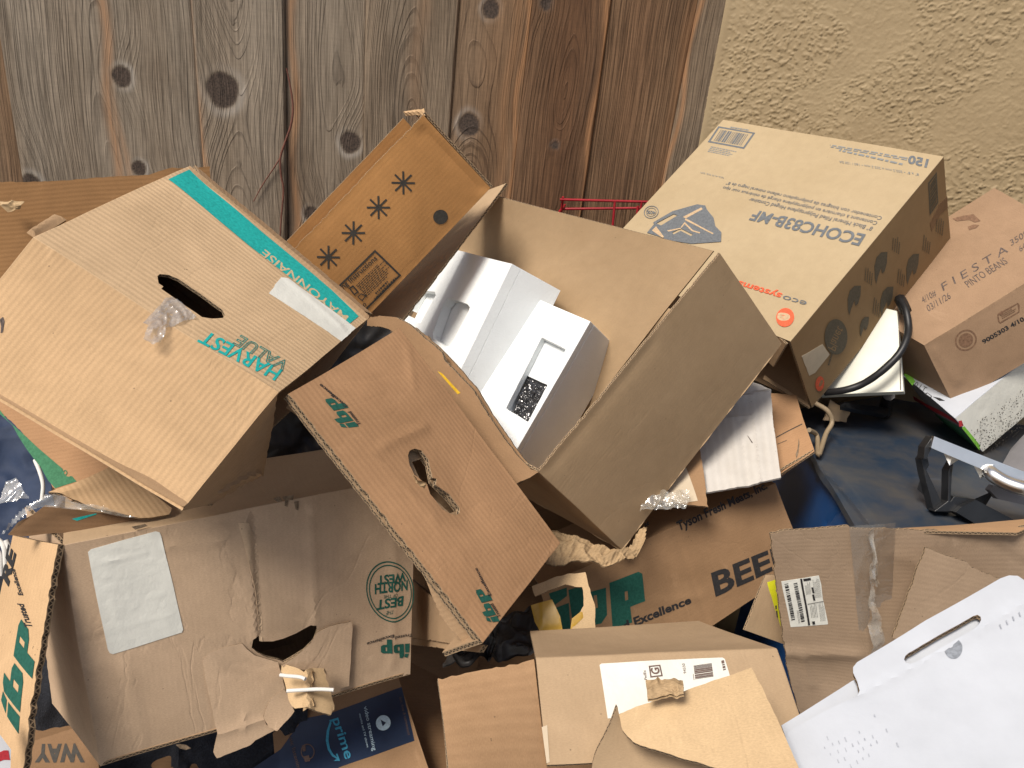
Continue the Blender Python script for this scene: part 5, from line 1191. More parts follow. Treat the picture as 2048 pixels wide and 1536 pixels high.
{"n":"side_panel","k":"shell","g":[[{"c":[[0.1123,0.5297,1.0032],[0.2507,0.5208,1.0355],[0.1708,0.5554,1.0415],[0.1329,0.5467,1.0799]],"o":[[0.0,1.0],[0.0065,0.9018],[0.0056,0.7193],[-0.0049,0.5475],[-0.0106,0.3427],[0.0265,0.0],[1.0,-0.0],[1.0467,0.2768],[0.8604,0.5851],[0.4302,0.7029],[0.2073,0.8457]],"r":[0.0015,0.0015,0.0015,0.0015],"m":["kraft_tan","kraft"]}]],"t":0.004,"m":["kraft_tan","kraft","flute"],"bev":0.003},
{"n":"torn_paper","k":"crumple","c":[[0.1573,0.5372,1.0995],[0.1878,0.5386,1.1086],[0.1905,0.5552,1.1073],[0.1576,0.5589,1.1002]],"amp":0.007,"freq":50,"m":["torn_liner"],"nn":30,"seed":12,"t":0.003}]},
{"n":"white_box","l":"glossy white box tilted in the lower right corner, long handle slot in its raised tab","c":"box","b":[0.4808,0.4758,1.0629],"noise":[0.001,4],"parts":[{"n":"front_panel","k":"shell","g":[[{"c":[[0.2704,0.4721,1.0486],[0.5037,0.4499,1.1147],[0.6122,0.6997,1.1969],[0.327,0.6348,1.0979]],"h":[[[0.3832,0.7513],[0.387,0.7686],[0.3975,0.7794],[0.5174,0.839],[0.6306,0.8858],[0.6473,0.886],[0.6581,0.8715],[0.6596,0.8528],[0.6513,0.8339],[0.6359,0.8178],[0.5178,0.7657],[0.4227,0.7204],[0.4049,0.7189],[0.3897,0.7302]]],"o":[[-0.0138,0.4273],[-0.0097,0.4672],[0.0144,0.4953],[0.1147,0.5593],[0.2236,0.6105],[0.2312,0.6359],[0.2198,0.6915],[0.203,0.7483],[0.2014,0.782],[0.2145,0.8064],[0.4561,0.9407],[0.7361,1.0476],[0.7703,1.048],[0.8019,1.0301],[0.832,0.9859],[0.9182,0.6649],[0.9741,0.0299],[0.13,0.0455],[0.0695,0.1945],[0.0117,0.3362]],"d":[["k",0.2269,0.615,0.8613,0.9019,0.004,-0.0014]],"p":[{"k":"p","poly":[[0.579,0.7821],[0.5841,0.7709],[0.5879,0.7585],[0.5902,0.7456],[0.591,0.7326],[0.5902,0.7203],[0.5878,0.7092],[0.584,0.6998],[0.5789,0.6926],[0.5729,0.6878],[0.5662,0.6858],[0.5591,0.6867],[0.552,0.6904],[0.5452,0.6968],[0.539,0.7055],[0.5338,0.7163],[0.5299,0.7286],[0.5273,0.7417]],"holes":[],"ink":"ink_greydisc"},
{"k":"p","poly":[[0.1226,0.357],[0.1257,0.3581],[0.1293,0.346],[0.1256,0.3459]],"holes":[],"ink":"ink_faintgrey"},
{"k":"p","poly":[[0.1442,0.3187],[0.1471,0.3199],[0.1508,0.3077],[0.1473,0.3075]],"holes":[],"ink":"ink_faintgrey"},
{"k":"p","poly":[[0.1711,0.2827],[0.1749,0.2838],[0.1812,0.2645],[0.1767,0.2643]],"holes":[],"ink":"ink_faintgrey"},
{"k":"p","poly":[[0.1279,0.4109],[0.1308,0.412],[0.1373,0.3905],[0.1338,0.3904]],"holes":[],"ink":"ink_faintgrey"},
{"k":"p","poly":[[0.148,0.3717],[0.1514,0.3727],[0.1557,0.3584],[0.1516,0.3584]],"holes":[],"ink":"ink_faintgrey"},
{"k":"p","poly":[[0.169,0.3306],[0.1717,0.3318],[0.1772,0.3144],[0.1738,0.3141]],"holes":[],"ink":"ink_faintgrey"},
{"k":"p","poly":[[0.1932,0.2893],[0.1963,0.2905],[0.2022,0.272],[0.1985,0.2718]],"holes":[],"ink":"ink_faintgrey"},
{"k":"p","poly":[[0.215,0.253],[0.2174,0.2542],[0.2251,0.231],[0.2221,0.2306]],"holes":[],"ink":"ink_faintgrey"},
{"k":"p","poly":[[0.169,0.3774],[0.172,0.3785],[0.1781,0.3588],[0.1745,0.3586]],"holes":[],"ink":"ink_faintgrey"},
{"k":"p","poly":[[0.1944,0.3357],[0.1967,0.3369],[0.2031,0.3167],[0.2002,0.3164]],"holes":[],"ink":"ink_faintgrey"},
{"k":"p","poly":[[0.2364,0.2679],[0.2386,0.2692],[0.2448,0.2502],[0.242,0.2498]],"holes":[],"ink":"ink_faintgrey"},
{"k":"p","poly":[[0.1896,0.3907],[0.1933,0.3916],[0.2008,0.3675],[0.1965,0.3675]],"holes":[],"ink":"ink_faintgrey"},
{"k":"p","poly":[[0.2165,0.3523],[0.2202,0.3532],[0.2251,0.3374],[0.2207,0.3374]],"holes":[],"ink":"ink_faintgrey"},
{"k":"p","poly":[[0.2383,0.3159],[0.2409,0.3171],[0.2451,0.3035],[0.2419,0.3032]],"holes":[],"ink":"ink_faintgrey"},
{"k":"p","poly":[[0.2563,0.277],[0.2592,0.2781],[0.2622,0.268],[0.2587,0.2677]],"holes":[],"ink":"ink_faintgrey"},
{"k":"p","poly":[[0.2356,0.3626],[0.2379,0.3638],[0.244,0.3441],[0.2411,0.3438]],"holes":[],"ink":"ink_faintgrey"},
{"k":"p","poly":[[0.2544,0.3273],[0.2567,0.3286],[0.2613,0.3135],[0.2584,0.3132]],"holes":[],"ink":"ink_faintgrey"},
{"k":"p","poly":[[0.2748,0.2919],[0.2771,0.2932],[0.2818,0.2783],[0.2789,0.2779]],"holes":[],"ink":"ink_faintgrey"},
{"k":"p","poly":[[0.2371,0.4107],[0.24,0.4118],[0.2436,0.3994],[0.2401,0.3993]],"holes":[],"ink":"ink_faintgrey"},
{"k":"p","poly":[[0.2572,0.3697],[0.261,0.3705],[0.2642,0.3596],[0.2597,0.3597]],"holes":[],"ink":"ink_faintgrey"},
{"k":"p","poly":[[0.2798,0.3379],[0.2829,0.339],[0.286,0.3283],[0.2823,0.3282]],"holes":[],"ink":"ink_faintgrey"},
{"k":"p","poly":[[0.2833,0.38],[0.2862,0.381],[0.2916,0.3632],[0.2882,0.3631]],"holes":[],"ink":"ink_faintgrey"},
{"k":"p","poly":[[0.2985,0.35],[0.3019,0.3509],[0.3061,0.3371],[0.3021,0.3371]],"holes":[],"ink":"ink_faintgrey"},
{"k":"p","poly":[[0.2852,0.4826],[0.2891,0.4833],[0.2928,0.4699],[0.2884,0.4702]],"holes":[],"ink":"ink_faintgrey"},
{"k":"p","poly":[[0.3292,0.4006],[0.3317,0.4017],[0.3372,0.3836],[0.3341,0.3834]],"holes":[],"ink":"ink_faintgrey"},
{"k":"p","poly":[[0.3672,0.3271],[0.3709,0.3281],[0.3776,0.3069],[0.3734,0.3068]],"holes":[],"ink":"ink_faintgrey"},
{"k":"p","poly":[[0.7236,0.7972],[0.7272,0.7984],[0.7326,0.7751],[0.7283,0.7741]],"holes":[],"ink":"ink_faintgrey"},
{"k":"p","poly":[[0.7471,0.8089],[0.7508,0.81],[0.756,0.7869],[0.7517,0.7859]],"holes":[],"ink":"ink_faintgrey"},
{"k":"p","poly":[[0.7707,0.8205],[0.7744,0.8216],[0.7795,0.7985],[0.7752,0.7975]],"holes":[],"ink":"ink_faintgrey"},
{"k":"p","poly":[[0.7944,0.8319],[0.7981,0.8331],[0.8032,0.8099],[0.7989,0.809]],"holes":[],"ink":"ink_faintgrey"},
{"k":"p","poly":[[0.8182,0.8433],[0.822,0.8444],[0.827,0.8213],[0.8226,0.8204]],"holes":[],"ink":"ink_faintgrey"}],"m":["paper_white","paper_white"]}]],"t":0.006,"m":["paper_white","paper_white","flute"],"bev":0.003},
{"n":"inner_panel","k":"shell","g":[[{"c":[[0.2708,0.4856,1.0391],[0.5042,0.4633,1.1052],[0.6127,0.7131,1.1874],[0.3274,0.6483,1.0884]],"o":[[-0.0112,0.4944],[0.119,0.5962],[0.2274,0.6748],[0.2467,0.685],[0.3994,0.7579],[0.8458,0.9324],[1.0173,0.0105],[0.1575,0.0178],[0.0305,0.3368]],"m":["paper_white","paper_white"]}]],"t":0.003,"m":["white_plastic","white_plastic","white_plastic"],"bev":0.003}]},
{"n":"parcel_carton","l":"greyish brown carton with black and white shipping label and shiny strip of tape","c":"carton","b":[0.4806,0.8555,0.7624],"noise":[0.003,5],"parts":[{"n":"body","k":"shell","g":[[{"c":[[0.4806,0.8555,0.7924],[0.8823,0.8804,0.7184],[0.7482,0.915,1.1385],[0.3538,0.849,1.1069]],"o":[[0.0014,0.9976],[0.0521,1.0082],[0.1377,1.0075],[0.2245,1.011],[0.2735,1.0145],[0.281,1.0015],[0.3805,0.9943],[0.5398,0.979],[0.721,0.9698],[0.8708,0.9734],[1.0,1.0],[1.0,0.0214],[0.0041,0.0014],[-0.0133,0.0971],[-0.0223,0.3547],[-0.0059,0.7864]],"r":[0.0025,0.0025,0.0025,0.0025],"d":[["k",-0.0183,0.4,0.2484,0.4316,0.012,0.004],["k",0.9006,0.8778,0.7829,0.954,0.006,0.002],["k",0.412,0.8918,0.5305,0.8423,0.008,0.0015],["g",0.1458,0.2968,0.05,0.04,-0.006],["k",0.0419,0.3833,0.0557,0.2332,0.006,0.002]],"m":["kraft_grey","kraft"]}]],"t":0.004,"m":["kraft_grey","kraft","flute"],"bev":0.003},
{"n":"flap","k":"shell","g":[[{"c":[[0.5403,0.82,0.977],[0.7265,0.8359,0.9904],[0.7056,0.8541,1.0786],[0.5465,0.8376,1.1189]],"o":[[-0.0161,0.0772],[-0.0068,0.4943],[-0.0,0.9922],[0.1579,0.9827],[0.3793,0.9737],[0.4261,0.9325],[0.6886,0.901],[0.9893,0.8853],[0.9916,0.0361],[0.4689,0.0289]],"r":[0.002,0.002,0.002,0.002],"d":[["cu",0.004]],"m":["kraft_grey","kraft"]}]],"t":0.004,"m":["kraft_flute","kraft","flute"],"bev":0.003},
{"n":"flap","k":"shell","g":[[{"c":[[0.5001,0.8822,1.1096],[0.6919,0.8889,1.1268],[0.7699,0.9429,1.1276],[0.638,0.9423,1.0986]],"r":[0,0,0.002,0],"m":["kraft_flute","kraft"]}]],"t":0.004,"m":["kraft_flute","kraft","flute"],"bev":0.003},
{"n":"shipping_label","k":"shell","g":[[{"c":[[0.4806,0.8555,0.7924],[0.8823,0.8804,0.7184],[0.7482,0.915,1.1385],[0.3538,0.849,1.1069]],"o":[[0.0109,0.7678],[0.1485,0.8017],[0.1527,0.7591],[0.15,0.6961],[0.1553,0.5719],[0.153,0.5676],[0.0151,0.5412]],"p":[{"k":"b","f":[[0.0213,0.5762],[0.02,0.7557],[0.0353,0.5817]],"ink":"ink_black","n":34},
{"k":"b","f":[[0.0559,0.571],[0.053,0.7631],[0.07,0.5765]],"ink":"ink_black","n":44},
{"k":"p","poly":[[0.0794,0.7852],[0.0866,0.7861],[0.0875,0.5589],[0.08,0.5573]],"holes":[],"ink":"ink_black"},
{"k":"p","poly":[[0.0901,0.7854],[0.1175,0.7913],[0.118,0.7803],[0.0911,0.7735]],"holes":[],"ink":"ink_black"},
{"k":"p","poly":[[0.1124,0.7104],[0.1198,0.7123],[0.1212,0.6819],[0.1137,0.6799]],"holes":[],"ink":"ink_black"},
{"k":"p","poly":[[0.114,0.7455],[0.1213,0.7465],[0.1217,0.7187],[0.1155,0.7169]],"holes":[],"ink":"ink_black"},
{"k":"l","f":[[0.0918,0.7095],[0.0942,0.7696],[0.1116,0.7143]],"ink":"ink_black","rows":5,"fill":0.3,"seed":1,"al":0},
{"k":"l","f":[[0.1214,0.6947],[0.1235,0.7859],[0.1474,0.6999]],"ink":"ink_black","rows":6,"fill":0.25,"seed":2,"al":0},
{"k":"l","f":[[0.0967,0.5955],[0.098,0.6693],[0.123,0.6018]],"ink":"ink_black","rows":5,"fill":0.25,"seed":3,"al":0},
{"k":"l","f":[[0.1281,0.5817],[0.1313,0.6752],[0.149,0.5876]],"ink":"ink_black","rows":5,"fill":0.25,"seed":5,"al":0},
{"k":"l","f":[[0.0455,0.5657],[0.0475,0.6415],[0.0532,0.5682]],"ink":"ink_black","rows":2,"fill":0.3,"seed":9,"al":0},
{"k":"p","poly":[[0.096,0.5788],[0.106,0.5814],[0.1062,0.5665],[0.0961,0.5639]],"holes":[],"ink":"ink_black"},
{"k":"p","poly":[[0.0901,0.664],[0.1502,0.6818],[0.1499,0.6794],[0.0898,0.6615]],"holes":[],"ink":"ink_black"}],"off":0.0006,"d":[["k",-0.0183,0.4,0.2484,0.4316,0.012,0.004],["k",0.9006,0.8778,0.7829,0.954,0.006,0.002],["k",0.412,0.8918,0.5305,0.8423,0.008,0.0015],["g",0.1458,0.2968,0.05,0.04,-0.006],["k",0.0419,0.3833,0.0557,0.2332,0.006,0.002]],"w":1}]],"t":0.0004,"m":["paper_label","paper_label","paper_label"],"bev":0.003},
{"n":"clear_tape","k":"crumple","c":[[0.5465,0.8676,0.8752],[0.5855,0.874,0.8751],[0.522,0.8751,1.1285],[0.4587,0.8644,1.1214]],"amp":0.0012,"freq":30,"m":["tape_film"],"nn":40,"seed":3,"t":0},
{"n":"clear_tape","k":"crumple","c":[[0.544,0.8643,0.884],[0.5698,0.8686,0.8839],[0.4958,0.8673,1.1234],[0.4794,0.8646,1.1228]],"amp":0.014,"freq":24,"m":["clear_film"],"nn":44,"seed":9,"t":0,"o":[[0.2853,0.9948],[0.6416,0.9948],[0.7436,0.7791],[1.3672,0.7146],[0.728,0.6817],[1.1235,0.6655],[0.4746,0.6158],[0.8788,0.5046],[0.9519,0.0122],[0.0989,0.0122],[0.2317,0.6047],[0.2254,0.7629],[0.1094,0.9063]]}]},
{"n":"flat_carton","l":"narrow tan carton side with bright yellow green sticker, behind the shipping label carton","c":"carton","b":[0.3677,0.8762,0.9285],"noise":[0.0016,6.0],"parts":[{"n":"body","k":"shell","g":[[{"c":[[0.3677,0.8762,0.9285],[0.4692,0.9109,0.8796],[0.426,0.9243,0.9971],[0.3939,0.923,0.9936]],"m":["kraft_tan","kraft"]}]],"t":0.004,"m":["kraft_tan","kraft","flute"],"bev":0.003},
{"n":"sticker","k":"shell","g":[[{"c":[[0.3677,0.8762,0.9285],[0.4692,0.9109,0.8796],[0.426,0.9243,0.9971],[0.3939,0.923,0.9936]],"o":[[0.149,0.8763],[0.4359,0.9273],[0.5237,0.7144],[0.6204,0.328],[0.6298,0.2432],[0.5821,0.3454],[0.3801,0.6477]],"p":[{"k":"p","poly":[[0.4817,0.5308],[0.5211,0.5417],[0.533,0.4877],[0.4995,0.4772]],"holes":[],"ink":"ink_char"},
{"k":"p","poly":[[0.5093,0.4584],[0.5427,0.464],[0.5622,0.3666],[0.5351,0.3614]],"holes":[],"ink":"ink_char"}],"off":0.0006,"w":1}]],"t":0.0004,"m":["yellow_sticker","yellow_sticker","yellow_sticker"],"bev":0.003}]},
{"n":"meat_carton","l":"dark brown carton with large green letters and black wording, wedged low in the middle","c":"carton","b":[0.1586,0.9521,0.6045],"noise":[0.002,6],"parts":[{"n":"body","k":"shell","g":[[{"c":[[0.1586,0.9521,0.6545],[0.5383,1.1122,0.9008],[0.4628,1.1419,1.0322],[0.0814,0.9957,0.8769]],"d":[["k",0.5468,0.9873,0.5832,0.0507,0.004,-0.0015],["k",0.371,0.5075,0.585,0.3023,0.006,0.001]],"p":[{"k":"p","poly":[[0.2575,0.8011],[0.3752,0.7747],[0.3872,0.7445],[0.3713,0.5222],[0.3105,0.539],[0.3028,0.4165],[0.2259,0.4545]],"holes":[[[0.3045,0.676],[0.316,0.6712],[0.3097,0.6024],[0.2975,0.6069]]],"ink":"ink_green"},
{"k":"p","poly":[[0.1007,0.8901],[0.1612,0.8737],[0.1737,0.8046],[0.2406,0.7782],[0.2192,0.574],[0.19,0.5357],[0.125,0.5767],[0.0888,0.6791]],"holes":[[[0.1882,0.7638],[0.2003,0.7591],[0.1928,0.6636],[0.1806,0.6663]]],"ink":"ink_green"},
{"k":"p","poly":[[0.0262,0.9277],[0.0966,0.913],[0.0907,0.8534],[0.0312,0.8288]],"holes":[],"ink":"ink_green"},
{"k":"p","poly":[[0.0325,0.8112],[0.0912,0.8009],[0.0727,0.6032],[0.0457,0.5975],[0.0306,0.683]],"holes":[],"ink":"ink_green"},
{"k":"t","t":"Trusted Excellence","f":[[0.1161,0.4451],[0.5407,0.2992],[0.1159,0.5125]],"ink":"ink_black","b":0.035,"s":0.2,"o":0},
{"k":"t","t":"Tyson Fresh Meats, Inc.","f":[[0.5678,0.9508],[0.9619,0.9874],[0.5673,1.0323]],"ink":"ink_black","b":0.03,"s":0,"o":0},
{"k":"t","t":"BEEF","f":[[0.6342,0.2368],[0.944,0.1338],[0.6412,0.445]],"ink":"ink_black","b":0.03,"s":0,"o":0},
{"k":"t","t":"at","f":[[0.4424,1.1097],[0.4621,1.111],[0.4443,1.1413]],"ink":"ink_black","b":0.04,"s":0,"o":0}],"m":["kraft_shade","kraft"]},
{"c":[[0.5383,1.1122,0.9008],[0.4937,1.2798,0.8525],[0.4182,1.3094,0.9839],[0.4628,1.1419,1.0322]]},
{"c":[[0.0814,0.9957,0.8769],[0.4628,1.1419,1.0322],[0.4182,1.3094,0.9839],[0.0368,1.1632,0.8286]]},
{"c":[[0.1586,0.9521,0.6545],[0.114,1.1197,0.6062],[0.4937,1.2798,0.8525],[0.5383,1.1122,0.9008]]}]],"t":0.004,"m":["kraft_shade","kraft_dark","flute"],"bev":0.004}]},
{"n":"torn_scrap","l":"torn scrap of cardboard with yellow tape over the big green letters","c":"cardboard scrap","b":[0.0712,0.8279,0.9146],"noise":[0.003,9],"parts":[{"n":"board","k":"shell","g":[[{"c":[[0.0712,0.8279,0.9146],[0.1518,0.8326,0.9266],[0.1346,0.8973,0.9826],[0.0505,0.889,0.9615]],"o":[[0.0762,0.8778],[0.5152,0.991],[0.9905,0.9776],[1.0026,0.8653],[1.0718,0.3738],[1.0248,0.0639],[0.5611,0.0178],[0.8837,0.4424],[0.8999,0.7405],[0.6316,0.8301],[0.1031,0.6933]],"r":[0.002,0.002,0.002,0.002],"d":[["cv",0.006]],"m":["kraft_pale","kraft"]}]],"t":0.003,"m":["kraft_pale","kraft","flute"],"bev":0.003},
{"n":"yellow_tape","k":"shell","g":[[{"c":[[0.0712,0.8279,0.9146],[0.1518,0.8326,0.9266],[0.1346,0.8973,0.9826],[0.0505,0.889,0.9615]],"o":[[0.01,0.5547],[0.3712,0.6035],[0.4663,0.3113],[0.4761,0.0214],[0.1315,0.0081],[0.0315,0.2577]],"off":0.0006,"d":[["cv",0.006]],"w":1}]],"t":0.0004,"m":["yellow_tape","yellow_tape","yellow_tape"],"bev":0.003},
{"n":"yellow_tape","k":"shell","g":[[{"c":[[0.0712,0.8279,0.9146],[0.1518,0.8326,0.9266],[0.1346,0.8973,0.9826],[0.0505,0.889,0.9615]],"o":[[0.6564,0.2566],[0.8757,0.3892],[0.9555,0.5437],[1.0292,0.5635],[0.8875,0.2813],[0.6003,0.0836]],"off":0.0006,"d":[["cv",0.006]],"w":1}]],"t":0.0004,"m":["yellow_tape","yellow_tape","yellow_tape"],"bev":0.003}]},
{"n":"crushed_board","l":"crushed sheet of cardboard squeezed under the bottom corner of the open carton","c":"cardboard sheet","b":[0.028,0.9296,0.9553],"noise":[0,1],"parts":[{"n":"board","k":"crumple","c":[[0.028,0.9296,0.9553],[0.2085,0.9525,0.9591],[0.2383,1.0089,0.9938],[0.0668,1.0303,0.9937]],"amp":0.012,"freq":30,"m":["torn_liner"],"nn":90,"seed":14,"t":0.003,"o":[[-0.0101,0.0471],[0.0867,0.4563],[0.1903,0.6457],[0.6157,0.4762],[0.8556,0.2936],[0.9481,1.0725],[1.0042,0.5966],[1.0043,0.1931],[0.8163,0.023],[0.5455,-0.1198],[0.3369,-0.1222]]}]},
{"n":"plastic_film","l":"clear crinkled plastic film above the black wording on the dark brown carton","c":"plastic film","b":[0.2193,1.0122,1.0161],"noise":[0,1],"parts":[{"k":"crumple","c":[[0.2193,1.0122,1.0161],[0.2884,1.0223,1.0283],[0.2941,1.05,1.0443],[0.2277,1.0472,1.0371]],"amp":0.012,"freq":40,"m":["clear_film"],"nn":40,"seed":4,"t":0}]},
{"n":"white_sheet","l":"off white sheet of corrugated card hanging out below the foam filled carton","c":"cardboard sheet","b":[0.3088,1.0712,1.0297],"noise":[0.002,8],"parts":[{"k":"shell","g":[[{"c":[[0.3088,1.0712,1.0297],[0.4449,1.0775,1.0735],[0.4603,1.2708,1.157],[0.2948,1.2682,1.1225]],"o":[[0.1252,0.0052],[0.084,0.0695],[0.085,0.2398],[0.0878,0.357],[-0.0622,0.6189],[0.2608,0.9844],[0.789,1.0988],[0.9098,1.0433],[1.0058,0.9895],[0.9895,0.6318],[0.9874,0.3133],[0.9883,0.0112],[0.6291,-0.0037]],"r":[0.0008,0.0008,0.0008,0.0008],"d":[["k",0.7804,0.7247,0.7664,0.0043,0.003,0.0022],["k",0.6327,0.6459,0.6301,0.0019,0.004,-0.0018],["k",0.5363,0.6568,0.5001,-0.0014,0.004,0.0014],["k",0.3753,0.394,0.3697,-0.0047,0.003,-0.0012],["k",0.4502,0.6929,0.7365,0.6883,0.003,0.002],["k",0.6348,0.8937,0.9898,0.9612,0.008,0.006],["k",0.6823,0.9608,0.9931,0.9907,0.006,-0.005]],"p":[{"k":"p","poly":[[0.6865,0.4751],[0.693,0.4742],[0.7345,0.3983],[0.7331,0.3883],[0.7234,0.3947]],"holes":[],"ink":"ink_fade"}],"m":["white_board","white_board"]}]],"t":0.004,"m":["white_board","white_board","white_board"],"bev":0.003}]},
{"n":"orange_carton","l":"orange brown carton end with two thin black printed lines, beside the off white sheet","c":"carton","b":[0.4534,1.1348,1.0416],"noise":[0.002,7],"parts":[{"n":"body","k":"shell","g":[[{"c":[[0.4534,1.1348,1.0416],[0.5228,1.1645,1.0904],[0.5365,1.3387,1.1245],[0.4682,1.3375,1.1215]],"p":[{"k":"p","poly":[[0.2492,0.4213],[0.9391,0.4777],[0.9347,0.462],[0.2508,0.4089]],"holes":[],"ink":"ink_char"},
{"k":"l","f":[[0.2592,0.3235],[0.5456,0.3202],[0.2577,0.3357]],"ink":"ink_char","rows":1,"fill":0.8,"seed":4,"al":0},
{"k":"p","poly":[[0.6046,0.1081],[0.6686,0.1535],[0.7573,0.285],[0.7469,0.2156],[0.6605,0.0888],[0.5929,0.0475]],"holes":[],"ink":"ink_dirt"}],"m":["kraft_orange","kraft"]}]],"t":0.004,"m":["kraft_orange","kraft","flute"],"bev":0.003},
{"n":"flap","k":"shell","g":[[{"c":[[0.4712,1.1497,1.0387],[0.5255,1.1756,1.0776],[0.5236,1.1663,1.0896],[0.4674,1.1427,1.0564]],"r":[0.002,0,0,0],"m":["kraft_orange","kraft"]}]],"t":0.004,"m":["kraft","kraft","flute"],"bev":0.003}]},
{"n":"brown_scrap","l":"folded brown board with pinkish paper, under the off white sheet's lower corner","c":"cardboard scrap","b":[0.2553,1.0479,1.025],"noise":[0.003,8],"parts":[{"n":"board","k":"shell","g":[[{"c":[[0.2553,1.0479,1.025],[0.3302,1.0438,1.0283],[0.3205,1.1325,1.091],[0.2432,1.1142,1.0438]],"r":[0.002,0.002,0.002,0.002],"m":["kraft_shade","kraft"]}]],"t":0.004,"m":["kraft_shade","kraft","flute"],"bev":0.003},
{"n":"paper_label","k":"shell","g":[[{"c":[[0.2553,1.0479,1.025],[0.3302,1.0438,1.0283],[0.3205,1.1325,1.091],[0.2432,1.1142,1.0438]],"o":[[0.1444,-0.0196],[0.0844,0.2697],[0.4256,0.5758],[0.6743,0.7068],[0.7975,0.0867]],"off":0.0006,"w":1}]],"t":0.0004,"m":["masking_tape","masking_tape","masking_tape"],"bev":0.003}]},
{"n":"wheelie_bin","l":"dark blue plastic bin with a dusty flat lid, under the cartons at right","c":"bin","b":[0.5408,0.9782,0.144],"noise":[0.0012,5],"parts":[{"n":"body","k":"shell","g":[[{"c":[[0.6049,1.4852,0.094],[0.5708,1.0082,0.094],[0.5528,0.9882,1.03],[0.5869,1.4752,1.03]],"d":[["k",0.6881,0.93,0.798,1.0063,0.006,-0.003]],"m":["bin_body_blue","bin_body_blue"],"t":0.006}],[{"c":[[0.5708,1.0082,0.094],[0.9058,1.1096,0.094],[0.9238,1.0896,1.03],[0.5528,0.9882,1.03]],"m":["bin_body_blue","bin_body_blue"],"t":0.006}],[{"c":[[0.9058,1.1096,0.094],[1.5196,2.0104,0.094],[1.5376,2.0304,1.03],[0.9238,1.0896,1.03]],"m":["bin_body_blue","bin_body_blue"],"t":0.006}],[{"c":[[1.5196,2.0104,0.094],[0.6049,1.4852,0.094],[0.5869,1.4752,1.03],[1.5376,2.0304,1.03]],"m":["bin_body_blue","bin_body_blue"],"t":0.006}]],"t":0.006,"m":["bin_body_blue","bin_body_blue","bin_body_blue"],"bev":0.003},
{"n":"lid","k":"shell","g":[[{"c":[[0.5408,0.9782,1.044],[0.9358,1.0796,1.044],[1.5496,2.0404,1.044],[0.5749,1.4652,1.044]],"d":[["b",0.01],["k",0.0037,0.4771,0.0711,0.0303,0.01,-0.004]],"m":["bin_lid_blue","bin_lid_blue"],"t":0.012}]],"t":0.014,"m":["bin_lid_blue","bin_lid_blue","bin_lid_blue"],"bev":0.003,"rnd":0.006}]},
{"n":"packing_strap","l":"tan packing strap looped on the dusty blue lid","c":"strap","b":[0.5591,1.2274,1.056],"noise":[0.0016,6.0],"parts":[{"k":"tube","pts":[[0.5472,1.2663,1.086],[0.5753,1.2906,1.066],[0.5591,1.2274,1.056],[0.5918,1.2933,1.071],[0.6076,1.317,1.086],[0.5956,1.3222,1.106],[0.5721,1.3304,1.116]],"r":0.0045,"m":["strap"]}]},
{"n":"cardboard_scrap","l":"small torn brown scrap on the blue lid under the cream steel sheet","c":"cardboard scrap","b":[0.6165,1.3713,1.066],"noise":[0.0016,6.0],"parts":[{"k":"shell","g":[[{"c":[[0.6165,1.3713,1.066],[0.6683,1.39,1.061],[0.6654,1.3792,1.086],[0.6226,1.385,1.106]],"r":[0.002,0.002,0.002,0.002],"m":["kraft_tan","kraft"]}]],"t":0.004,"m":["kraft_tan","kraft","flute"],"bev":0.003}]},
{"n":"bracket","l":"black plastic bracket in the dark below the cream steel sheet","c":"bracket","b":[0.7827,1.4722,1.056],"noise":[0.0016,6.0],"parts":[{"n":"arm","k":"shell","g":[[{"c":[[0.639,1.3496,1.106],[0.767,1.4333,1.071],[0.7811,1.4624,1.076],[0.6417,1.3611,1.112]],"t":0.012}]],"t":0.012,"m":["black_plastic","black_plastic","black_plastic"],"bev":0.003,"rnd":0.003},
{"n":"post","k":"tube","pts":[[0.7827,1.4722,1.056],[0.7734,1.4659,1.086],[0.7544,1.4276,1.116]],"r":0.012,"m":["black_plastic"]}]},
{"n":"steel_sheet","l":"cream painted steel sheet with rust specks, under the tall tan carton","c":"steel sheet","b":[0.5959,1.3736,1.1178],"noise":[0.0005,4],"parts":[{"k":"shell","g":[[{"c":[[0.5959,1.3736,1.1178],[0.7145,1.3069,1.1669],[0.7079,1.404,1.2925],[0.641,1.4622,1.2905]],"p":[{"k":"r","f":[[0.7949,0.2726],[0.8147,0.2726],[0.7945,0.2903]],"ink":"ink_char","ri":0.0,"n":40},
{"k":"p","poly":[[0.9994,0.7581],[1.0168,0.7597],[0.9729,0.0192],[0.9611,0.0137]],"holes":[],"ink":"ink_fade"}],"m":["cream_metal","cream_metal"],"t":0.02}]],"t":0.02,"m":["cream_metal","cream_metal","cream_metal"],"bev":0.003,"rnd":0.003}]},
{"n":"power_cord","l":"thick black rubber cord curving over the cream steel sheet","c":"cord","b":[0.5988,1.3616,1.1283],"noise":[0.0016,6.0],"parts":[{"n":"cable","k":"tube","pts":[[0.7091,1.4012,1.3129],[0.7095,1.375,1.3008],[0.7099,1.3495,1.2765],[0.7005,1.3258,1.2569],[0.6859,1.3105,1.2314],[0.6628,1.308,1.1974],[0.6429,1.3182,1.1683],[0.6187,1.327,1.1498],[0.5946,1.3521,1.1316]],"r":0.0068,"m":["rubber"]},
{"n":"strain_relief","k":"tube","pts":[[0.7159,1.4223,1.3121],[0.7128,1.3986,1.3063],[0.7147,1.3846,1.2977]],"r":0.0105,"m":["rubber"]}]},
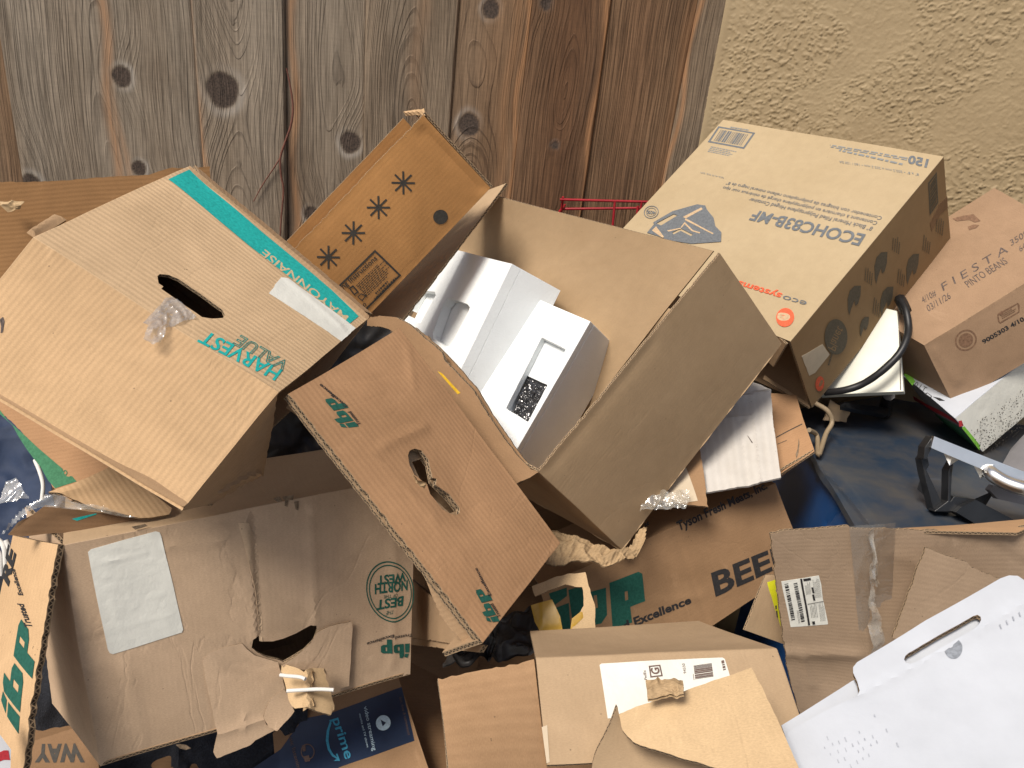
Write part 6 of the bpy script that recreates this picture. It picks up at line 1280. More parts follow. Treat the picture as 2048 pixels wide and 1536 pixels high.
{"n":"bean_carton","l":"pinkish brown sealed carton with black stamped lettering, against the stucco at far right","c":"carton","b":[0.83,1.3347,1.1218],"noise":[0.002,6],"parts":[{"n":"body","k":"shell","g":[[{"c":[[0.74,1.3346,1.2521],[1.0027,1.3884,1.4594],[0.8958,1.5531,1.5242],[0.6375,1.5614,1.2834]],"d":[["b",0.002]],"p":[{"k":"t","t":"F I E S T A","f":[[0.3358,0.3484],[0.7218,0.342],[0.3645,0.4234]],"ink":"ink_fade","b":0,"s":0,"o":0},
{"k":"t","t":"PINTO BEANS","f":[[0.427,0.2453],[0.6646,0.2478],[0.4424,0.3173]],"ink":"ink_fade","b":0,"s":0,"o":0},
{"k":"t","t":"4/10#","f":[[0.2119,0.346],[0.2952,0.3466],[0.2341,0.4075]],"ink":"ink_fade","b":0,"s":0,"o":0},
{"k":"t","t":"03/11/26","f":[[0.1846,0.2501],[0.3218,0.2484],[0.2089,0.3136]],"ink":"ink_fade","b":0,"s":0,"o":0},
{"k":"t","t":"35084","f":[[0.7594,0.3776],[0.888,0.3822],[0.7806,0.4342]],"ink":"ink_fade","b":0,"s":0,"o":0},
{"k":"t","t":"64 18","f":[[0.7539,0.2773],[0.8465,0.2849],[0.7737,0.3331]],"ink":"ink_fade","b":0,"s":0,"o":0},
{"k":"p","poly":[[0.7367,0.9568],[0.7761,0.9229],[0.8149,0.8735],[0.7989,0.7688],[0.7766,0.7877],[0.7754,0.8456],[0.7341,0.9056]],"holes":[],"ink":"ink_stain"},
{"k":"p","poly":[[0.7364,0.7888],[0.7623,0.7763],[0.774,0.7383],[0.7523,0.7285],[0.7225,0.7486]],"holes":[],"ink":"ink_stain"}],"m":["kraft_fiesta","kraft"]},
{"c":[[0.83,1.3347,1.1418],[1.0928,1.3885,1.3491],[1.0027,1.3884,1.4594],[0.74,1.3346,1.2521]],"d":[["b",0.003],["k",0.0317,0.8526,0.0679,0.2984,0.01,0.003]],"p":[{"k":"t","t":"9005303 4/10","f":[[0.2783,0.5723],[0.5252,0.557],[0.2759,0.6316]],"ink":"ink_black","b":0.03,"s":0.2,"o":0},
{"k":"r","f":[[0.2041,0.752],[0.2618,0.7202],[0.2129,0.8966]],"ink":"ink_stain","ri":0.86,"n":40},
{"k":"r","f":[[0.2041,0.752],[0.2426,0.7308],[0.2101,0.8482]],"ink":"ink_stain","ri":0.0,"n":40},
{"k":"p","poly":[[0.4069,0.8306],[0.4212,0.8407],[0.5305,0.8204],[0.5342,0.7823],[0.5185,0.6985],[0.4011,0.698],[0.3956,0.7395]],"holes":[[[0.4108,0.8137],[0.5269,0.8088],[0.5157,0.7116],[0.4011,0.7177]]],"ink":"ink_stain"},
{"k":"l","f":[[0.4213,0.7427],[0.5082,0.7365],[0.4249,0.8132]],"ink":"ink_stain","rows":3,"fill":0.5,"seed":5,"al":0},
{"k":"r","f":[[0.4297,0.8165],[0.4403,0.815],[0.4321,0.8453]],"ink":"ink_stain","ri":0.0,"n":40}],"m":["kraft_fiesta","kraft"]},
{"c":[[0.7275,1.5614,1.1731],[0.83,1.3347,1.1418],[0.74,1.3346,1.2521],[0.6375,1.5614,1.2834]]}]],"t":0.004,"m":["kraft_fiesta","kraft","flute"],"bev":0.004}]},
{"n":"printed_box","l":"white box with black speckled print and green edge, under the pinkish brown carton","c":"box","b":[0.9007,1.3148,1.043],"noise":[0.002,7],"parts":[{"n":"body","k":"shell","g":[[{"c":[[0.805,1.2793,1.1373],[0.9901,1.4069,1.2449],[0.9599,1.5645,1.2637],[0.7748,1.4368,1.1561]],"p":[{"k":"t","t":"10 LT","f":[[-0.0209,0.7931],[0.0025,0.5678],[0.029,0.8186]],"ink":"ink_black","b":0,"s":0,"o":0},
{"k":"p","poly":[[-0.0133,0.5426],[0.0174,0.5376],[0.0196,0.4478],[0.0007,0.4315]],"holes":[[[-0.0048,0.5292],[0.0128,0.5249],[0.0137,0.4571],[0.002,0.4492]]],"ink":"ink_black"},
{"k":"p","poly":[[0.018,0.4373],[0.0511,0.3529],[0.0633,0.2692],[0.0302,0.3208]],"holes":[],"ink":"ink_black"},
{"k":"p","poly":[[0.0123,1.0074],[0.0657,0.9942],[0.0297,0.7998],[-0.0241,0.7737]],"holes":[],"ink":"ink_lightgreen"}],"m":["paper_white","kraft"]},
{"c":[[0.9007,1.3148,1.063],[1.0857,1.4424,1.1706],[0.9901,1.4069,1.2449],[0.805,1.2793,1.1373]],"p":[{"k":"p","poly":[[0.0082,0.9067],[0.0348,0.8734],[0.0163,0.7517],[-0.0188,0.7946]],"holes":[],"ink":"ink_red"},
{"k":"p","poly":[[-0.0076,0.7401],[0.0198,0.7327],[0.0204,0.1496],[-0.0133,0.0858]],"holes":[],"ink":"ink_lightgreen"},
{"k":"p","poly":[[0.2886,0.556],[0.2983,0.5522],[0.2953,0.5366],[0.2878,0.5502]],"holes":[],"ink":"ink_char"},
{"k":"p","poly":[[0.6452,0.5271],[0.6529,0.5241],[0.6477,0.5028],[0.641,0.5115]],"holes":[],"ink":"ink_char"},
{"k":"p","poly":[[0.1402,0.2023],[0.1468,0.1995],[0.141,0.1778],[0.1352,0.1851]],"holes":[],"ink":"ink_char"},
{"k":"p","poly":[[0.1892,0.5935],[0.1961,0.5908],[0.1894,0.5665],[0.1832,0.5736]],"holes":[],"ink":"ink_char"},
{"k":"p","poly":[[0.5034,0.3464],[0.5125,0.3428],[0.5093,0.3266],[0.502,0.3391]],"holes":[],"ink":"ink_char"},
{"k":"p","poly":[[0.3476,0.1417],[0.3541,0.1389],[0.3513,0.126],[0.3461,0.1348]],"holes":[],"ink":"ink_char"},
{"k":"p","poly":[[0.1434,0.4886],[0.1525,0.4849],[0.1487,0.4673],[0.1415,0.4798]],"holes":[],"ink":"ink_char"},
{"k":"p","poly":[[0.6564,0.5428],[0.6627,0.5403],[0.6583,0.5225],[0.6528,0.5294]],"holes":[],"ink":"ink_char"},
{"k":"p","poly":[[0.1229,0.0658],[0.1268,0.0641],[0.1221,0.0473],[0.1183,0.051]],"holes":[],"ink":"ink_char"},
{"k":"p","poly":[[0.2359,0.048],[0.2406,0.0459],[0.2384,0.0362],[0.2347,0.0427]],"holes":[],"ink":"ink_char"},
{"k":"p","poly":[[0.3942,0.6174],[0.398,0.6159],[0.3939,0.601],[0.3904,0.6045]],"holes":[],"ink":"ink_char"},
{"k":"p","poly":[[0.2846,0.381],[0.2926,0.3777],[0.2895,0.3629],[0.2832,0.374]],"holes":[],"ink":"ink_char"},
{"k":"p","poly":[[0.0673,0.2827],[0.0776,0.2784],[0.0741,0.2611],[0.0662,0.276]],"holes":[],"ink":"ink_char"},
{"k":"p","poly":[[0.4412,0.5193],[0.4465,0.5173],[0.4399,0.4938],[0.4348,0.4981]],"holes":[],"ink":"ink_char"},
{"k":"p","poly":[[0.0323,0.2244],[0.0425,0.22],[0.0382,0.2004],[0.0302,0.2147]],"holes":[],"ink":"ink_char"},
{"k":"p","poly":[[0.0398,0.4525],[0.0478,0.4492],[0.0424,0.4277],[0.0357,0.4376]],"holes":[],"ink":"ink_char"},
{"k":"p","poly":[[0.0783,0.4573],[0.0878,0.4534],[0.0821,0.4302],[0.0743,0.4423]],"holes":[],"ink":"ink_char"},
{"k":"p","poly":[[0.125,0.0098],[0.1325,0.0065],[0.1297,-0.0069],[0.1239,0.004]],"holes":[],"ink":"ink_char"},
{"k":"p","poly":[[0.2135,0.3714],[0.2182,0.3695],[0.2141,0.354],[0.2099,0.3592]],"holes":[],"ink":"ink_char"},
{"k":"p","poly":[[-0.0031,0.2837],[0.0007,0.2821],[-0.0049,0.2632],[-0.0086,0.2662]],"holes":[],"ink":"ink_char"},
{"k":"p","poly":[[0.3751,0.0783],[0.3823,0.0753],[0.3765,0.0529],[0.3703,0.061]],"holes":[],"ink":"ink_char"},
{"k":"p","poly":[[0.4505,0.3287],[0.4555,0.3266],[0.4491,0.3036],[0.4442,0.3077]],"holes":[],"ink":"ink_char"},
{"k":"p","poly":[[0.1308,0.0963],[0.1367,0.0937],[0.1313,0.0735],[0.1261,0.0801]],"holes":[],"ink":"ink_char"},
{"k":"p","poly":[[0.5496,0.4232],[0.5532,0.4218],[0.547,0.4004],[0.5431,0.4023]],"holes":[],"ink":"ink_char"},
{"k":"p","poly":[[0.4627,-0.068],[0.4708,-0.0716],[0.4681,-0.0855],[0.4617,-0.074]],"holes":[],"ink":"ink_char"},
{"k":"p","poly":[[0.1025,0.4243],[0.1102,0.4212],[0.1031,0.3952],[0.0964,0.4035]],"holes":[],"ink":"ink_char"},
{"k":"p","poly":[[0.0455,0.3192],[0.0496,0.3175],[0.0471,0.3077],[0.0438,0.3129]],"holes":[],"ink":"ink_char"},
{"k":"p","poly":[[0.5175,0.5616],[0.5242,0.559],[0.5187,0.5377],[0.5127,0.5449]],"holes":[],"ink":"ink_char"},
{"k":"p","poly":[[0.1492,0.0732],[0.1536,0.0713],[0.1483,0.0523],[0.1441,0.0564]],"holes":[],"ink":"ink_char"},
{"k":"p","poly":[[0.5588,0.2581],[0.5628,0.2564],[0.5607,0.2472],[0.5574,0.2522]],"holes":[],"ink":"ink_char"},
{"k":"p","poly":[[0.0608,0.2699],[0.0645,0.2684],[0.059,0.2496],[0.0553,0.2524]],"holes":[],"ink":"ink_char"},
{"k":"p","poly":[[0.0401,0.5791],[0.0464,0.5766],[0.0415,0.5577],[0.036,0.5651]],"holes":[],"ink":"ink_char"},
{"k":"p","poly":[[0.0848,0.3651],[0.095,0.3609],[0.0894,0.3374],[0.0811,0.3507]],"holes":[],"ink":"ink_char"},
{"k":"p","poly":[[-0.0899,0.0544],[-0.0802,0.0501],[-0.0859,0.0268],[-0.0937,0.0398]],"holes":[],"ink":"ink_char"},
{"k":"p","poly":[[0.2322,0.0388],[0.2358,0.0373],[0.231,0.0201],[0.2274,0.0232]],"holes":[],"ink":"ink_char"},
{"k":"p","poly":[[0.1212,0.1917],[0.1297,0.188],[0.1264,0.1722],[0.1197,0.1844]],"holes":[],"ink":"ink_char"},
{"k":"p","poly":[[0.2769,0.3196],[0.2849,0.3163],[0.282,0.302],[0.2757,0.3132]],"holes":[],"ink":"ink_char"},
{"k":"p","poly":[[0.1374,0.0818],[0.1422,0.0796],[0.1363,0.0586],[0.1317,0.0631]],"holes":[],"ink":"ink_char"},
{"k":"p","poly":[[0.3066,0.0456],[0.31,0.0442],[0.3054,0.0279],[0.302,0.0307]],"holes":[],"ink":"ink_char"},
{"k":"p","poly":[[0.4364,0.3442],[0.4401,0.3427],[0.4374,0.3319],[0.4341,0.3361]],"holes":[],"ink":"ink_char"},
{"k":"p","poly":[[0.1899,0.6241],[0.1956,0.6219],[0.1912,0.605],[0.1863,0.6115]],"holes":[],"ink":"ink_char"},
{"k":"p","poly":[[-0.0622,0.1972],[-0.0567,0.1949],[-0.0626,0.1738],[-0.0676,0.1795]],"holes":[],"ink":"ink_char"},
{"k":"p","poly":[[0.533,0.1965],[0.5441,0.1919],[0.5365,0.161],[0.5269,0.174]],"holes":[],"ink":"ink_char"},
{"k":"p","poly":[[0.0926,0.4534],[0.0973,0.4514],[0.0917,0.4315],[0.0872,0.4359]],"holes":[],"ink":"ink_char"},
{"k":"p","poly":[[0.1814,0.5953],[0.1853,0.5937],[0.1792,0.5728],[0.1752,0.5755]],"holes":[],"ink":"ink_char"},
{"k":"p","poly":[[0.1828,0.1671],[0.1895,0.1642],[0.1846,0.1451],[0.1789,0.1531]],"holes":[],"ink":"ink_char"},
{"k":"p","poly":[[0.4312,0.4622],[0.4363,0.4601],[0.4319,0.4432],[0.4273,0.4486]],"holes":[],"ink":"ink_char"},
{"k":"p","poly":[[0.1419,0.0354],[0.1452,0.0339],[0.1428,0.0247],[0.14,0.0287]],"holes":[],"ink":"ink_char"},
{"k":"p","poly":[[0.0817,0.5208],[0.0911,0.517],[0.0853,0.4938],[0.0776,0.5056]],"holes":[],"ink":"ink_char"},
{"k":"p","poly":[[0.0471,0.5117],[0.0523,0.5096],[0.0465,0.4889],[0.0417,0.494]],"holes":[],"ink":"ink_char"},
{"k":"p","poly":[[0.4177,0.0023],[0.4284,-0.0023],[0.4213,-0.0315],[0.4122,-0.0185]],"holes":[],"ink":"ink_char"},
{"k":"p","poly":[[0.7085,0.5057],[0.7144,0.5034],[0.7111,0.4894],[0.7062,0.4963]],"holes":[],"ink":"ink_char"},
{"k":"p","poly":[[0.3275,0.4072],[0.3371,0.4033],[0.3324,0.3825],[0.3245,0.395]],"holes":[],"ink":"ink_char"},
{"k":"p","poly":[[0.1428,0.3668],[0.1505,0.3637],[0.1453,0.3428],[0.1388,0.3522]],"holes":[],"ink":"ink_char"},
{"k":"p","poly":[[0.1131,0.4132],[0.1185,0.411],[0.1155,0.3983],[0.111,0.4054]],"holes":[],"ink":"ink_char"},
{"k":"p","poly":[[0.0535,0.2156],[0.0615,0.2121],[0.0581,0.1966],[0.0518,0.2078]],"holes":[],"ink":"ink_char"},
{"k":"p","poly":[[0.2086,0.3632],[0.2163,0.3601],[0.2102,0.3366],[0.2035,0.3454]],"holes":[],"ink":"ink_char"},
{"k":"p","poly":[[0.5266,0.4605],[0.5341,0.4575],[0.5301,0.4402],[0.5239,0.4496]],"holes":[],"ink":"ink_char"},
{"k":"p","poly":[[0.2976,0.3288],[0.3075,0.3247],[0.303,0.3046],[0.2951,0.3177]],"holes":[],"ink":"ink_char"},
{"k":"p","poly":[[0.4049,0.5603],[0.4137,0.5569],[0.4096,0.5389],[0.4025,0.5502]],"holes":[],"ink":"ink_char"},
{"k":"p","poly":[[0.129,0.6714],[0.1389,0.6675],[0.1356,0.6512],[0.128,0.6651]],"holes":[],"ink":"ink_char"},
{"k":"p","poly":[[0.1448,0.6119],[0.1541,0.6083],[0.1467,0.5802],[0.1387,0.5906]],"holes":[],"ink":"ink_char"},
{"k":"p","poly":[[0.1517,0.0718],[0.1587,0.0687],[0.1555,0.0544],[0.15,0.0641]],"holes":[],"ink":"ink_char"},
{"k":"p","poly":[[0.2628,0.4725],[0.2683,0.4702],[0.2644,0.4546],[0.2596,0.4611]],"holes":[],"ink":"ink_char"},
{"k":"p","poly":[[0.2688,0.0594],[0.2764,0.0561],[0.2738,0.0428],[0.2678,0.0536]],"holes":[],"ink":"ink_char"},
{"k":"p","poly":[[0.0048,0.3839],[0.0143,0.38],[0.0081,0.3555],[0.0003,0.3674]],"holes":[],"ink":"ink_char"},
{"k":"p","poly":[[0.5285,0.4178],[0.5329,0.4161],[0.5289,0.401],[0.5249,0.4054]],"holes":[],"ink":"ink_char"},
{"k":"p","poly":[[0.1688,0.4499],[0.1775,0.4464],[0.1731,0.4273],[0.166,0.4388]],"holes":[],"ink":"ink_char"},
{"k":"p","poly":[[0.2373,0.0241],[0.2406,0.0227],[0.2379,0.0122],[0.235,0.0161]],"holes":[],"ink":"ink_char"},
{"k":"p","poly":[[0.5039,0.5432],[0.5081,0.5415],[0.5053,0.5299],[0.5016,0.5348]],"holes":[],"ink":"ink_char"},
{"k":"p","poly":[[0.6214,0.4383],[0.6263,0.4364],[0.6212,0.4174],[0.6166,0.4218]],"holes":[],"ink":"ink_char"},
{"k":"p","poly":[[0.4104,-0.0651],[0.4211,-0.0698],[0.4147,-0.0968],[0.4057,-0.0832]],"holes":[],"ink":"ink_char"},
{"k":"p","poly":[[-0.0495,0.1722],[-0.0435,0.1696],[-0.0481,0.1522],[-0.0531,0.1595]],"holes":[],"ink":"ink_char"},
{"k":"p","poly":[[0.5952,0.2074],[0.6059,0.203],[0.5985,0.1729],[0.5892,0.1853]],"holes":[],"ink":"ink_char"},
{"k":"p","poly":[[0.0901,0.0856],[0.099,0.0817],[0.0916,0.0536],[0.0839,0.064]],"holes":[],"ink":"ink_char"},
{"k":"p","poly":[[0.2025,0.0292],[0.2098,0.0261],[0.2042,0.0039],[0.1978,0.0126]],"holes":[],"ink":"ink_char"},
{"k":"p","poly":[[0.2023,0.6273],[0.2118,0.6236],[0.2062,0.6007],[0.1984,0.6125]],"holes":[],"ink":"ink_char"},
{"k":"p","poly":[[0.5395,0.4083],[0.5437,0.4066],[0.5404,0.3937],[0.5367,0.3984]],"holes":[],"ink":"ink_char"},
{"k":"p","poly":[[0.1402,0.1498],[0.1468,0.147],[0.1399,0.122],[0.1339,0.1287]],"holes":[],"ink":"ink_char"},
{"k":"p","poly":[[0.1299,0.583],[0.1373,0.5801],[0.1338,0.5648],[0.1279,0.5745]],"holes":[],"ink":"ink_char"},
{"k":"p","poly":[[0.301,0.2523],[0.3107,0.2482],[0.3041,0.2218],[0.2958,0.2335]],"holes":[],"ink":"ink_char"},
{"k":"p","poly":[[0.1184,0.4276],[0.1287,0.4234],[0.1238,0.4017],[0.1155,0.4155]],"holes":[],"ink":"ink_char"},
{"k":"p","poly":[[0.3387,0.5178],[0.3484,0.514],[0.3426,0.49],[0.3345,0.5018]],"holes":[],"ink":"ink_char"},
{"k":"p","poly":[[0.5674,0.2381],[0.5727,0.236],[0.5678,0.2173],[0.563,0.2227]],"holes":[],"ink":"ink_char"},
{"k":"p","poly":[[0.3202,0.6336],[0.3248,0.6318],[0.3225,0.6218],[0.3188,0.6276]],"holes":[],"ink":"ink_char"},
{"k":"p","poly":[[0.1003,0.1089],[0.1049,0.1069],[0.1027,0.0972],[0.099,0.1036]],"holes":[],"ink":"ink_char"},
{"k":"p","poly":[[0.0944,0.4787],[0.0992,0.4768],[0.0962,0.465],[0.0923,0.4709]],"holes":[],"ink":"ink_char"},
{"k":"p","poly":[[0.6163,0.3329],[0.6247,0.3296],[0.6206,0.3113],[0.6136,0.3219]],"holes":[],"ink":"ink_char"},
{"k":"p","poly":[[0.4482,0.5993],[0.4571,0.5958],[0.4534,0.5786],[0.4462,0.5903]],"holes":[],"ink":"ink_char"},
{"k":"p","poly":[[-0.1138,0.1646],[-0.1081,0.1622],[-0.1131,0.1439],[-0.1179,0.1505]],"holes":[],"ink":"ink_char"},
{"k":"p","poly":[[-0.0085,0.233],[-0.0002,0.2295],[-0.0074,0.2027],[-0.0146,0.2123]],"holes":[],"ink":"ink_char"},
{"k":"p","poly":[[0.3084,0.3007],[0.3182,0.2967],[0.3135,0.2761],[0.3057,0.289]],"holes":[],"ink":"ink_char"},
{"k":"p","poly":[[0.5959,0.3519],[0.6033,0.3489],[0.5968,0.324],[0.5901,0.3316]],"holes":[],"ink":"ink_char"},
{"k":"p","poly":[[0.6104,0.3738],[0.6173,0.371],[0.6137,0.355],[0.6079,0.3636]],"holes":[],"ink":"ink_char"},
{"k":"p","poly":[[0.2772,0.1417],[0.2811,0.1401],[0.2751,0.1194],[0.2711,0.1222]],"holes":[],"ink":"ink_char"},
{"k":"p","poly":[[0.4865,0.4605],[0.4917,0.4584],[0.4876,0.4422],[0.4829,0.4479]],"holes":[],"ink":"ink_char"},
{"k":"p","poly":[[0.5809,0.3139],[0.5918,0.3095],[0.588,0.2901],[0.5792,0.3049]],"holes":[],"ink":"ink_char"},
{"k":"p","poly":[[0.4668,0.1726],[0.4734,0.1699],[0.4709,0.1578],[0.4656,0.1669]],"holes":[],"ink":"ink_char"},
{"k":"p","poly":[[0.1253,0.0384],[0.1359,0.0338],[0.1282,0.0036],[0.1192,0.0167]],"holes":[],"ink":"ink_char"},
{"k":"p","poly":[[0.2054,0.6446],[0.2106,0.6425],[0.2084,0.6324],[0.2042,0.6394]],"holes":[],"ink":"ink_char"},
{"k":"p","poly":[[0.3832,0.4955],[0.3911,0.4924],[0.3868,0.474],[0.3802,0.4839]],"holes":[],"ink":"ink_char"},
{"k":"p","poly":[[0.6566,0.4523],[0.667,0.4483],[0.6617,0.4249],[0.653,0.4378]],"holes":[],"ink":"ink_char"},
{"k":"p","poly":[[0.024,0.1992],[0.0337,0.195],[0.0297,0.1764],[0.0221,0.1902]],"holes":[],"ink":"ink_char"},
{"k":"p","poly":[[0.3984,0.3051],[0.4075,0.3014],[0.4018,0.2778],[0.3941,0.2888]],"holes":[],"ink":"ink_char"},
{"k":"p","poly":[[0.3434,0.1095],[0.3502,0.1066],[0.345,0.0863],[0.3391,0.0943]],"holes":[],"ink":"ink_char"},
{"k":"p","poly":[[0.3741,0.5731],[0.3804,0.5707],[0.3746,0.549],[0.3689,0.5554]],"holes":[],"ink":"ink_char"},
{"k":"p","poly":[[0.0403,0.377],[0.0478,0.3739],[0.0427,0.3539],[0.0365,0.3631]],"holes":[],"ink":"ink_char"},
{"k":"p","poly":[[0.3252,0.1663],[0.3326,0.1632],[0.3258,0.1375],[0.3191,0.1453]],"holes":[],"ink":"ink_char"},
{"k":"p","poly":[[0.0364,0.5074],[0.0446,0.504],[0.0414,0.4892],[0.035,0.5006]],"holes":[],"ink":"ink_char"},
{"k":"p","poly":[[0.3892,0.1051],[0.3937,0.1031],[0.3916,0.0937],[0.388,0.0998]],"holes":[],"ink":"ink_char"},
{"k":"p","poly":[[0.3318,0.3413],[0.339,0.3384],[0.333,0.3155],[0.3267,0.3234]],"holes":[],"ink":"ink_char"},
{"k":"p","poly":[[0.5375,0.4922],[0.5485,0.4879],[0.5423,0.4615],[0.5331,0.4749]],"holes":[],"ink":"ink_char"},
{"k":"p","poly":[[0.188,0.0685],[0.1936,0.0661],[0.1881,0.0457],[0.183,0.0517]],"holes":[],"ink":"ink_char"},
{"k":"p","poly":[[0.6694,0.4018],[0.6791,0.3979],[0.6736,0.3742],[0.6654,0.3859]],"holes":[],"ink":"ink_char"},
{"k":"p","poly":[[0.0549,0.4178],[0.0613,0.4152],[0.0552,0.3928],[0.0495,0.3996]],"holes":[],"ink":"ink_char"},
{"k":"p","poly":[[0.0646,0.5522],[0.0738,0.5485],[0.0669,0.5218],[0.059,0.5326]],"holes":[],"ink":"ink_char"},
{"k":"p","poly":[[-0.0264,0.191],[-0.0169,0.1869],[-0.0213,0.1674],[-0.0288,0.1806]],"holes":[],"ink":"ink_char"},
{"k":"p","poly":[[0.2551,0.6194],[0.2637,0.616],[0.2602,0.5997],[0.2533,0.6113]],"holes":[],"ink":"ink_char"},
{"k":"p","poly":[[0.6199,0.5212],[0.6292,0.5176],[0.6229,0.4916],[0.6147,0.5022]],"holes":[],"ink":"ink_char"},
{"k":"p","poly":[[0.2573,0.5053],[0.2658,0.5019],[0.2587,0.4748],[0.2512,0.4841]],"holes":[],"ink":"ink_char"},
{"k":"p","poly":[[0.2943,0.2836],[0.3006,0.281],[0.295,0.2598],[0.2893,0.2666]],"holes":[],"ink":"ink_char"},
{"k":"p","poly":[[0.0772,0.2209],[0.0822,0.2188],[0.0755,0.1955],[0.0706,0.1997]],"holes":[],"ink":"ink_char"},
{"k":"p","poly":[[0.2061,0.65],[0.2137,0.647],[0.2105,0.6324],[0.2045,0.6425]],"holes":[],"ink":"ink_char"},
{"k":"p","poly":[[0.2937,0.0957],[0.2999,0.0931],[0.295,0.0741],[0.2896,0.0813]],"holes":[],"ink":"ink_char"},
{"k":"p","poly":[[0.1123,0.458],[0.1215,0.4543],[0.1169,0.4346],[0.1095,0.4466]],"holes":[],"ink":"ink_char"},
{"k":"p","poly":[[0.1385,0.6205],[0.1443,0.6182],[0.1399,0.6015],[0.135,0.608]],"holes":[],"ink":"ink_char"},
{"k":"p","poly":[[0.1208,0.3808],[0.1306,0.3768],[0.1233,0.3484],[0.1149,0.36]],"holes":[],"ink":"ink_char"},
{"k":"p","poly":[[0.1281,0.2878],[0.1324,0.286],[0.13,0.2762],[0.1266,0.2818]],"holes":[],"ink":"ink_char"},
{"k":"p","poly":[[0.2321,0.552],[0.2414,0.5483],[0.2379,0.5317],[0.2306,0.5445]],"holes":[],"ink":"ink_char"},
{"k":"p","poly":[[-0.0261,0.1092],[-0.018,0.1057],[-0.0217,0.0892],[-0.0281,0.1007]],"holes":[],"ink":"ink_char"},
{"k":"p","poly":[[0.6098,0.5012],[0.6187,0.4977],[0.613,0.4738],[0.6052,0.4842]],"holes":[],"ink":"ink_char"},
{"k":"p","poly":[[0.3039,0.3651],[0.3092,0.3629],[0.3041,0.344],[0.2992,0.3494]],"holes":[],"ink":"ink_char"},
{"k":"p","poly":[[0.3088,0.4699],[0.3148,0.4676],[0.3085,0.4446],[0.303,0.4503]],"holes":[],"ink":"ink_char"},
{"k":"p","poly":[[0.3613,0.1933],[0.3644,0.192],[0.3591,0.1736],[0.3557,0.1755]],"holes":[],"ink":"ink_char"},
{"k":"p","poly":[[0.4685,0.2575],[0.4784,0.2534],[0.4712,0.2246],[0.4625,0.2361]],"holes":[],"ink":"ink_char"},
{"k":"p","poly":[[0.1033,0.4587],[0.1065,0.4574],[0.1036,0.4468],[0.1008,0.4502]],"holes":[],"ink":"ink_char"},
{"k":"p","poly":[[0.4779,0.1221],[0.4815,0.1206],[0.4763,0.1023],[0.4726,0.1049]],"holes":[],"ink":"ink_char"},
{"k":"p","poly":[[0.4444,0.1779],[0.4519,0.1748],[0.4474,0.1558],[0.441,0.1651]],"holes":[],"ink":"ink_char"},
{"k":"p","poly":[[0.0457,0.0887],[0.0503,0.0867],[0.0477,0.0759],[0.044,0.0821]],"holes":[],"ink":"ink_char"},
{"k":"p","poly":[[-0.0855,0.1648],[-0.0811,0.1629],[-0.0859,0.146],[-0.0898,0.1505]],"holes":[],"ink":"ink_char"},
{"k":"p","poly":[[0.1299,0.1478],[0.1371,0.1446],[0.1333,0.1282],[0.1274,0.1379]],"holes":[],"ink":"ink_char"},
{"k":"p","poly":[[0.1775,0.6424],[0.1858,0.6392],[0.1792,0.6142],[0.172,0.6235]],"holes":[],"ink":"ink_char"},
{"k":"p","poly":[[0.3437,-0.0014],[0.3542,-0.006],[0.3485,-0.0307],[0.3398,-0.0169]],"holes":[],"ink":"ink_char"},
{"k":"p","poly":[[0.3415,0.3496],[0.3502,0.3461],[0.3459,0.3271],[0.3388,0.3383]],"holes":[],"ink":"ink_char"},
{"k":"p","poly":[[0.1467,0.5807],[0.1553,0.5773],[0.1494,0.5541],[0.1421,0.5643]],"holes":[],"ink":"ink_char"},
{"k":"p","poly":[[0.131,0.1868],[0.1375,0.184],[0.1327,0.1655],[0.1272,0.1734]],"holes":[],"ink":"ink_char"},
{"k":"p","poly":[[0.6151,0.2827],[0.6222,0.2798],[0.6188,0.2647],[0.613,0.2738]],"holes":[],"ink":"ink_char"},
{"k":"p","poly":[[0.2894,0.3616],[0.2983,0.358],[0.2939,0.3389],[0.2867,0.3505]],"holes":[],"ink":"ink_char"},
{"k":"p","poly":[[0.4892,0.5197],[0.4989,0.5159],[0.4957,0.4996],[0.488,0.5128]],"holes":[],"ink":"ink_char"},
{"k":"p","poly":[[0.5777,0.5137],[0.5831,0.5116],[0.5791,0.4958],[0.5744,0.5018]],"holes":[],"ink":"ink_char"},
{"k":"p","poly":[[0.6845,0.4251],[0.693,0.4218],[0.6867,0.3965],[0.6792,0.4058]],"holes":[],"ink":"ink_char"},
{"k":"p","poly":[[0.2509,0.554],[0.2545,0.5526],[0.2525,0.5439],[0.2495,0.5484]],"holes":[],"ink":"ink_char"},
{"k":"p","poly":[[0.3879,0.2267],[0.3916,0.2252],[0.3855,0.204],[0.3816,0.2063]],"holes":[],"ink":"ink_char"},
{"k":"p","poly":[[0.2914,0.4041],[0.3012,0.4001],[0.2952,0.3753],[0.287,0.3876]],"holes":[],"ink":"ink_char"},
{"k":"p","poly":[[0.0553,0.2035],[0.0617,0.2008],[0.059,0.1883],[0.054,0.1973]],"holes":[],"ink":"ink_char"},
{"k":"p","poly":[[0.1688,0.515],[0.1739,0.5129],[0.1676,0.4909],[0.1628,0.4953]],"holes":[],"ink":"ink_char"},
{"k":"p","poly":[[0.1874,0.598],[0.1909,0.5966],[0.1872,0.5834],[0.184,0.5867]],"holes":[],"ink":"ink_char"},
{"k":"p","poly":[[0.0206,0.3551],[0.0262,0.3528],[0.0238,0.342],[0.0194,0.3497]],"holes":[],"ink":"ink_char"},
{"k":"p","poly":[[0.1439,0.556],[0.1526,0.5525],[0.1478,0.5325],[0.1407,0.5436]],"holes":[],"ink":"ink_char"},
{"k":"p","poly":[[0.2722,0.1525],[0.2802,0.1491],[0.2732,0.1224],[0.266,0.1313]],"holes":[],"ink":"ink_char"},
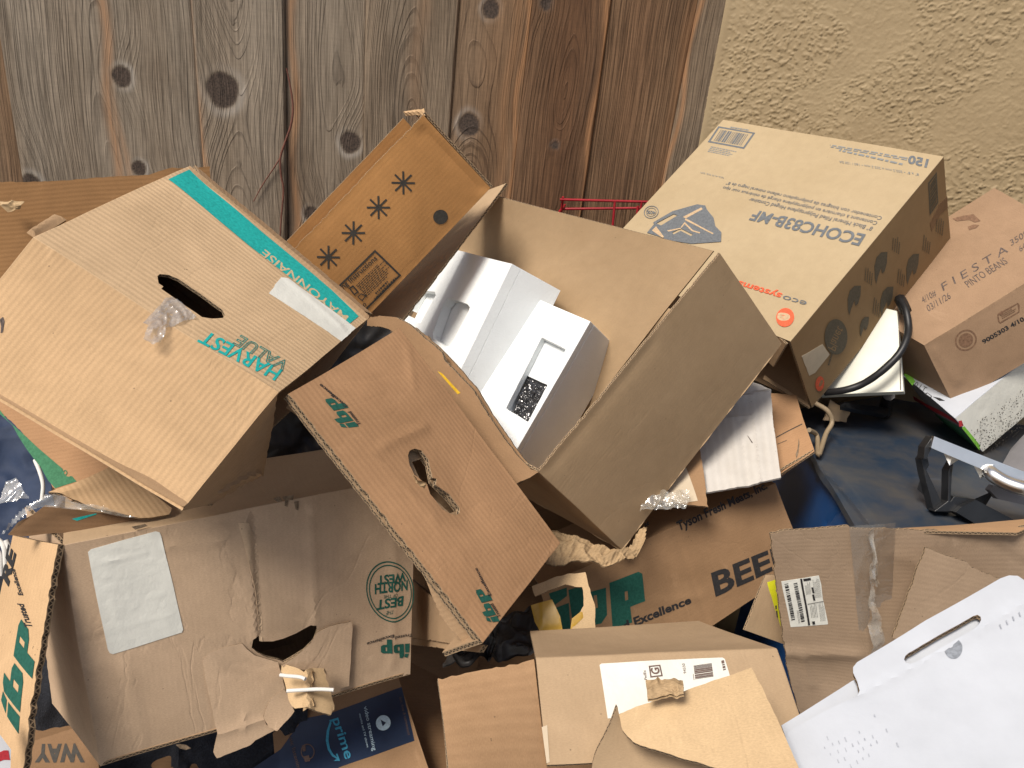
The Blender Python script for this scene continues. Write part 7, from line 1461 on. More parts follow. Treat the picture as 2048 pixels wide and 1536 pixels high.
{"k":"p","poly":[[0.106,0.037],[0.1092,0.0356],[0.1065,0.0253],[0.1037,0.029]],"holes":[],"ink":"ink_char"},
{"k":"p","poly":[[0.2255,0.4232],[0.2316,0.4207],[0.2264,0.4011],[0.2211,0.4078]],"holes":[],"ink":"ink_char"},
{"k":"p","poly":[[0.2375,0.1993],[0.2477,0.195],[0.2403,0.1654],[0.2314,0.1777]],"holes":[],"ink":"ink_char"},
{"k":"p","poly":[[0.1082,0.01],[0.1178,0.0058],[0.1107,-0.0219],[0.1025,-0.0103]],"holes":[],"ink":"ink_char"},
{"k":"p","poly":[[0.1514,0.3903],[0.1568,0.3881],[0.1525,0.3716],[0.1478,0.3777]],"holes":[],"ink":"ink_char"},
{"k":"p","poly":[[0.2418,0.3162],[0.2473,0.3139],[0.2424,0.2953],[0.2375,0.3014]],"holes":[],"ink":"ink_char"},
{"k":"p","poly":[[0.1883,0.628],[0.197,0.6246],[0.1905,0.5993],[0.183,0.6093]],"holes":[],"ink":"ink_char"},
{"k":"p","poly":[[0.1794,0.6018],[0.1872,0.5988],[0.1819,0.578],[0.1754,0.5872]],"holes":[],"ink":"ink_char"},
{"k":"p","poly":[[0.4152,0.2333],[0.4231,0.23],[0.4163,0.2041],[0.4093,0.2127]],"holes":[],"ink":"ink_char"},
{"k":"p","poly":[[0.1828,0.5872],[0.1868,0.5857],[0.1848,0.577],[0.1815,0.5822]],"holes":[],"ink":"ink_char"},
{"k":"p","poly":[[0.6166,0.2417],[0.626,0.2379],[0.6202,0.2135],[0.6122,0.2248]],"holes":[],"ink":"ink_char"},
{"k":"p","poly":[[0.1354,0.0276],[0.1408,0.0252],[0.1381,0.0132],[0.1337,0.0207]],"holes":[],"ink":"ink_char"},
{"k":"p","poly":[[0.3899,0.0942],[0.3999,0.09],[0.3933,0.0629],[0.3847,0.075]],"holes":[],"ink":"ink_char"},
{"k":"p","poly":[[0.2378,0.4703],[0.2475,0.4664],[0.2445,0.4508],[0.2369,0.4646]],"holes":[],"ink":"ink_char"},
{"k":"p","poly":[[0.3538,0.202],[0.357,0.2007],[0.3547,0.1915],[0.352,0.1953]],"holes":[],"ink":"ink_char"},
{"k":"p","poly":[[0.0932,0.3433],[0.0964,0.3419],[0.0908,0.3231],[0.0874,0.3251]],"holes":[],"ink":"ink_char"},
{"k":"p","poly":[[0.4214,0.3781],[0.4312,0.3741],[0.4278,0.357],[0.42,0.3706]],"holes":[],"ink":"ink_char"},
{"k":"p","poly":[[0.147,0.3303],[0.1544,0.3273],[0.1487,0.3054],[0.1424,0.314]],"holes":[],"ink":"ink_char"},
{"k":"p","poly":[[0.5354,0.5682],[0.5429,0.5653],[0.5382,0.546],[0.5318,0.5546]],"holes":[],"ink":"ink_char"},
{"k":"p","poly":[[0.0068,0.2285],[0.0104,0.2269],[0.0083,0.2181],[0.0053,0.2228]],"holes":[],"ink":"ink_char"},
{"k":"p","poly":[[0.6481,0.4707],[0.6569,0.4673],[0.654,0.4523],[0.647,0.4641]],"holes":[],"ink":"ink_char"},
{"k":"p","poly":[[0.0989,0.2826],[0.1076,0.2789],[0.1016,0.2554],[0.0943,0.266]],"holes":[],"ink":"ink_char"},
{"k":"p","poly":[[0.5442,0.5998],[0.5478,0.5984],[0.5449,0.5872],[0.5417,0.591]],"holes":[],"ink":"ink_char"},
{"k":"p","poly":[[0.5647,0.5795],[0.5695,0.5776],[0.5651,0.561],[0.5607,0.5659]],"holes":[],"ink":"ink_char"},
{"k":"p","poly":[[0.0668,0.5024],[0.07,0.5011],[0.0681,0.4933],[0.0655,0.4974]],"holes":[],"ink":"ink_char"},
{"k":"p","poly":[[0.1465,0.1924],[0.1514,0.1903],[0.1459,0.1704],[0.1413,0.1752]],"holes":[],"ink":"ink_char"},
{"k":"p","poly":[[-0.0149,0.3044],[-0.0051,0.3003],[-0.0118,0.2741],[-0.0199,0.2864]],"holes":[],"ink":"ink_char"},
{"k":"p","poly":[[0.365,0.1175],[0.3694,0.1156],[0.3644,0.0973],[0.3602,0.1015]],"holes":[],"ink":"ink_char"},
{"k":"p","poly":[[0.0408,0.1439],[0.0504,0.1397],[0.0469,0.1231],[0.0396,0.1369]],"holes":[],"ink":"ink_char"},
{"k":"p","poly":[[0.455,0.6123],[0.4622,0.6096],[0.4556,0.5846],[0.449,0.5919]],"holes":[],"ink":"ink_char"},
{"k":"p","poly":[[0.1882,0.0293],[0.1981,0.025],[0.1906,-0.0042],[0.1821,0.0077]],"holes":[],"ink":"ink_char"},
{"k":"p","poly":[[0.631,0.3568],[0.6371,0.3544],[0.6341,0.3407],[0.6289,0.3484]],"holes":[],"ink":"ink_char"},
{"k":"p","poly":[[0.376,0.321],[0.383,0.3181],[0.3782,0.2988],[0.3722,0.3072]],"holes":[],"ink":"ink_char"},
{"k":"p","poly":[[0.0305,0.2152],[0.0355,0.2131],[0.0332,0.2029],[0.0293,0.2098]],"holes":[],"ink":"ink_char"},
{"k":"p","poly":[[-0.0046,0.1667],[0.0042,0.1629],[-0.0008,0.1423],[-0.0079,0.1541]],"holes":[],"ink":"ink_char"},
{"k":"p","poly":[[0.1959,0.522],[0.2057,0.5181],[0.1993,0.4925],[0.1911,0.5044]],"holes":[],"ink":"ink_char"},
{"k":"p","poly":[[0.3793,0.6083],[0.3884,0.6047],[0.3814,0.5772],[0.3734,0.5873]],"holes":[],"ink":"ink_char"},
{"k":"p","poly":[[0.4407,0.5206],[0.4514,0.5164],[0.4452,0.4902],[0.4362,0.5032]],"holes":[],"ink":"ink_char"},
{"k":"p","poly":[[0.3564,0.1745],[0.363,0.1717],[0.3579,0.1518],[0.3521,0.1594]],"holes":[],"ink":"ink_char"},
{"k":"p","poly":[[0.439,0.2977],[0.4499,0.2933],[0.4439,0.2676],[0.4348,0.2813]],"holes":[],"ink":"ink_char"},
{"k":"p","poly":[[0.2892,0.1328],[0.2984,0.1289],[0.2933,0.1069],[0.2857,0.1188]],"holes":[],"ink":"ink_char"},
{"k":"p","poly":[[0.0682,0.2527],[0.0768,0.2491],[0.072,0.2292],[0.0651,0.2405]],"holes":[],"ink":"ink_char"},
{"k":"p","poly":[[0.366,0.1921],[0.3743,0.1886],[0.3709,0.1726],[0.3643,0.1839]],"holes":[],"ink":"ink_char"},
{"k":"p","poly":[[0.3975,0.0784],[0.4019,0.0766],[0.3986,0.0637],[0.3949,0.0688]],"holes":[],"ink":"ink_char"},
{"k":"p","poly":[[-0.1177,0.0745],[-0.1134,0.0726],[-0.1163,0.0614],[-0.1198,0.067]],"holes":[],"ink":"ink_char"},
{"k":"p","poly":[[0.1242,0.2938],[0.1322,0.2905],[0.1285,0.2741],[0.1222,0.285]],"holes":[],"ink":"ink_char"},
{"k":"p","poly":[[0.3135,0.0446],[0.323,0.0405],[0.3196,0.0235],[0.3121,0.037]],"holes":[],"ink":"ink_char"},
{"k":"p","poly":[[0.3543,0.6145],[0.3642,0.6106],[0.3575,0.5839],[0.3491,0.5955]],"holes":[],"ink":"ink_char"},
{"k":"p","poly":[[0.5173,0.0255],[0.5229,0.0231],[0.5177,0.0033],[0.5126,0.0092]],"holes":[],"ink":"ink_char"},
{"k":"p","poly":[[0.0914,0.6371],[0.1018,0.633],[0.0982,0.6154],[0.0902,0.6299]],"holes":[],"ink":"ink_char"},
{"k":"p","poly":[[0.2909,0.4843],[0.2969,0.4819],[0.2906,0.4591],[0.2851,0.4649]],"holes":[],"ink":"ink_char"},
{"k":"p","poly":[[-0.0054,0.1533],[0.0002,0.1509],[-0.0059,0.1289],[-0.0111,0.1347]],"holes":[],"ink":"ink_char"},
{"k":"p","poly":[[0.5214,0.2277],[0.5275,0.2253],[0.5207,0.2004],[0.515,0.2059]],"holes":[],"ink":"ink_char"},
{"k":"p","poly":[[0.3425,0.2838],[0.3504,0.2805],[0.3447,0.258],[0.3379,0.2672]],"holes":[],"ink":"ink_char"},
{"k":"p","poly":[[0.5807,0.3049],[0.592,0.3004],[0.5863,0.2751],[0.5769,0.2894]],"holes":[],"ink":"ink_char"},
{"k":"p","poly":[[0.6393,0.3943],[0.6429,0.3929],[0.6385,0.3769],[0.635,0.3797]],"holes":[],"ink":"ink_char"},
{"k":"p","poly":[[0.2255,0.4233],[0.2306,0.4212],[0.228,0.4099],[0.2238,0.4167]],"holes":[],"ink":"ink_char"},
{"k":"p","poly":[[0.3206,0.3467],[0.3303,0.3428],[0.3254,0.3213],[0.3174,0.3339]],"holes":[],"ink":"ink_char"},
{"k":"p","poly":[[0.4721,0.268],[0.479,0.2651],[0.4755,0.2498],[0.4698,0.2586]],"holes":[],"ink":"ink_char"},
{"k":"p","poly":[[0.4437,-0.0528],[0.4534,-0.057],[0.446,-0.0864],[0.4375,-0.0751]],"holes":[],"ink":"ink_char"},
{"k":"p","poly":[[0.1647,0.0035],[0.173,-0.0001],[0.1698,-0.0152],[0.1633,-0.0033]],"holes":[],"ink":"ink_char"},
{"k":"p","poly":[[0.2969,0.0619],[0.3033,0.0592],[0.298,0.0389],[0.2924,0.046]],"holes":[],"ink":"ink_char"},
{"k":"p","poly":[[0.2921,0.0448],[0.2984,0.0421],[0.2929,0.0213],[0.2873,0.0282]],"holes":[],"ink":"ink_char"},
{"k":"p","poly":[[-0.023,0.1333],[-0.0148,0.1298],[-0.0197,0.1098],[-0.0264,0.1206]],"holes":[],"ink":"ink_char"},
{"k":"p","poly":[[0.3282,0.5303],[0.3328,0.5285],[0.3285,0.5124],[0.3244,0.5171]],"holes":[],"ink":"ink_char"},
{"k":"p","poly":[[0.5574,0.163],[0.5669,0.1591],[0.5616,0.1362],[0.5536,0.148]],"holes":[],"ink":"ink_char"},
{"k":"p","poly":[[0.2313,0.5806],[0.2389,0.5776],[0.2349,0.5606],[0.2287,0.5704]],"holes":[],"ink":"ink_char"},
{"k":"p","poly":[[0.2926,0.618],[0.2974,0.6161],[0.2912,0.5942],[0.2865,0.598]],"holes":[],"ink":"ink_char"},
{"k":"p","poly":[[0.3897,0.2619],[0.3965,0.2591],[0.391,0.2376],[0.385,0.2452]],"holes":[],"ink":"ink_char"},
{"k":"p","poly":[[0.3374,0.1],[0.3433,0.0974],[0.3397,0.0826],[0.3348,0.0901]],"holes":[],"ink":"ink_char"},
{"k":"p","poly":[[0.3704,0.5915],[0.3756,0.5895],[0.3714,0.5733],[0.3669,0.579]],"holes":[],"ink":"ink_char"},
{"k":"p","poly":[[0.1191,0.3998],[0.1291,0.3957],[0.1234,0.3722],[0.1153,0.3851]],"holes":[],"ink":"ink_char"},
{"k":"p","poly":[[0.6021,0.1465],[0.6131,0.1419],[0.6069,0.1151],[0.5976,0.1288]],"holes":[],"ink":"ink_char"},
{"k":"p","poly":[[0.2724,-0.0334],[0.2798,-0.0367],[0.2757,-0.0544],[0.2695,-0.0446]],"holes":[],"ink":"ink_char"},
{"k":"p","poly":[[0.0606,0.4087],[0.0707,0.4046],[0.0669,0.3865],[0.059,0.4007]],"holes":[],"ink":"ink_char"},
{"k":"p","poly":[[0.1392,0.2613],[0.1488,0.2572],[0.1443,0.2373],[0.1366,0.2503]],"holes":[],"ink":"ink_char"},
{"k":"p","poly":[[0.0573,0.5339],[0.0634,0.5314],[0.0581,0.5118],[0.0528,0.5186]],"holes":[],"ink":"ink_char"},
{"k":"p","poly":[[0.5653,0.2466],[0.5706,0.2444],[0.5648,0.2228],[0.5597,0.2277]],"holes":[],"ink":"ink_char"},
{"k":"p","poly":[[0.4668,0.1565],[0.475,0.1531],[0.4706,0.1338],[0.4637,0.1443]],"holes":[],"ink":"ink_char"},
{"k":"p","poly":[[0.17,0.1952],[0.1798,0.191],[0.1753,0.171],[0.1675,0.1844]],"holes":[],"ink":"ink_char"},
{"k":"p","poly":[[0.1409,0.6178],[0.1453,0.616],[0.1419,0.6032],[0.1381,0.6083]],"holes":[],"ink":"ink_char"},
{"k":"p","poly":[[0.1329,0.064],[0.1364,0.0625],[0.1305,0.0425],[0.1269,0.0448]],"holes":[],"ink":"ink_char"},
{"k":"p","poly":[[0.1596,0.3594],[0.166,0.3567],[0.161,0.3374],[0.1554,0.3449]],"holes":[],"ink":"ink_char"},
{"k":"p","poly":[[0.418,0.5963],[0.4224,0.5946],[0.4192,0.5819],[0.4153,0.5868]],"holes":[],"ink":"ink_char"},
{"k":"p","poly":[[0.5436,0.5785],[0.547,0.5772],[0.5434,0.5639],[0.5402,0.567]],"holes":[],"ink":"ink_char"},
{"k":"p","poly":[[0.3519,0.0795],[0.3622,0.0751],[0.3547,0.0449],[0.3457,0.0571]],"holes":[],"ink":"ink_char"},
{"k":"p","poly":[[0.1351,0.297],[0.1392,0.2953],[0.1347,0.2793],[0.131,0.2832]],"holes":[],"ink":"ink_char"},
{"k":"p","poly":[[0.2873,-0.0246],[0.2934,-0.0273],[0.2891,-0.0446],[0.2839,-0.0371]],"holes":[],"ink":"ink_char"},
{"k":"p","poly":[[0.5758,0.4685],[0.5822,0.466],[0.5764,0.4441],[0.5706,0.4505]],"holes":[],"ink":"ink_char"},
{"k":"p","poly":[[0.3844,0.0148],[0.3927,0.0112],[0.3895,-0.0045],[0.3828,0.0071]],"holes":[],"ink":"ink_char"},
{"k":"p","poly":[[-0.006,0.1072],[-0.0011,0.105],[-0.0035,0.0945],[-0.0074,0.1012]],"holes":[],"ink":"ink_char"},
{"k":"p","poly":[[0.0469,0.1132],[0.0513,0.1113],[0.0487,0.1004],[0.0451,0.1062]],"holes":[],"ink":"ink_char"},
{"k":"p","poly":[[0.2411,0.2929],[0.2516,0.2886],[0.2466,0.2665],[0.2381,0.2806]],"holes":[],"ink":"ink_char"},
{"k":"p","poly":[[0.0816,0.3661],[0.0914,0.3621],[0.0845,0.3351],[0.0763,0.347]],"holes":[],"ink":"ink_char"},
{"k":"p","poly":[[-0.0669,0.0451],[-0.0612,0.0426],[-0.0667,0.0227],[-0.0717,0.0291]],"holes":[],"ink":"ink_char"},
{"k":"p","poly":[[0.0325,0.4215],[0.0414,0.4179],[0.035,0.3931],[0.0275,0.4039]],"holes":[],"ink":"ink_char"},
{"k":"p","poly":[[0.1167,0.2948],[0.1231,0.2922],[0.1195,0.2771],[0.1143,0.2855]],"holes":[],"ink":"ink_char"},
{"k":"p","poly":[[0.0774,0.63],[0.0862,0.6265],[0.079,0.5995],[0.0714,0.6094]],"holes":[],"ink":"ink_char"},
{"k":"p","poly":[[0.4316,0.3175],[0.4369,0.3154],[0.4326,0.2986],[0.4279,0.3045]],"holes":[],"ink":"ink_char"},
{"k":"p","poly":[[0.4066,-0.0375],[0.413,-0.0403],[0.4094,-0.0559],[0.404,-0.0476]],"holes":[],"ink":"ink_char"},
{"k":"p","poly":[[0.4828,-0.061],[0.494,-0.0659],[0.4872,-0.0946],[0.4777,-0.0806]],"holes":[],"ink":"ink_char"},
{"k":"p","poly":[[0.2508,0.1849],[0.2556,0.1829],[0.249,0.1597],[0.2442,0.1635]],"holes":[],"ink":"ink_char"},
{"k":"p","poly":[[0.3907,0.0896],[0.4008,0.0853],[0.3961,0.0639],[0.3878,0.0775]],"holes":[],"ink":"ink_char"},
{"k":"p","poly":[[-0.0923,0.1347],[-0.085,0.1315],[-0.0884,0.1167],[-0.0941,0.127]],"holes":[],"ink":"ink_char"},
{"k":"p","poly":[[0.2187,0.342],[0.2241,0.3398],[0.2207,0.3259],[0.2161,0.3326]],"holes":[],"ink":"ink_char"},
{"k":"p","poly":[[0.4687,0.2936],[0.4754,0.2909],[0.4713,0.2737],[0.4656,0.2819]],"holes":[],"ink":"ink_char"},
{"k":"p","poly":[[0.4446,0.1447],[0.4483,0.1431],[0.4429,0.1243],[0.4392,0.127]],"holes":[],"ink":"ink_char"},
{"k":"p","poly":[[0.4241,0.3035],[0.4279,0.3019],[0.4236,0.2861],[0.42,0.2895]],"holes":[],"ink":"ink_char"},
{"k":"p","poly":[[0.0713,0.2784],[0.0764,0.2763],[0.0741,0.2661],[0.0701,0.2731]],"holes":[],"ink":"ink_char"},
{"k":"p","poly":[[0.2456,0.4909],[0.2501,0.4891],[0.2466,0.4756],[0.2427,0.4806]],"holes":[],"ink":"ink_char"},
{"k":"p","poly":[[0.3016,0.2573],[0.3117,0.2531],[0.3076,0.2336],[0.2995,0.2476]],"holes":[],"ink":"ink_char"},
{"k":"p","poly":[[0.3816,0.1377],[0.3921,0.1333],[0.3883,0.1145],[0.38,0.1291]],"holes":[],"ink":"ink_char"},
{"k":"p","poly":[[0.3078,0.2855],[0.3186,0.281],[0.3144,0.2608],[0.3058,0.2757]],"holes":[],"ink":"ink_char"},
{"k":"p","poly":[[0.3992,0.0829],[0.4049,0.0805],[0.4024,0.0689],[0.3978,0.0767]],"holes":[],"ink":"ink_char"},
{"k":"p","poly":[[0.2581,0.0692],[0.2657,0.066],[0.2606,0.0453],[0.2542,0.0547]],"holes":[],"ink":"ink_char"},
{"k":"p","poly":[[0.3876,0.2022],[0.3909,0.2008],[0.3859,0.1833],[0.3825,0.1856]],"holes":[],"ink":"ink_char"},
{"k":"p","poly":[[0.3102,0.2777],[0.3194,0.2739],[0.3158,0.2567],[0.3085,0.2694]],"holes":[],"ink":"ink_char"},
{"k":"p","poly":[[0.0153,0.1493],[0.0247,0.1452],[0.0214,0.1292],[0.0142,0.143]],"holes":[],"ink":"ink_char"},
{"k":"p","poly":[[0.5472,0.3844],[0.5516,0.3826],[0.5454,0.3606],[0.5409,0.3638]],"holes":[],"ink":"ink_char"},
{"k":"p","poly":[[0.6364,0.3489],[0.6473,0.3446],[0.6418,0.3201],[0.6327,0.3337]],"holes":[],"ink":"ink_char"},
{"k":"p","poly":[[0.072,0.2808],[0.0751,0.2795],[0.0722,0.2689],[0.0695,0.2723]],"holes":[],"ink":"ink_char"},
{"k":"p","poly":[[-0.058,0.0813],[-0.0511,0.0783],[-0.0554,0.0609],[-0.0611,0.07]],"holes":[],"ink":"ink_char"},
{"k":"p","poly":[[0.0183,0.2973],[0.0263,0.2939],[0.0201,0.2702],[0.0133,0.2798]],"holes":[],"ink":"ink_char"},
{"k":"p","poly":[[0.5781,0.3388],[0.5832,0.3367],[0.5807,0.3256],[0.5765,0.3321]],"holes":[],"ink":"ink_char"},
{"k":"p","poly":[[0.4802,0.538],[0.4891,0.5345],[0.4824,0.5082],[0.4746,0.518]],"holes":[],"ink":"ink_char"},
{"k":"p","poly":[[0.282,0.119],[0.2909,0.1152],[0.2868,0.0967],[0.2796,0.1088]],"holes":[],"ink":"ink_char"},
{"k":"p","poly":[[0.0845,0.5406],[0.0919,0.5376],[0.0852,0.5131],[0.0787,0.521]],"holes":[],"ink":"ink_char"},
{"k":"p","poly":[[0.2987,0.0047],[0.3075,0.0009],[0.3037,-0.0168],[0.2966,-0.0047]],"holes":[],"ink":"ink_char"},
{"k":"p","poly":[[0.6724,0.5667],[0.6797,0.5639],[0.6757,0.5467],[0.6695,0.5553]],"holes":[],"ink":"ink_char"},
{"k":"p","poly":[[0.354,0.4246],[0.3593,0.4225],[0.3534,0.4012],[0.3484,0.4061]],"holes":[],"ink":"ink_char"},
{"k":"p","poly":[[0.6638,0.5758],[0.6735,0.5721],[0.6687,0.5504],[0.6605,0.5624]],"holes":[],"ink":"ink_char"},
{"k":"p","poly":[[0.5658,0.2366],[0.5763,0.2323],[0.5697,0.2048],[0.5607,0.2174]],"holes":[],"ink":"ink_char"},
{"k":"p","poly":[[0.5457,0.3893],[0.5532,0.3863],[0.5484,0.3666],[0.542,0.3755]],"holes":[],"ink":"ink_char"},
{"k":"p","poly":[[0.0211,0.3506],[0.0291,0.3473],[0.025,0.3298],[0.0186,0.3406]],"holes":[],"ink":"ink_char"},
{"k":"p","poly":[[0.3276,0.334],[0.3322,0.3321],[0.3294,0.3206],[0.3256,0.3263]],"holes":[],"ink":"ink_char"},
{"k":"p","poly":[[0.1807,0.0344],[0.1891,0.0307],[0.1856,0.0141],[0.1789,0.026]],"holes":[],"ink":"ink_char"},
{"k":"p","poly":[[0.6527,0.5595],[0.6635,0.5554],[0.6569,0.5279],[0.6477,0.5405]],"holes":[],"ink":"ink_char"},
{"k":"p","poly":[[0.0382,0.1269],[0.045,0.1239],[0.0404,0.1058],[0.0348,0.1143]],"holes":[],"ink":"ink_char"},
{"k":"p","poly":[[0.1387,0.2136],[0.1438,0.2114],[0.1372,0.1881],[0.1322,0.1927]],"holes":[],"ink":"ink_char"},
{"k":"p","poly":[[0.5238,0.1401],[0.5329,0.1363],[0.529,0.1179],[0.5216,0.1301]],"holes":[],"ink":"ink_char"},
{"k":"p","poly":[[-0.0123,0.2841],[-0.0026,0.2799],[-0.0074,0.2591],[-0.0152,0.2725]],"holes":[],"ink":"ink_char"},
{"k":"p","poly":[[0.1142,0.2419],[0.1241,0.2377],[0.1177,0.212],[0.1094,0.2245]],"holes":[],"ink":"ink_char"},
{"k":"p","poly":[[0.5741,0.2904],[0.585,0.286],[0.5783,0.2578],[0.569,0.2709]],"holes":[],"ink":"ink_char"},
{"k":"p","poly":[[0.4371,0.3499],[0.4433,0.3474],[0.4394,0.3315],[0.4342,0.3391]],"holes":[],"ink":"ink_char"},
{"k":"p","poly":[[0.6095,0.4435],[0.6166,0.4407],[0.6129,0.4244],[0.6069,0.4332]],"holes":[],"ink":"ink_char"},
{"k":"p","poly":[[0.0168,0.1198],[0.0232,0.117],[0.017,0.0943],[0.0113,0.1014]],"holes":[],"ink":"ink_char"},
{"k":"p","poly":[[0.4219,0.2373],[0.4325,0.2329],[0.4275,0.2104],[0.4188,0.2244]],"holes":[],"ink":"ink_char"},
{"k":"p","poly":[[-0.0511,0.1835],[-0.0424,0.1797],[-0.0454,0.1647],[-0.0521,0.1776]],"holes":[],"ink":"ink_char"},
{"k":"p","poly":[[0.4532,0.377],[0.4573,0.3753],[0.4537,0.3616],[0.45,0.3659]],"holes":[],"ink":"ink_char"},
{"k":"p","poly":[[0.2599,0.2281],[0.263,0.2268],[0.2591,0.2128],[0.2561,0.2156]],"holes":[],"ink":"ink_char"},
{"k":"p","poly":[[0.4857,0.0493],[0.4961,0.0448],[0.491,0.022],[0.4824,0.0357]],"holes":[],"ink":"ink_char"},
{"k":"p","poly":[[0.3296,0.0324],[0.3358,0.0297],[0.3302,0.0086],[0.3247,0.0154]],"holes":[],"ink":"ink_char"},
{"k":"p","poly":[[0.2908,0.4664],[0.2945,0.4649],[0.2912,0.4524],[0.2878,0.4563]],"holes":[],"ink":"ink_char"},
{"k":"p","poly":[[0.6622,0.4587],[0.6726,0.4547],[0.6662,0.4277],[0.6572,0.4399]],"holes":[],"ink":"ink_char"},
{"k":"p","poly":[[0.2962,0.3222],[0.3039,0.3191],[0.2978,0.2955],[0.2911,0.3043]],"holes":[],"ink":"ink_char"},
{"k":"p","poly":[[-0.0811,0.1229],[-0.0721,0.119],[-0.0792,0.0921],[-0.0869,0.1031]],"holes":[],"ink":"ink_char"},
{"k":"p","poly":[[0.0882,0.1141],[0.0978,0.1099],[0.0928,0.0886],[0.0851,0.1016]],"holes":[],"ink":"ink_char"},
{"k":"p","poly":[[0.2201,0.5572],[0.2244,0.5555],[0.221,0.5425],[0.2172,0.5473]],"holes":[],"ink":"ink_char"},
{"k":"p","poly":[[0.2839,0.1316],[0.2911,0.1285],[0.2873,0.1118],[0.2813,0.1213]],"holes":[],"ink":"ink_char"},
{"k":"p","poly":[[0.324,0.5307],[0.3303,0.5283],[0.3273,0.5148],[0.3222,0.523]],"holes":[],"ink":"ink_char"},
{"k":"p","poly":[[0.5556,0.5335],[0.5601,0.5318],[0.5567,0.5184],[0.5527,0.5232]],"holes":[],"ink":"ink_char"},
{"k":"p","poly":[[0.549,0.2782],[0.5523,0.2768],[0.549,0.2641],[0.5458,0.2674]],"holes":[],"ink":"ink_char"},
{"k":"p","poly":[[0.6067,0.3535],[0.6174,0.3493],[0.6136,0.3303],[0.605,0.3447]],"holes":[],"ink":"ink_char"},
{"k":"p","poly":[[0.3965,0.2211],[0.4027,0.2185],[0.3998,0.2053],[0.3947,0.2135]],"holes":[],"ink":"ink_char"},
{"k":"p","poly":[[0.0408,0.0937],[0.0512,0.0892],[0.0449,0.0634],[0.0363,0.0771]],"holes":[],"ink":"ink_char"},
{"k":"p","poly":[[0.1375,0.6171],[0.1437,0.6147],[0.1396,0.5985],[0.1344,0.6059]],"holes":[],"ink":"ink_char"},
{"k":"p","poly":[[0.5988,0.271],[0.6078,0.2673],[0.6007,0.2392],[0.5927,0.249]],"holes":[],"ink":"ink_char"},
{"k":"p","poly":[[0.0686,0.6069],[0.0774,0.6034],[0.072,0.5817],[0.0648,0.5926]],"holes":[],"ink":"ink_char"},
{"k":"p","poly":[[0.6959,0.4859],[0.704,0.4828],[0.6993,0.4626],[0.6923,0.4721]],"holes":[],"ink":"ink_char"},
{"k":"p","poly":[[0.2823,0.2781],[0.2914,0.2743],[0.2862,0.2523],[0.2786,0.264]],"holes":[],"ink":"ink_char"},
{"k":"p","poly":[[0.1273,0.0648],[0.1349,0.0615],[0.129,0.0388],[0.1225,0.0479]],"holes":[],"ink":"ink_char"},
{"k":"p","poly":[[0.4331,0.3135],[0.4418,0.31],[0.4353,0.2844],[0.4277,0.2943]],"holes":[],"ink":"ink_char"},
{"k":"p","poly":[[0.2726,0.4348],[0.2762,0.4333],[0.2741,0.4244],[0.271,0.429]],"holes":[],"ink":"ink_char"},
{"k":"p","poly":[[-0.0216,0.2674],[-0.0181,0.2659],[-0.0208,0.2557],[-0.0237,0.2598]],"holes":[],"ink":"ink_char"},
{"k":"p","poly":[[0.3925,0.1454],[0.399,0.1427],[0.3944,0.1239],[0.3887,0.1316]],"holes":[],"ink":"ink_char"},
{"k":"p","poly":[[0.0338,0.4206],[0.0404,0.4178],[0.0378,0.4058],[0.0327,0.4151]],"holes":[],"ink":"ink_char"},
{"k":"p","poly":[[0.2554,0.1764],[0.2595,0.1747],[0.2538,0.1547],[0.2498,0.1579]],"holes":[],"ink":"ink_char"},
{"k":"p","poly":[[0.3011,0.6263],[0.3106,0.6226],[0.3048,0.5989],[0.2968,0.6103]],"holes":[],"ink":"ink_char"},
{"k":"p","poly":[[0.6833,0.4004],[0.6916,0.3971],[0.6869,0.3767],[0.6798,0.3867]],"holes":[],"ink":"ink_char"},
{"k":"p","poly":[[0.2452,0.2795],[0.2487,0.278],[0.2427,0.2574],[0.239,0.2595]],"holes":[],"ink":"ink_char"},
{"k":"p","poly":[[0.1787,0.1187],[0.1835,0.1167],[0.18,0.1031],[0.176,0.1089]],"holes":[],"ink":"ink_char"},
{"k":"p","poly":[[0.0402,0.3616],[0.0506,0.3573],[0.0461,0.337],[0.0379,0.3515]],"holes":[],"ink":"ink_char"},
{"k":"p","poly":[[0.3303,0.3584],[0.3372,0.3555],[0.3303,0.3299],[0.324,0.337]],"holes":[],"ink":"ink_char"},
{"k":"p","poly":[[0.3519,0.3969],[0.356,0.3952],[0.3526,0.3821],[0.349,0.3868]],"holes":[],"ink":"ink_char"},
{"k":"p","poly":[[0.2997,0.344],[0.3102,0.3397],[0.3069,0.3226],[0.2987,0.3375]],"holes":[],"ink":"ink_char"},
{"k":"p","poly":[[0.4638,-0.0749],[0.4696,-0.0774],[0.466,-0.0927],[0.461,-0.0855]],"holes":[],"ink":"ink_char"},
{"k":"p","poly":[[0.3771,0.5952],[0.3813,0.5936],[0.3754,0.5732],[0.3712,0.5763]],"holes":[],"ink":"ink_char"},
{"k":"p","poly":[[0.4772,0.0594],[0.4829,0.057],[0.4788,0.0406],[0.4739,0.0472]],"holes":[],"ink":"ink_char"},
{"k":"p","poly":[[0.3284,0.4676],[0.3343,0.4652],[0.3309,0.4509],[0.326,0.4583]],"holes":[],"ink":"ink_char"},
{"k":"p","poly":[[0.3991,0.3142],[0.4027,0.3127],[0.3981,0.2963],[0.3946,0.2993]],"holes":[],"ink":"ink_char"},
{"k":"p","poly":[[0.5436,0.044],[0.5539,0.0397],[0.5501,0.0208],[0.5418,0.035]],"holes":[],"ink":"ink_char"},
{"k":"p","poly":[[0.2581,0.449],[0.2642,0.4465],[0.2577,0.4228],[0.252,0.4288]],"holes":[],"ink":"ink_char"},
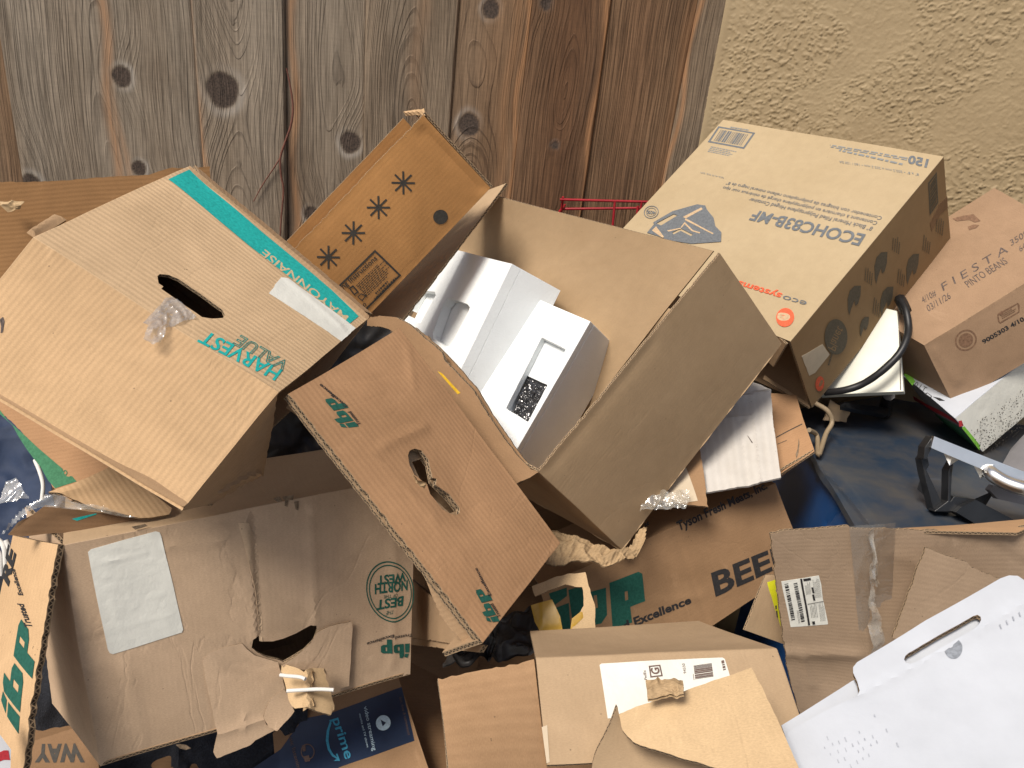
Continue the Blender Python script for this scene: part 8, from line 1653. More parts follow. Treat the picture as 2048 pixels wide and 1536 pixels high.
{"k":"p","poly":[[0.4677,0.3994],[0.4765,0.3959],[0.4729,0.3786],[0.4657,0.3903]],"holes":[],"ink":"ink_char"},
{"k":"p","poly":[[0.3891,-0.0512],[0.397,-0.0546],[0.3918,-0.0759],[0.3851,-0.0662]],"holes":[],"ink":"ink_char"},
{"k":"p","poly":[[0.0213,0.2787],[0.029,0.2754],[0.026,0.2615],[0.0201,0.2724]],"holes":[],"ink":"ink_char"},
{"k":"p","poly":[[0.0804,0.0818],[0.0896,0.0778],[0.0852,0.0587],[0.0779,0.0713]],"holes":[],"ink":"ink_char"},
{"k":"p","poly":[[0.2687,0.5725],[0.2737,0.5706],[0.2704,0.5574],[0.2662,0.5632]],"holes":[],"ink":"ink_char"},
{"k":"p","poly":[[0.4753,0.5749],[0.4847,0.5712],[0.4786,0.5463],[0.4706,0.5572]],"holes":[],"ink":"ink_char"},
{"k":"p","poly":[[0.1621,0.2565],[0.1725,0.2521],[0.1688,0.2338],[0.1607,0.2486]],"holes":[],"ink":"ink_char"},
{"k":"p","poly":[[0.1126,0.1615],[0.1212,0.1578],[0.1166,0.1384],[0.1096,0.1499]],"holes":[],"ink":"ink_char"},
{"k":"p","poly":[[0.1377,0.2209],[0.1456,0.2176],[0.1419,0.2012],[0.1356,0.212]],"holes":[],"ink":"ink_char"},
{"k":"p","poly":[[0.3091,0.6363],[0.3166,0.6334],[0.3102,0.6091],[0.3035,0.617]],"holes":[],"ink":"ink_char"},
{"k":"p","poly":[[-0.0574,0.2232],[-0.0492,0.2196],[-0.056,0.1939],[-0.0631,0.2038]],"holes":[],"ink":"ink_char"},
{"k":"p","poly":[[0.5245,0.0163],[0.5301,0.0138],[0.5263,-0.0019],[0.5214,0.0048]],"holes":[],"ink":"ink_char"},
{"k":"p","poly":[[0.2498,0.2264],[0.2572,0.2233],[0.2521,0.2028],[0.2457,0.2118]],"holes":[],"ink":"ink_char"},
{"k":"p","poly":[[0.6177,0.386],[0.6212,0.3846],[0.6189,0.3751],[0.6158,0.3791]],"holes":[],"ink":"ink_char"},
{"k":"p","poly":[[0.0553,0.0391],[0.0632,0.0356],[0.0604,0.0219],[0.0543,0.0334]],"holes":[],"ink":"ink_char"},
{"k":"p","poly":[[0.1385,0.4576],[0.1442,0.4553],[0.141,0.442],[0.1363,0.4493]],"holes":[],"ink":"ink_char"},
{"k":"p","poly":[[-0.1244,0.0885],[-0.1185,0.0858],[-0.1233,0.0676],[-0.1284,0.0748]],"holes":[],"ink":"ink_char"},
{"k":"p","poly":[[0.1966,0.1386],[0.2066,0.1343],[0.2024,0.1147],[0.1944,0.1286]],"holes":[],"ink":"ink_char"},
{"k":"p","poly":[[0.5156,0.4014],[0.5198,0.3997],[0.5167,0.3876],[0.5131,0.3924]],"holes":[],"ink":"ink_char"},
{"k":"p","poly":[[0.0211,0.2906],[0.0307,0.2865],[0.0254,0.2643],[0.0176,0.277]],"holes":[],"ink":"ink_char"},
{"k":"p","poly":[[0.4491,-0.0658],[0.4565,-0.069],[0.4511,-0.0909],[0.4446,-0.0821]],"holes":[],"ink":"ink_char"},
{"k":"p","poly":[[0.5433,0.1525],[0.5526,0.1487],[0.5472,0.1257],[0.5394,0.1372]],"holes":[],"ink":"ink_char"},
{"k":"p","poly":[[0.6056,0.5099],[0.6163,0.5057],[0.6116,0.4839],[0.6028,0.4975]],"holes":[],"ink":"ink_char"},
{"k":"p","poly":[[0.5957,0.5483],[0.6039,0.5451],[0.5984,0.5225],[0.5913,0.5319]],"holes":[],"ink":"ink_char"},
{"k":"p","poly":[[0.2732,0.1889],[0.2797,0.1862],[0.2749,0.1672],[0.2693,0.1749]],"holes":[],"ink":"ink_char"},
{"k":"p","poly":[[0.4623,0.1805],[0.4732,0.1759],[0.4671,0.1497],[0.458,0.1634]],"holes":[],"ink":"ink_char"},
{"k":"p","poly":[[0.3531,0.2415],[0.3622,0.2377],[0.3555,0.2111],[0.3476,0.2217]],"holes":[],"ink":"ink_char"},
{"k":"p","poly":[[0.0302,0.435],[0.0356,0.4328],[0.0296,0.4113],[0.0246,0.4166]],"holes":[],"ink":"ink_char"},
{"k":"p","poly":[[0.361,0.0776],[0.3684,0.0744],[0.3637,0.0549],[0.3574,0.064]],"holes":[],"ink":"ink_char"},
{"k":"p","poly":[[0.1438,0.1518],[0.1482,0.1499],[0.1437,0.1336],[0.1397,0.1383]],"holes":[],"ink":"ink_char"},
{"k":"p","poly":[[0.1658,0.5046],[0.1707,0.5026],[0.1653,0.4833],[0.1607,0.488]],"holes":[],"ink":"ink_char"},
{"k":"p","poly":[[0.6495,0.551],[0.6607,0.5468],[0.654,0.5186],[0.6445,0.5316]],"holes":[],"ink":"ink_char"},
{"k":"p","poly":[[0.2686,0.6522],[0.2776,0.6487],[0.2724,0.6271],[0.2649,0.6381]],"holes":[],"ink":"ink_char"},
{"k":"p","poly":[[0.5697,0.3883],[0.5742,0.3865],[0.5687,0.3665],[0.5643,0.3702]],"holes":[],"ink":"ink_char"},
{"k":"p","poly":[[0.1347,0.4818],[0.1422,0.4787],[0.1366,0.4572],[0.1302,0.466]],"holes":[],"ink":"ink_char"},
{"k":"p","poly":[[0.0122,0.067],[0.0175,0.0646],[0.0145,0.0519],[0.0101,0.0591]],"holes":[],"ink":"ink_char"},
{"k":"p","poly":[[0.3523,0.2746],[0.3597,0.2715],[0.354,0.2492],[0.3475,0.2578]],"holes":[],"ink":"ink_char"},
{"k":"p","poly":[[0.2635,0.4201],[0.2677,0.4183],[0.2653,0.4081],[0.2618,0.4134]],"holes":[],"ink":"ink_char"},
{"k":"p","poly":[[-0.0395,0.1699],[-0.0361,0.1684],[-0.0408,0.1522],[-0.0441,0.1551]],"holes":[],"ink":"ink_char"},
{"k":"p","poly":[[0.4883,0.1512],[0.495,0.1484],[0.4916,0.1336],[0.4861,0.1422]],"holes":[],"ink":"ink_char"},
{"k":"p","poly":[[0.1156,0.5265],[0.1253,0.5226],[0.1184,0.4958],[0.1102,0.5073]],"holes":[],"ink":"ink_char"},
{"k":"p","poly":[[0.5841,0.2117],[0.5881,0.21],[0.5829,0.1914],[0.579,0.1946]],"holes":[],"ink":"ink_char"},
{"k":"p","poly":[[0.0632,0.4065],[0.0724,0.4027],[0.0684,0.3845],[0.0611,0.3972]],"holes":[],"ink":"ink_char"},
{"k":"p","poly":[[0.0607,0.1013],[0.064,0.0999],[0.0614,0.09],[0.0586,0.094]],"holes":[],"ink":"ink_char"},
{"k":"p","poly":[[0.2584,0.3122],[0.2688,0.3079],[0.2655,0.2908],[0.2574,0.3057]],"holes":[],"ink":"ink_char"},
{"k":"p","poly":[[0.3879,0.5849],[0.3931,0.5828],[0.3867,0.5597],[0.3816,0.5641]],"holes":[],"ink":"ink_char"},
{"k":"p","poly":[[0.2612,-0.0054],[0.2663,-0.0077],[0.2604,-0.0291],[0.2556,-0.0241]],"holes":[],"ink":"ink_char"},
{"k":"p","poly":[[0.6639,0.4384],[0.6718,0.4354],[0.665,0.4092],[0.6579,0.4172]],"holes":[],"ink":"ink_char"},
{"k":"p","poly":[[0.3849,0.3307],[0.395,0.3266],[0.3881,0.2986],[0.3794,0.3105]],"holes":[],"ink":"ink_char"},
{"k":"p","poly":[[0.5311,0.3888],[0.5408,0.385],[0.5369,0.3661],[0.529,0.379]],"holes":[],"ink":"ink_char"},
{"k":"p","poly":[[0.6748,0.4582],[0.6823,0.4552],[0.6792,0.4401],[0.6729,0.4499]],"holes":[],"ink":"ink_char"},
{"k":"p","poly":[[0.0764,0.417],[0.0797,0.4157],[0.0776,0.4075],[0.0749,0.4115]],"holes":[],"ink":"ink_char"},
{"k":"p","poly":[[0.4487,0.1982],[0.4566,0.1949],[0.454,0.1815],[0.4477,0.1926]],"holes":[],"ink":"ink_char"},
{"k":"p","poly":[[0.0698,0.198],[0.0781,0.1944],[0.0734,0.1748],[0.0666,0.1857]],"holes":[],"ink":"ink_char"},
{"k":"p","poly":[[-0.0047,0.3972],[-0.0015,0.3958],[-0.0075,0.376],[-0.011,0.3778]],"holes":[],"ink":"ink_char"},
{"k":"p","poly":[[0.4251,0.219],[0.4329,0.2157],[0.4293,0.1993],[0.4229,0.2097]],"holes":[],"ink":"ink_char"},
{"k":"p","poly":[[0.2623,0.4402],[0.2707,0.4368],[0.267,0.4199],[0.2602,0.4312]],"holes":[],"ink":"ink_char"},
{"k":"p","poly":[[0.4424,0.5507],[0.453,0.5466],[0.4474,0.5224],[0.4386,0.5355]],"holes":[],"ink":"ink_char"},
{"k":"p","poly":[[0.522,0.2276],[0.5262,0.2258],[0.522,0.2101],[0.5181,0.2142]],"holes":[],"ink":"ink_char"},
{"k":"p","poly":[[0.1424,0.2513],[0.1478,0.249],[0.1453,0.2377],[0.1409,0.245]],"holes":[],"ink":"ink_char"},
{"k":"p","poly":[[0.243,0.383],[0.2529,0.3789],[0.2457,0.3509],[0.2373,0.3625]],"holes":[],"ink":"ink_char"},
{"k":"p","poly":[[0.3716,0.0672],[0.3776,0.0646],[0.3719,0.0429],[0.3664,0.0493]],"holes":[],"ink":"ink_char"},
{"k":"p","poly":[[0.143,0.4866],[0.1505,0.4836],[0.1475,0.4697],[0.1416,0.4801]],"holes":[],"ink":"ink_char"},
{"k":"p","poly":[[0.2924,0.092],[0.2986,0.0894],[0.2922,0.0659],[0.2865,0.0721]],"holes":[],"ink":"ink_char"},
{"k":"p","poly":[[0.4811,0.3194],[0.4873,0.3169],[0.4817,0.2952],[0.476,0.3017]],"holes":[],"ink":"ink_char"},
{"k":"p","poly":[[0.1592,0.3999],[0.166,0.3972],[0.1632,0.3842],[0.1578,0.3935]],"holes":[],"ink":"ink_char"}],"m":["paper_label","kraft"]},
{"c":[[0.8705,1.4723,1.0818],[0.9007,1.3148,1.063],[0.805,1.2793,1.1373],[0.7748,1.4368,1.1561]],"p":[{"k":"p","poly":[[-0.4603,-0.153],[0.982,0.9191],[0.9166,0.693],[-0.6314,-0.5003]],"holes":[],"ink":"ink_red"},
{"k":"p","poly":[[0.0287,-0.0864],[0.8674,0.5458],[0.8888,-0.0958],[0.6879,-0.388],[0.0984,-0.4917]],"holes":[],"ink":"ink_print_green"}],"m":["grey_board","kraft"]}]],"t":0.004,"m":["paper_label","kraft","flute"],"bev":0.002}]},
{"n":"grey_board","l":"dull grey board standing on edge at the right border, behind the chrome bar","c":"board","b":[0.8726,1.2234,1.0488],"noise":[0.0016,6.0],"parts":[{"k":"shell","g":[[{"c":[[0.8726,1.2234,1.0488],[0.9628,1.1918,1.0779],[0.9813,1.2987,1.1871],[0.9242,1.2811,1.0869]],"t":0.01}]],"t":0.01,"m":["grey_board","grey_board","grey_board"],"bev":0.003}]},
{"n":"appliance_stand","l":"black angular plastic frame with polished chrome bar and lever at right border","c":"stand","b":[0.675,1.0331,1.056],"noise":[0,1],"parts":[{"n":"bar","k":"shell","g":[[{"c":[[0.6638,1.0468,1.0912],[0.8099,1.0178,1.1272],[0.7997,1.0494,1.2083],[0.6532,1.0794,1.1752]],"o":[[0.0,0.8038],[0.0277,1.0],[1.0,0.26],[1.0,0.0],[0.8227,0.1418]],"t":0.014}]],"t":0.014,"m":["chrome","chrome","chrome"],"bev":0.003,"rnd":0.002},
{"n":"frame","k":"shell","g":[[{"c":[[0.6517,1.0752,1.1366],[0.6689,1.0759,1.1385],[0.6646,1.089,1.1721],[0.6474,1.0882,1.1702]],"o":[[0.8125,1.0],[1.0,0.8929],[0.7125,0.506],[0.25,0.0],[-0.0,0.0298],[0.125,0.5357]],"t":0.02}]],"t":0.02,"m":["black_plastic","black_plastic","black_plastic"],"bev":0.003,"rnd":0.002},
{"n":"frame","k":"shell","g":[[{"c":[[0.6694,1.0629,1.0499],[0.724,1.0652,1.0559],[0.713,1.0993,1.1435],[0.6584,1.097,1.1375]],"o":[[0.0,0.8953],[0.14,1.0],[0.22,0.8023],[0.14,0.7209],[0.6,0.1512],[1.0,-0.0],[0.36,0.0233],[0.08,0.6395]],"t":0.02}]],"t":0.02,"m":["black_plastic","black_plastic","black_plastic"],"bev":0.003,"rnd":0.002},
{"n":"frame","k":"shell","g":[[{"c":[[0.683,1.0556,1.0587],[0.748,1.0583,1.0658],[0.7388,1.087,1.1395],[0.6737,1.0842,1.1324]],"o":[[0.35,0.8082],[0.4833,1.0],[0.4333,0.7534],[0.4,0.2055],[0.4833,0.3014],[1.0,0.2466],[0.8667,0.0959],[0.5333,0.0],[0.0,-0.0],[0.3333,0.2055]],"t":0.02}]],"t":0.02,"m":["black_plastic","black_plastic","black_plastic"],"bev":0.003,"rnd":0.002},
{"n":"frame","k":"shell","g":[[{"c":[[0.72,1.022,0.9999],[0.8575,1.0279,1.015],[0.847,1.0606,1.0991],[0.7095,1.0547,1.084]],"o":[[0.0,0.7857],[0.0625,0.881],[0.2188,1.0],[0.8438,0.5],[1.0,0.0],[0.5313,0.1905],[0.2969,0.5119]],"t":0.03}]],"t":0.03,"m":["black_plastic","black_plastic","black_plastic"],"bev":0.003,"rnd":0.004},
{"n":"lever","k":"tube","pts":[[0.7353,1.0457,1.1436],[0.737,1.0342,1.1417],[0.7523,1.0218,1.1374],[0.7731,1.0109,1.1368],[0.8019,1.0113,1.1381]],"r":0.011,"m":["chrome"]},
{"n":"footplate","k":"shell","g":[[{"c":[[0.7658,1.0567,1.0754],[0.8521,1.0604,1.0849],[0.8479,1.0733,1.118],[0.7616,1.0696,1.1086]],"o":[[0.0,0.7879],[0.075,1.0],[1.0,0.3636],[1.0,-0.0],[0.6,0.1515],[0.15,0.3939]],"t":0.012}]],"t":0.012,"m":["grey_board","grey_board","grey_board"],"bev":0.003,"rnd":0.002}]},
{"n":"wire_rack","l":"red painted wire rack standing before the dark planks","c":"wire rack","b":[0.165,1.6826,1.2636],"noise":[0,1],"parts":[{"k":"tubes","lst":[[[0.0571,1.6731,1.3912],[0.2543,1.6904,1.4062]],[[0.0635,1.7138,1.3657],[0.2596,1.7109,1.3909]],[[0.0629,1.6736,1.3972],[0.0642,1.6938,1.3576]],[[0.1771,1.6836,1.4015],[0.1824,1.6841,1.3263]],[[0.2294,1.6882,1.395],[0.2336,1.6886,1.3315]],[[0.2356,1.6887,1.4043],[0.2425,1.6893,1.3324]],[[0.0607,1.6734,1.3646],[0.0635,1.6737,1.258]],[[0.0716,1.7246,1.374],[0.0585,1.6732,1.3643]],[[0.0646,1.6738,1.2581],[0.2664,1.6914,1.2737]],[[0.2425,1.6893,1.3324],[0.2461,1.6897,1.2717]],[[0.1824,1.6841,1.3263],[0.1897,1.6847,1.266]]],"r":0.0028,"m":["red_wire"]}]},
{"n":"twig","l":"thin reddish brown forked twig hanging on the grey planks","c":"twig","b":[-0.5692,1.7067,1.2289],"noise":[0,1],"parts":[{"n":"stem","k":"tube","pts":[[-0.5544,1.708,1.5921],[-0.546,1.7087,1.5543],[-0.5407,1.7092,1.5143],[-0.5449,1.7088,1.4778],[-0.5577,1.7077,1.4398],[-0.5675,1.7068,1.4069],[-0.5665,1.7069,1.3692],[-0.5611,1.7074,1.337],[-0.5657,1.707,1.2807],[-0.5692,1.7067,1.2289]],"r":[0.0014,0.0025,0.0023,0.0016],"m":["twig"]},
{"n":"branch","k":"tube","pts":[[-0.5675,1.7068,1.4069],[-0.585,1.7053,1.3782],[-0.6072,1.7033,1.3432],[-0.6275,1.7016,1.3046]],"r":[0.0016,0.001],"m":["twig"]}]},
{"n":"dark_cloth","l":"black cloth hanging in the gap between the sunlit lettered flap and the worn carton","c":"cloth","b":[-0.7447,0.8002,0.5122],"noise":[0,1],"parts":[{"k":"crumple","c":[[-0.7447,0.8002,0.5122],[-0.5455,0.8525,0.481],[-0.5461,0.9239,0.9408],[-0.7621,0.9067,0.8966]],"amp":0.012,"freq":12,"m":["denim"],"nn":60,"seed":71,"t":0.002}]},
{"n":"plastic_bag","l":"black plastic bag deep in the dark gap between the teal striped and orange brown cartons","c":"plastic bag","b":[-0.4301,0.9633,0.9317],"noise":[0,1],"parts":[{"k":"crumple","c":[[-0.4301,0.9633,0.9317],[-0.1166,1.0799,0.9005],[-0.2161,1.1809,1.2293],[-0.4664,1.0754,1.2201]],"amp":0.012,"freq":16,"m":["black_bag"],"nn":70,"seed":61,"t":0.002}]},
{"n":"green_carton","l":"brown carton edge printed flat green, sticking out below the teal striped carton","c":"carton","b":[-0.5337,0.7632,1.0793],"noise":[0.002,6],"parts":[{"n":"body","k":"shell","g":[[{"c":[[-0.5337,0.7632,1.0793],[-0.4445,0.7923,1.0989],[-0.6246,0.8654,1.1767],[-0.7184,0.8568,1.1545]],"o":[[0.2922,0.9699],[0.7605,0.9725],[0.8664,0.9083],[0.9767,0.5824],[1.0468,0.1161],[0.7992,-0.0149],[0.2402,0.0066],[0.2119,0.14],[0.4471,0.4501],[0.4922,0.6427],[0.4819,0.8212]],"r":[0.002,0.002,0.002,0.002],"p":[{"k":"p","poly":[[0.3705,0.8959],[0.5064,0.8389],[0.4649,0.7322],[0.4817,0.5928],[0.4833,0.4572],[0.5001,0.3346],[0.5075,0.2673],[0.4534,0.2096],[0.5122,0.1747],[0.5023,0.1436],[0.3582,0.1333],[0.2222,0.1222],[0.2395,0.2023],[0.3008,0.3098],[0.3196,0.3859],[0.3553,0.4873],[0.4082,0.6019],[0.4611,0.6912],[0.4562,0.8026]],"holes":[],"ink":"ink_print_green"},
{"k":"r","f":[[0.49,0.2304],[0.5105,0.2273],[0.52,0.2523]],"ink":"ink_print_green","ri":0.6,"n":40},
{"k":"r","f":[[0.4777,0.1733],[0.5048,0.1692],[0.5073,0.195]],"ink":"ink_print_green","ri":0.6,"n":40}],"m":["kraft_orange","kraft"]}]],"t":0.004,"m":["kraft_orange","kraft","flute"],"bev":0.003}]},
{"n":"taped_flap","l":"loose brown carton flap trailing torn clear tape, below the teal striped carton","c":"carton flap","b":[-0.51,0.7293,1.1025],"noise":[0.002,6],"parts":[{"n":"board","k":"shell","g":[[{"c":[[-0.51,0.7293,1.1025],[-0.3949,0.7821,1.0727],[-0.466,0.8138,1.1266],[-0.5205,0.7429,1.1098]],"o":[[0.0054,1.0351],[0.2411,0.9122],[0.5045,0.9089],[0.7612,0.9469],[0.8336,0.8467],[1.0559,0.1315],[0.982,0.0192],[0.6785,-0.1334],[0.3563,-0.0077],[0.1777,0.4207]],"r":[0.001,0.001,0.001,0.001],"d":[["k",0.1342,0.6598,0.7774,0.9074,0.012,0.004]],"m":["kraft_light_x","kraft"]}]],"t":0.004,"m":["kraft_light_x","kraft","flute"],"bev":0.003},
{"n":"underside","k":"shell","g":[[{"c":[[-0.5495,0.6969,1.0743],[-0.4202,0.7743,1.0527],[-0.4081,0.7891,1.0631],[-0.5193,0.7411,1.1109]],"o":[[0.0265,0.052],[0.0693,0.7477],[0.1598,0.7546],[0.3546,0.7355],[0.7968,0.7226],[0.8734,0.6692],[0.4715,0.0772],[0.2607,0.0502],[0.1521,-0.0005]],"p":[{"k":"p","poly":[[0.3389,0.4808],[0.4687,0.7075],[0.4768,0.6738],[0.3912,0.4305]],"holes":[],"ink":"ink_teal"}],"m":["kraft_dark","kraft"]}]],"t":0.004,"m":["kraft_dark","kraft","flute"],"bev":0.003},
{"n":"clear_tape","k":"crumple","c":[[-0.5452,0.6842,1.0831],[-0.4144,0.7649,1.07],[-0.4086,0.7794,1.0796],[-0.5471,0.7303,1.1328]],"amp":0.008,"freq":26,"m":["clear_film"],"nn":60,"seed":21,"t":0,"o":[[0.0252,0.0358],[0.064,0.2625],[0.1472,0.5698],[0.228,0.791],[0.3677,0.8378],[0.4327,0.7374],[0.7178,0.5836],[0.8801,0.3522],[0.7826,0.3742],[0.4885,0.5393],[0.242,0.5814],[0.1673,0.4686]]},
{"n":"clear_tape","k":"crumple","c":[[-0.567,0.7269,1.0963],[-0.5278,0.7306,1.1059],[-0.5366,0.7475,1.1216],[-0.5769,0.7458,1.1172]],"amp":0.012,"freq":22,"m":["clear_film"],"nn":40,"seed":22,"t":0,"o":[[0.0,-0.1018],[0.3516,0.8117],[0.625,0.9892],[0.918,-0.0161],[0.2344,-0.7167],[0.0,-0.5311]]}]},
{"n":"blue_bag","l":"navy blue cloth bag with white piping and stripes at the left border","c":"bag","b":[-0.7095,0.7803,0.9025],"noise":[0,1],"parts":[{"n":"bag_body","k":"crumple","c":[[-0.7095,0.7803,0.9025],[-0.591,0.8432,0.954],[-0.6604,0.9806,1.0866],[-0.8003,0.9457,1.1073]],"amp":0.012,"freq":10,"m":["navy_cloth"],"nn":60,"seed":31,"t":0.002},
{"n":"piping","k":"tube","pts":[[-0.6323,0.8861,1.0643],[-0.6174,0.8717,1.0547],[-0.6084,0.8615,1.0424],[-0.6044,0.8499,1.0265]],"r":0.0026,"m":["string"]},
{"n":"white_stripe","k":"tubes","lst":[[[-0.6346,0.7892,1.0082],[-0.6134,0.7807,1.0002],[-0.6067,0.7718,0.9773],[-0.6037,0.7646,0.945]],[[-0.633,0.7842,0.9953],[-0.6157,0.776,0.9881],[-0.6135,0.7711,0.9617]],[[-0.6104,0.7831,1.0065],[-0.6023,0.7777,0.9926],[-0.6011,0.7763,0.975]]],"r":0.003,"m":["string"]}]},
{"n":"lettered_carton","l":"brown carton with large black letters in the gap behind the sunlit flap","c":"carton","b":[-0.6256,0.6838,0.6542],"noise":[0.0016,6.0],"parts":[{"n":"body","k":"shell","g":[[{"c":[[-0.6256,0.6838,0.6542],[-0.4882,0.7236,0.6739],[-0.5251,0.7847,0.7207],[-0.6388,0.7659,0.6722]],"p":[{"k":"t","t":"WAY","f":[[0.8418,0.6923],[0.3294,0.9003],[0.8731,0.4158]],"ink":"ink_char","b":0.05,"s":0,"o":0}],"m":["kraft_dark","kraft"]}]],"t":0.004,"m":["kraft_shade","kraft","flute"],"bev":0.003}]},
{"n":"pink_packet","l":"white and pink plastic packet in the lower left corner","c":"packet","b":[-0.471,0.5272,0.9138],"noise":[0.0016,6.0],"parts":[{"k":"shell","g":[[{"c":[[-0.471,0.5272,0.9138],[-0.4525,0.5353,0.9072],[-0.4671,0.5607,0.9173],[-0.5043,0.58,0.9392]],"p":[{"k":"p","poly":[[0.4613,0.5188],[0.893,0.8586],[0.9636,0.6149],[0.4634,0.339]],"holes":[],"ink":"ink_red"}]}]],"t":0.01,"m":["white_plastic","white_plastic","white_plastic"],"bev":0.003}]},
{"n":"dark_cloth","l":"crumpled dark denim cloth under the big worn carton","c":"cloth","b":[-0.5197,0.7073,0.6044],"noise":[0,1],"parts":[{"k":"crumple","c":[[-0.5197,0.7073,0.6044],[-0.2618,0.7755,0.559],[-0.2551,0.9536,0.6859],[-0.6003,0.8507,0.6421]],"amp":0.018,"freq":14,"m":["denim"],"nn":90,"seed":41,"t":0.003}]},
{"n":"taped_carton","l":"carton sealed with wide navy printed tape, lying at the bottom edge","c":"carton","b":[-0.2459,0.7282,0.6029],"noise":[0.002,6],"parts":[{"n":"body","k":"shell","g":[[{"c":[[-0.2459,0.7282,0.6029],[-0.0421,0.7915,0.6554],[-0.1381,0.9804,0.6996],[-0.3257,0.9202,0.6551]],"d":[["b",0.004]],"m":["kraft_shade","kraft"]}]],"t":0.004,"m":["kraft_shade","kraft","flute"],"bev":0.003},
{"n":"printed_tape","k":"shell","g":[[{"c":[[-0.2459,0.7282,0.6029],[-0.0421,0.7915,0.6554],[-0.1381,0.9804,0.6996],[-0.3257,0.9202,0.6551]],"o":[[-0.2495,0.4832],[0.048,0.6001],[0.231,0.7796],[0.4344,0.7557],[0.5972,0.7711],[1.0017,0.8017],[0.9694,0.3682],[0.6618,0.3461],[0.4354,0.3412],[0.2291,0.2884]],"p":[{"k":"t","t":"prime","f":[[0.444,0.7034],[0.4811,0.3781],[0.5083,0.704]],"ink":"ink_cyan","b":0.015,"s":0,"o":0},
{"k":"t","t":"video streaming","f":[[0.6874,0.7295],[0.6757,0.3777],[0.7151,0.7315]],"ink":"ink_bluewhite","b":0,"s":0,"o":0},
{"k":"t","t":"movies and TV shows","f":[[0.6409,0.6846],[0.6425,0.4151],[0.6554,0.684]],"ink":"ink_bluewhite","b":0,"s":0,"o":0},
{"k":"r","f":[[0.7943,0.5618],[0.8465,0.5541],[0.8031,0.6215]],"ink":"ink_bluewhite","ri":0.0,"n":40},
{"k":"p","poly":[[0.7828,0.5347],[0.8143,0.5554],[0.7823,0.5915]],"holes":[],"ink":"navy_tape"},
{"k":"p","poly":[[0.4244,0.6941],[0.39,0.6287],[0.3712,0.56],[0.3738,0.4862],[0.3939,0.432],[0.428,0.3975],[0.4302,0.4109],[0.4047,0.4428],[0.3898,0.4932],[0.3901,0.5541],[0.4081,0.623],[0.4334,0.6759]],"holes":[],"ink":"ink_cyan"},
{"k":"p","poly":[[0.3993,0.3948],[0.4443,0.3804],[0.4346,0.4369],[0.4237,0.4404],[0.43,0.4027]],"holes":[],"ink":"ink_cyan"},
{"k":"t","t":"music listening","f":[[0.1047,0.7171],[0.152,0.4034],[0.131,0.719]],"ink":"ink_brown","b":0,"s":0,"o":0},
{"k":"r","f":[[0.2349,0.518],[0.2826,0.5149],[0.2308,0.5795]],"ink":"ink_brown","ri":0.86,"n":40},
{"k":"p","poly":[[0.1978,0.4939],[0.2405,0.4899],[0.2428,0.4444],[0.2095,0.4479]],"holes":[],"ink":"ink_brown"},
{"k":"p","poly":[[0.2017,0.5283],[0.2222,0.5267],[0.2256,0.5751],[0.2001,0.5745]],"holes":[],"ink":"ink_brown"},
{"k":"t","t":"fast, free & convenient","f":[[0.9604,0.7244],[0.9364,0.4166],[0.9796,0.721]],"ink":"ink_brown","b":0,"s":0,"o":0}],"off":0.0006,"d":[["b",0.004]],"w":1}]],"t":0.0004,"m":["navy_tape","navy_tape","navy_tape"],"bev":0.003}]},
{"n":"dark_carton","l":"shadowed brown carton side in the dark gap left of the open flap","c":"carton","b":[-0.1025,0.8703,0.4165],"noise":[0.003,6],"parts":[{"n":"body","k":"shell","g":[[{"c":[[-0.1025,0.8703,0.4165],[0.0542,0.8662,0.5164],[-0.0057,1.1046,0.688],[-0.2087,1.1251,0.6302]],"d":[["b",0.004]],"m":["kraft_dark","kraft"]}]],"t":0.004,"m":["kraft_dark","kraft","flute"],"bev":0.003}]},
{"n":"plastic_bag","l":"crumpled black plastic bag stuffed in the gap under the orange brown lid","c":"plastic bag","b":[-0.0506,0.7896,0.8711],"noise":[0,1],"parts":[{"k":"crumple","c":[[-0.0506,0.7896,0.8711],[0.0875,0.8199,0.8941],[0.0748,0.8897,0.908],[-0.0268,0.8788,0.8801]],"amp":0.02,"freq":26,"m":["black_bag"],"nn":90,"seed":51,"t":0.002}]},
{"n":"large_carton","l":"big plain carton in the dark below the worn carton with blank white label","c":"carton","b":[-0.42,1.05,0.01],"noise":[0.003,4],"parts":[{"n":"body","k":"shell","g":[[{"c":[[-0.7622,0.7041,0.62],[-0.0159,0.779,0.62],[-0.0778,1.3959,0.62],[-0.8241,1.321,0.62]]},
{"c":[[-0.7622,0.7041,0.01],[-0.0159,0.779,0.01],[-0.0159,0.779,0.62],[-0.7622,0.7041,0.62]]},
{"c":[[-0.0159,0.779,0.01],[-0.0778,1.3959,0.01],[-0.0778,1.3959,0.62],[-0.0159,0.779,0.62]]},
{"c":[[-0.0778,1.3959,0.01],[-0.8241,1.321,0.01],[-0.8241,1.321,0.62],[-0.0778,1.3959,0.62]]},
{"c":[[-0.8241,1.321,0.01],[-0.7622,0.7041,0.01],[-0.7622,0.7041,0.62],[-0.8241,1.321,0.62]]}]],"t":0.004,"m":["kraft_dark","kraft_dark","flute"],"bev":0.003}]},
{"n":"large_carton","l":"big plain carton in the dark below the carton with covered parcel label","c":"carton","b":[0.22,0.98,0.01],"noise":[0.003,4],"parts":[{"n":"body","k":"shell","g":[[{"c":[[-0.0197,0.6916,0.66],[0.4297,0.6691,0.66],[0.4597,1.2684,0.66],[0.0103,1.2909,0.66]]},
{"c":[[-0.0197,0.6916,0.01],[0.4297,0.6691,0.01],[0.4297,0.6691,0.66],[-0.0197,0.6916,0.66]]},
{"c":[[0.4297,0.6691,0.01],[0.4597,1.2684,0.01],[0.4597,1.2684,0.66],[0.4297,0.6691,0.66]]},
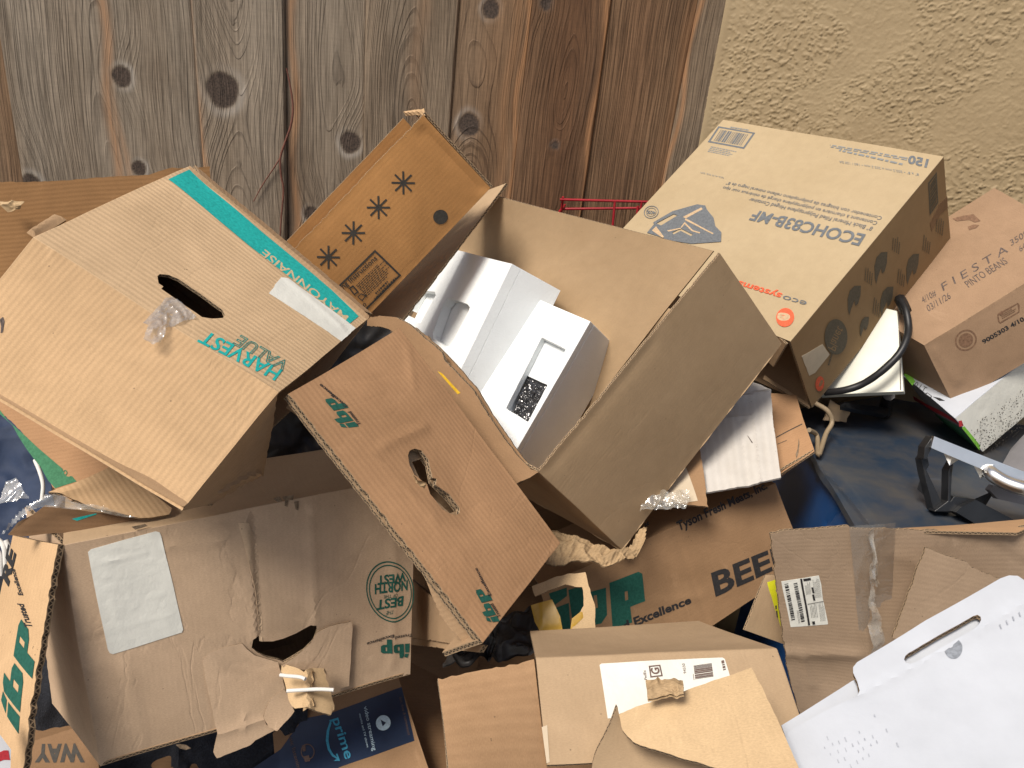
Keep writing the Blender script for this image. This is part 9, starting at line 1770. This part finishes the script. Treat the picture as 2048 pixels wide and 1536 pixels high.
{"c":[[0.4597,1.2684,0.01],[0.0103,1.2909,0.01],[0.0103,1.2909,0.66],[0.4597,1.2684,0.66]]},
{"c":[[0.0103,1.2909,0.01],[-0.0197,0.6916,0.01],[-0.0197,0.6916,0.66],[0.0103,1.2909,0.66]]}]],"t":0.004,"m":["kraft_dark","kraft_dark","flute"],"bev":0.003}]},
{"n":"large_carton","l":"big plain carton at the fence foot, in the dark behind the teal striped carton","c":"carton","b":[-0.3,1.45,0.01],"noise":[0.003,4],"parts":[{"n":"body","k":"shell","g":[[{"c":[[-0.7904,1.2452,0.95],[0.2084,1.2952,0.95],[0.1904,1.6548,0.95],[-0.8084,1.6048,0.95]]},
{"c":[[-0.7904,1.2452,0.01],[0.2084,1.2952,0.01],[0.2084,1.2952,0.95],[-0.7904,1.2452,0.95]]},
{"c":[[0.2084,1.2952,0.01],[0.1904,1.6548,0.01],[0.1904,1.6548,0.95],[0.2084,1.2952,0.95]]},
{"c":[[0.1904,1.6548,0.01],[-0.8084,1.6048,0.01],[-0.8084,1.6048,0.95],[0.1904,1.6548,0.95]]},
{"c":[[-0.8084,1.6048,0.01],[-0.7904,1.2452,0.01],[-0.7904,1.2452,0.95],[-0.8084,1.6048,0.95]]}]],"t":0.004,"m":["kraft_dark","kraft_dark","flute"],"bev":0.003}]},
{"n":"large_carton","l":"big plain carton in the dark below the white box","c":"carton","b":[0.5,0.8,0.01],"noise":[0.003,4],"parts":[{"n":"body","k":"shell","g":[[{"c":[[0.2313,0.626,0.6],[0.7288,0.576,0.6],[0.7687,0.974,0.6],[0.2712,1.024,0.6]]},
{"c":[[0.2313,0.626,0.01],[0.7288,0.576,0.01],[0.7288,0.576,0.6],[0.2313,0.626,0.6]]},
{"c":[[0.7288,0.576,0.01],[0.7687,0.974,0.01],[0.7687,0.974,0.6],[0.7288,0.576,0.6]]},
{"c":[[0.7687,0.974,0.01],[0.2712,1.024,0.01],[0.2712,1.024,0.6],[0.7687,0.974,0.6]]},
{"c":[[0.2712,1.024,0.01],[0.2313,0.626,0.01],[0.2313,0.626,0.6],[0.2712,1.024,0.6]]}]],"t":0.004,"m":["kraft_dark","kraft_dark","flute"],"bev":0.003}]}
]""")

for ti, th in enumerate(DATA):
    ps = th['parts']
    base = th['b']
    if len(ps) == 1 and 'n' not in ps[0]:
        o = build_part(ps[0], th, None, base, 100 + ti)
    else:
        o = bpy.data.objects.new(th['n'], None)
        o.empty_display_size = .1
        COL.objects.link(o)
        for pi, p in enumerate(ps): build_part(p, th, o, base, 100 + ti * 13 + pi)
    o.location = base
    tag(o, th['l'], th['c'], th.get('g'))
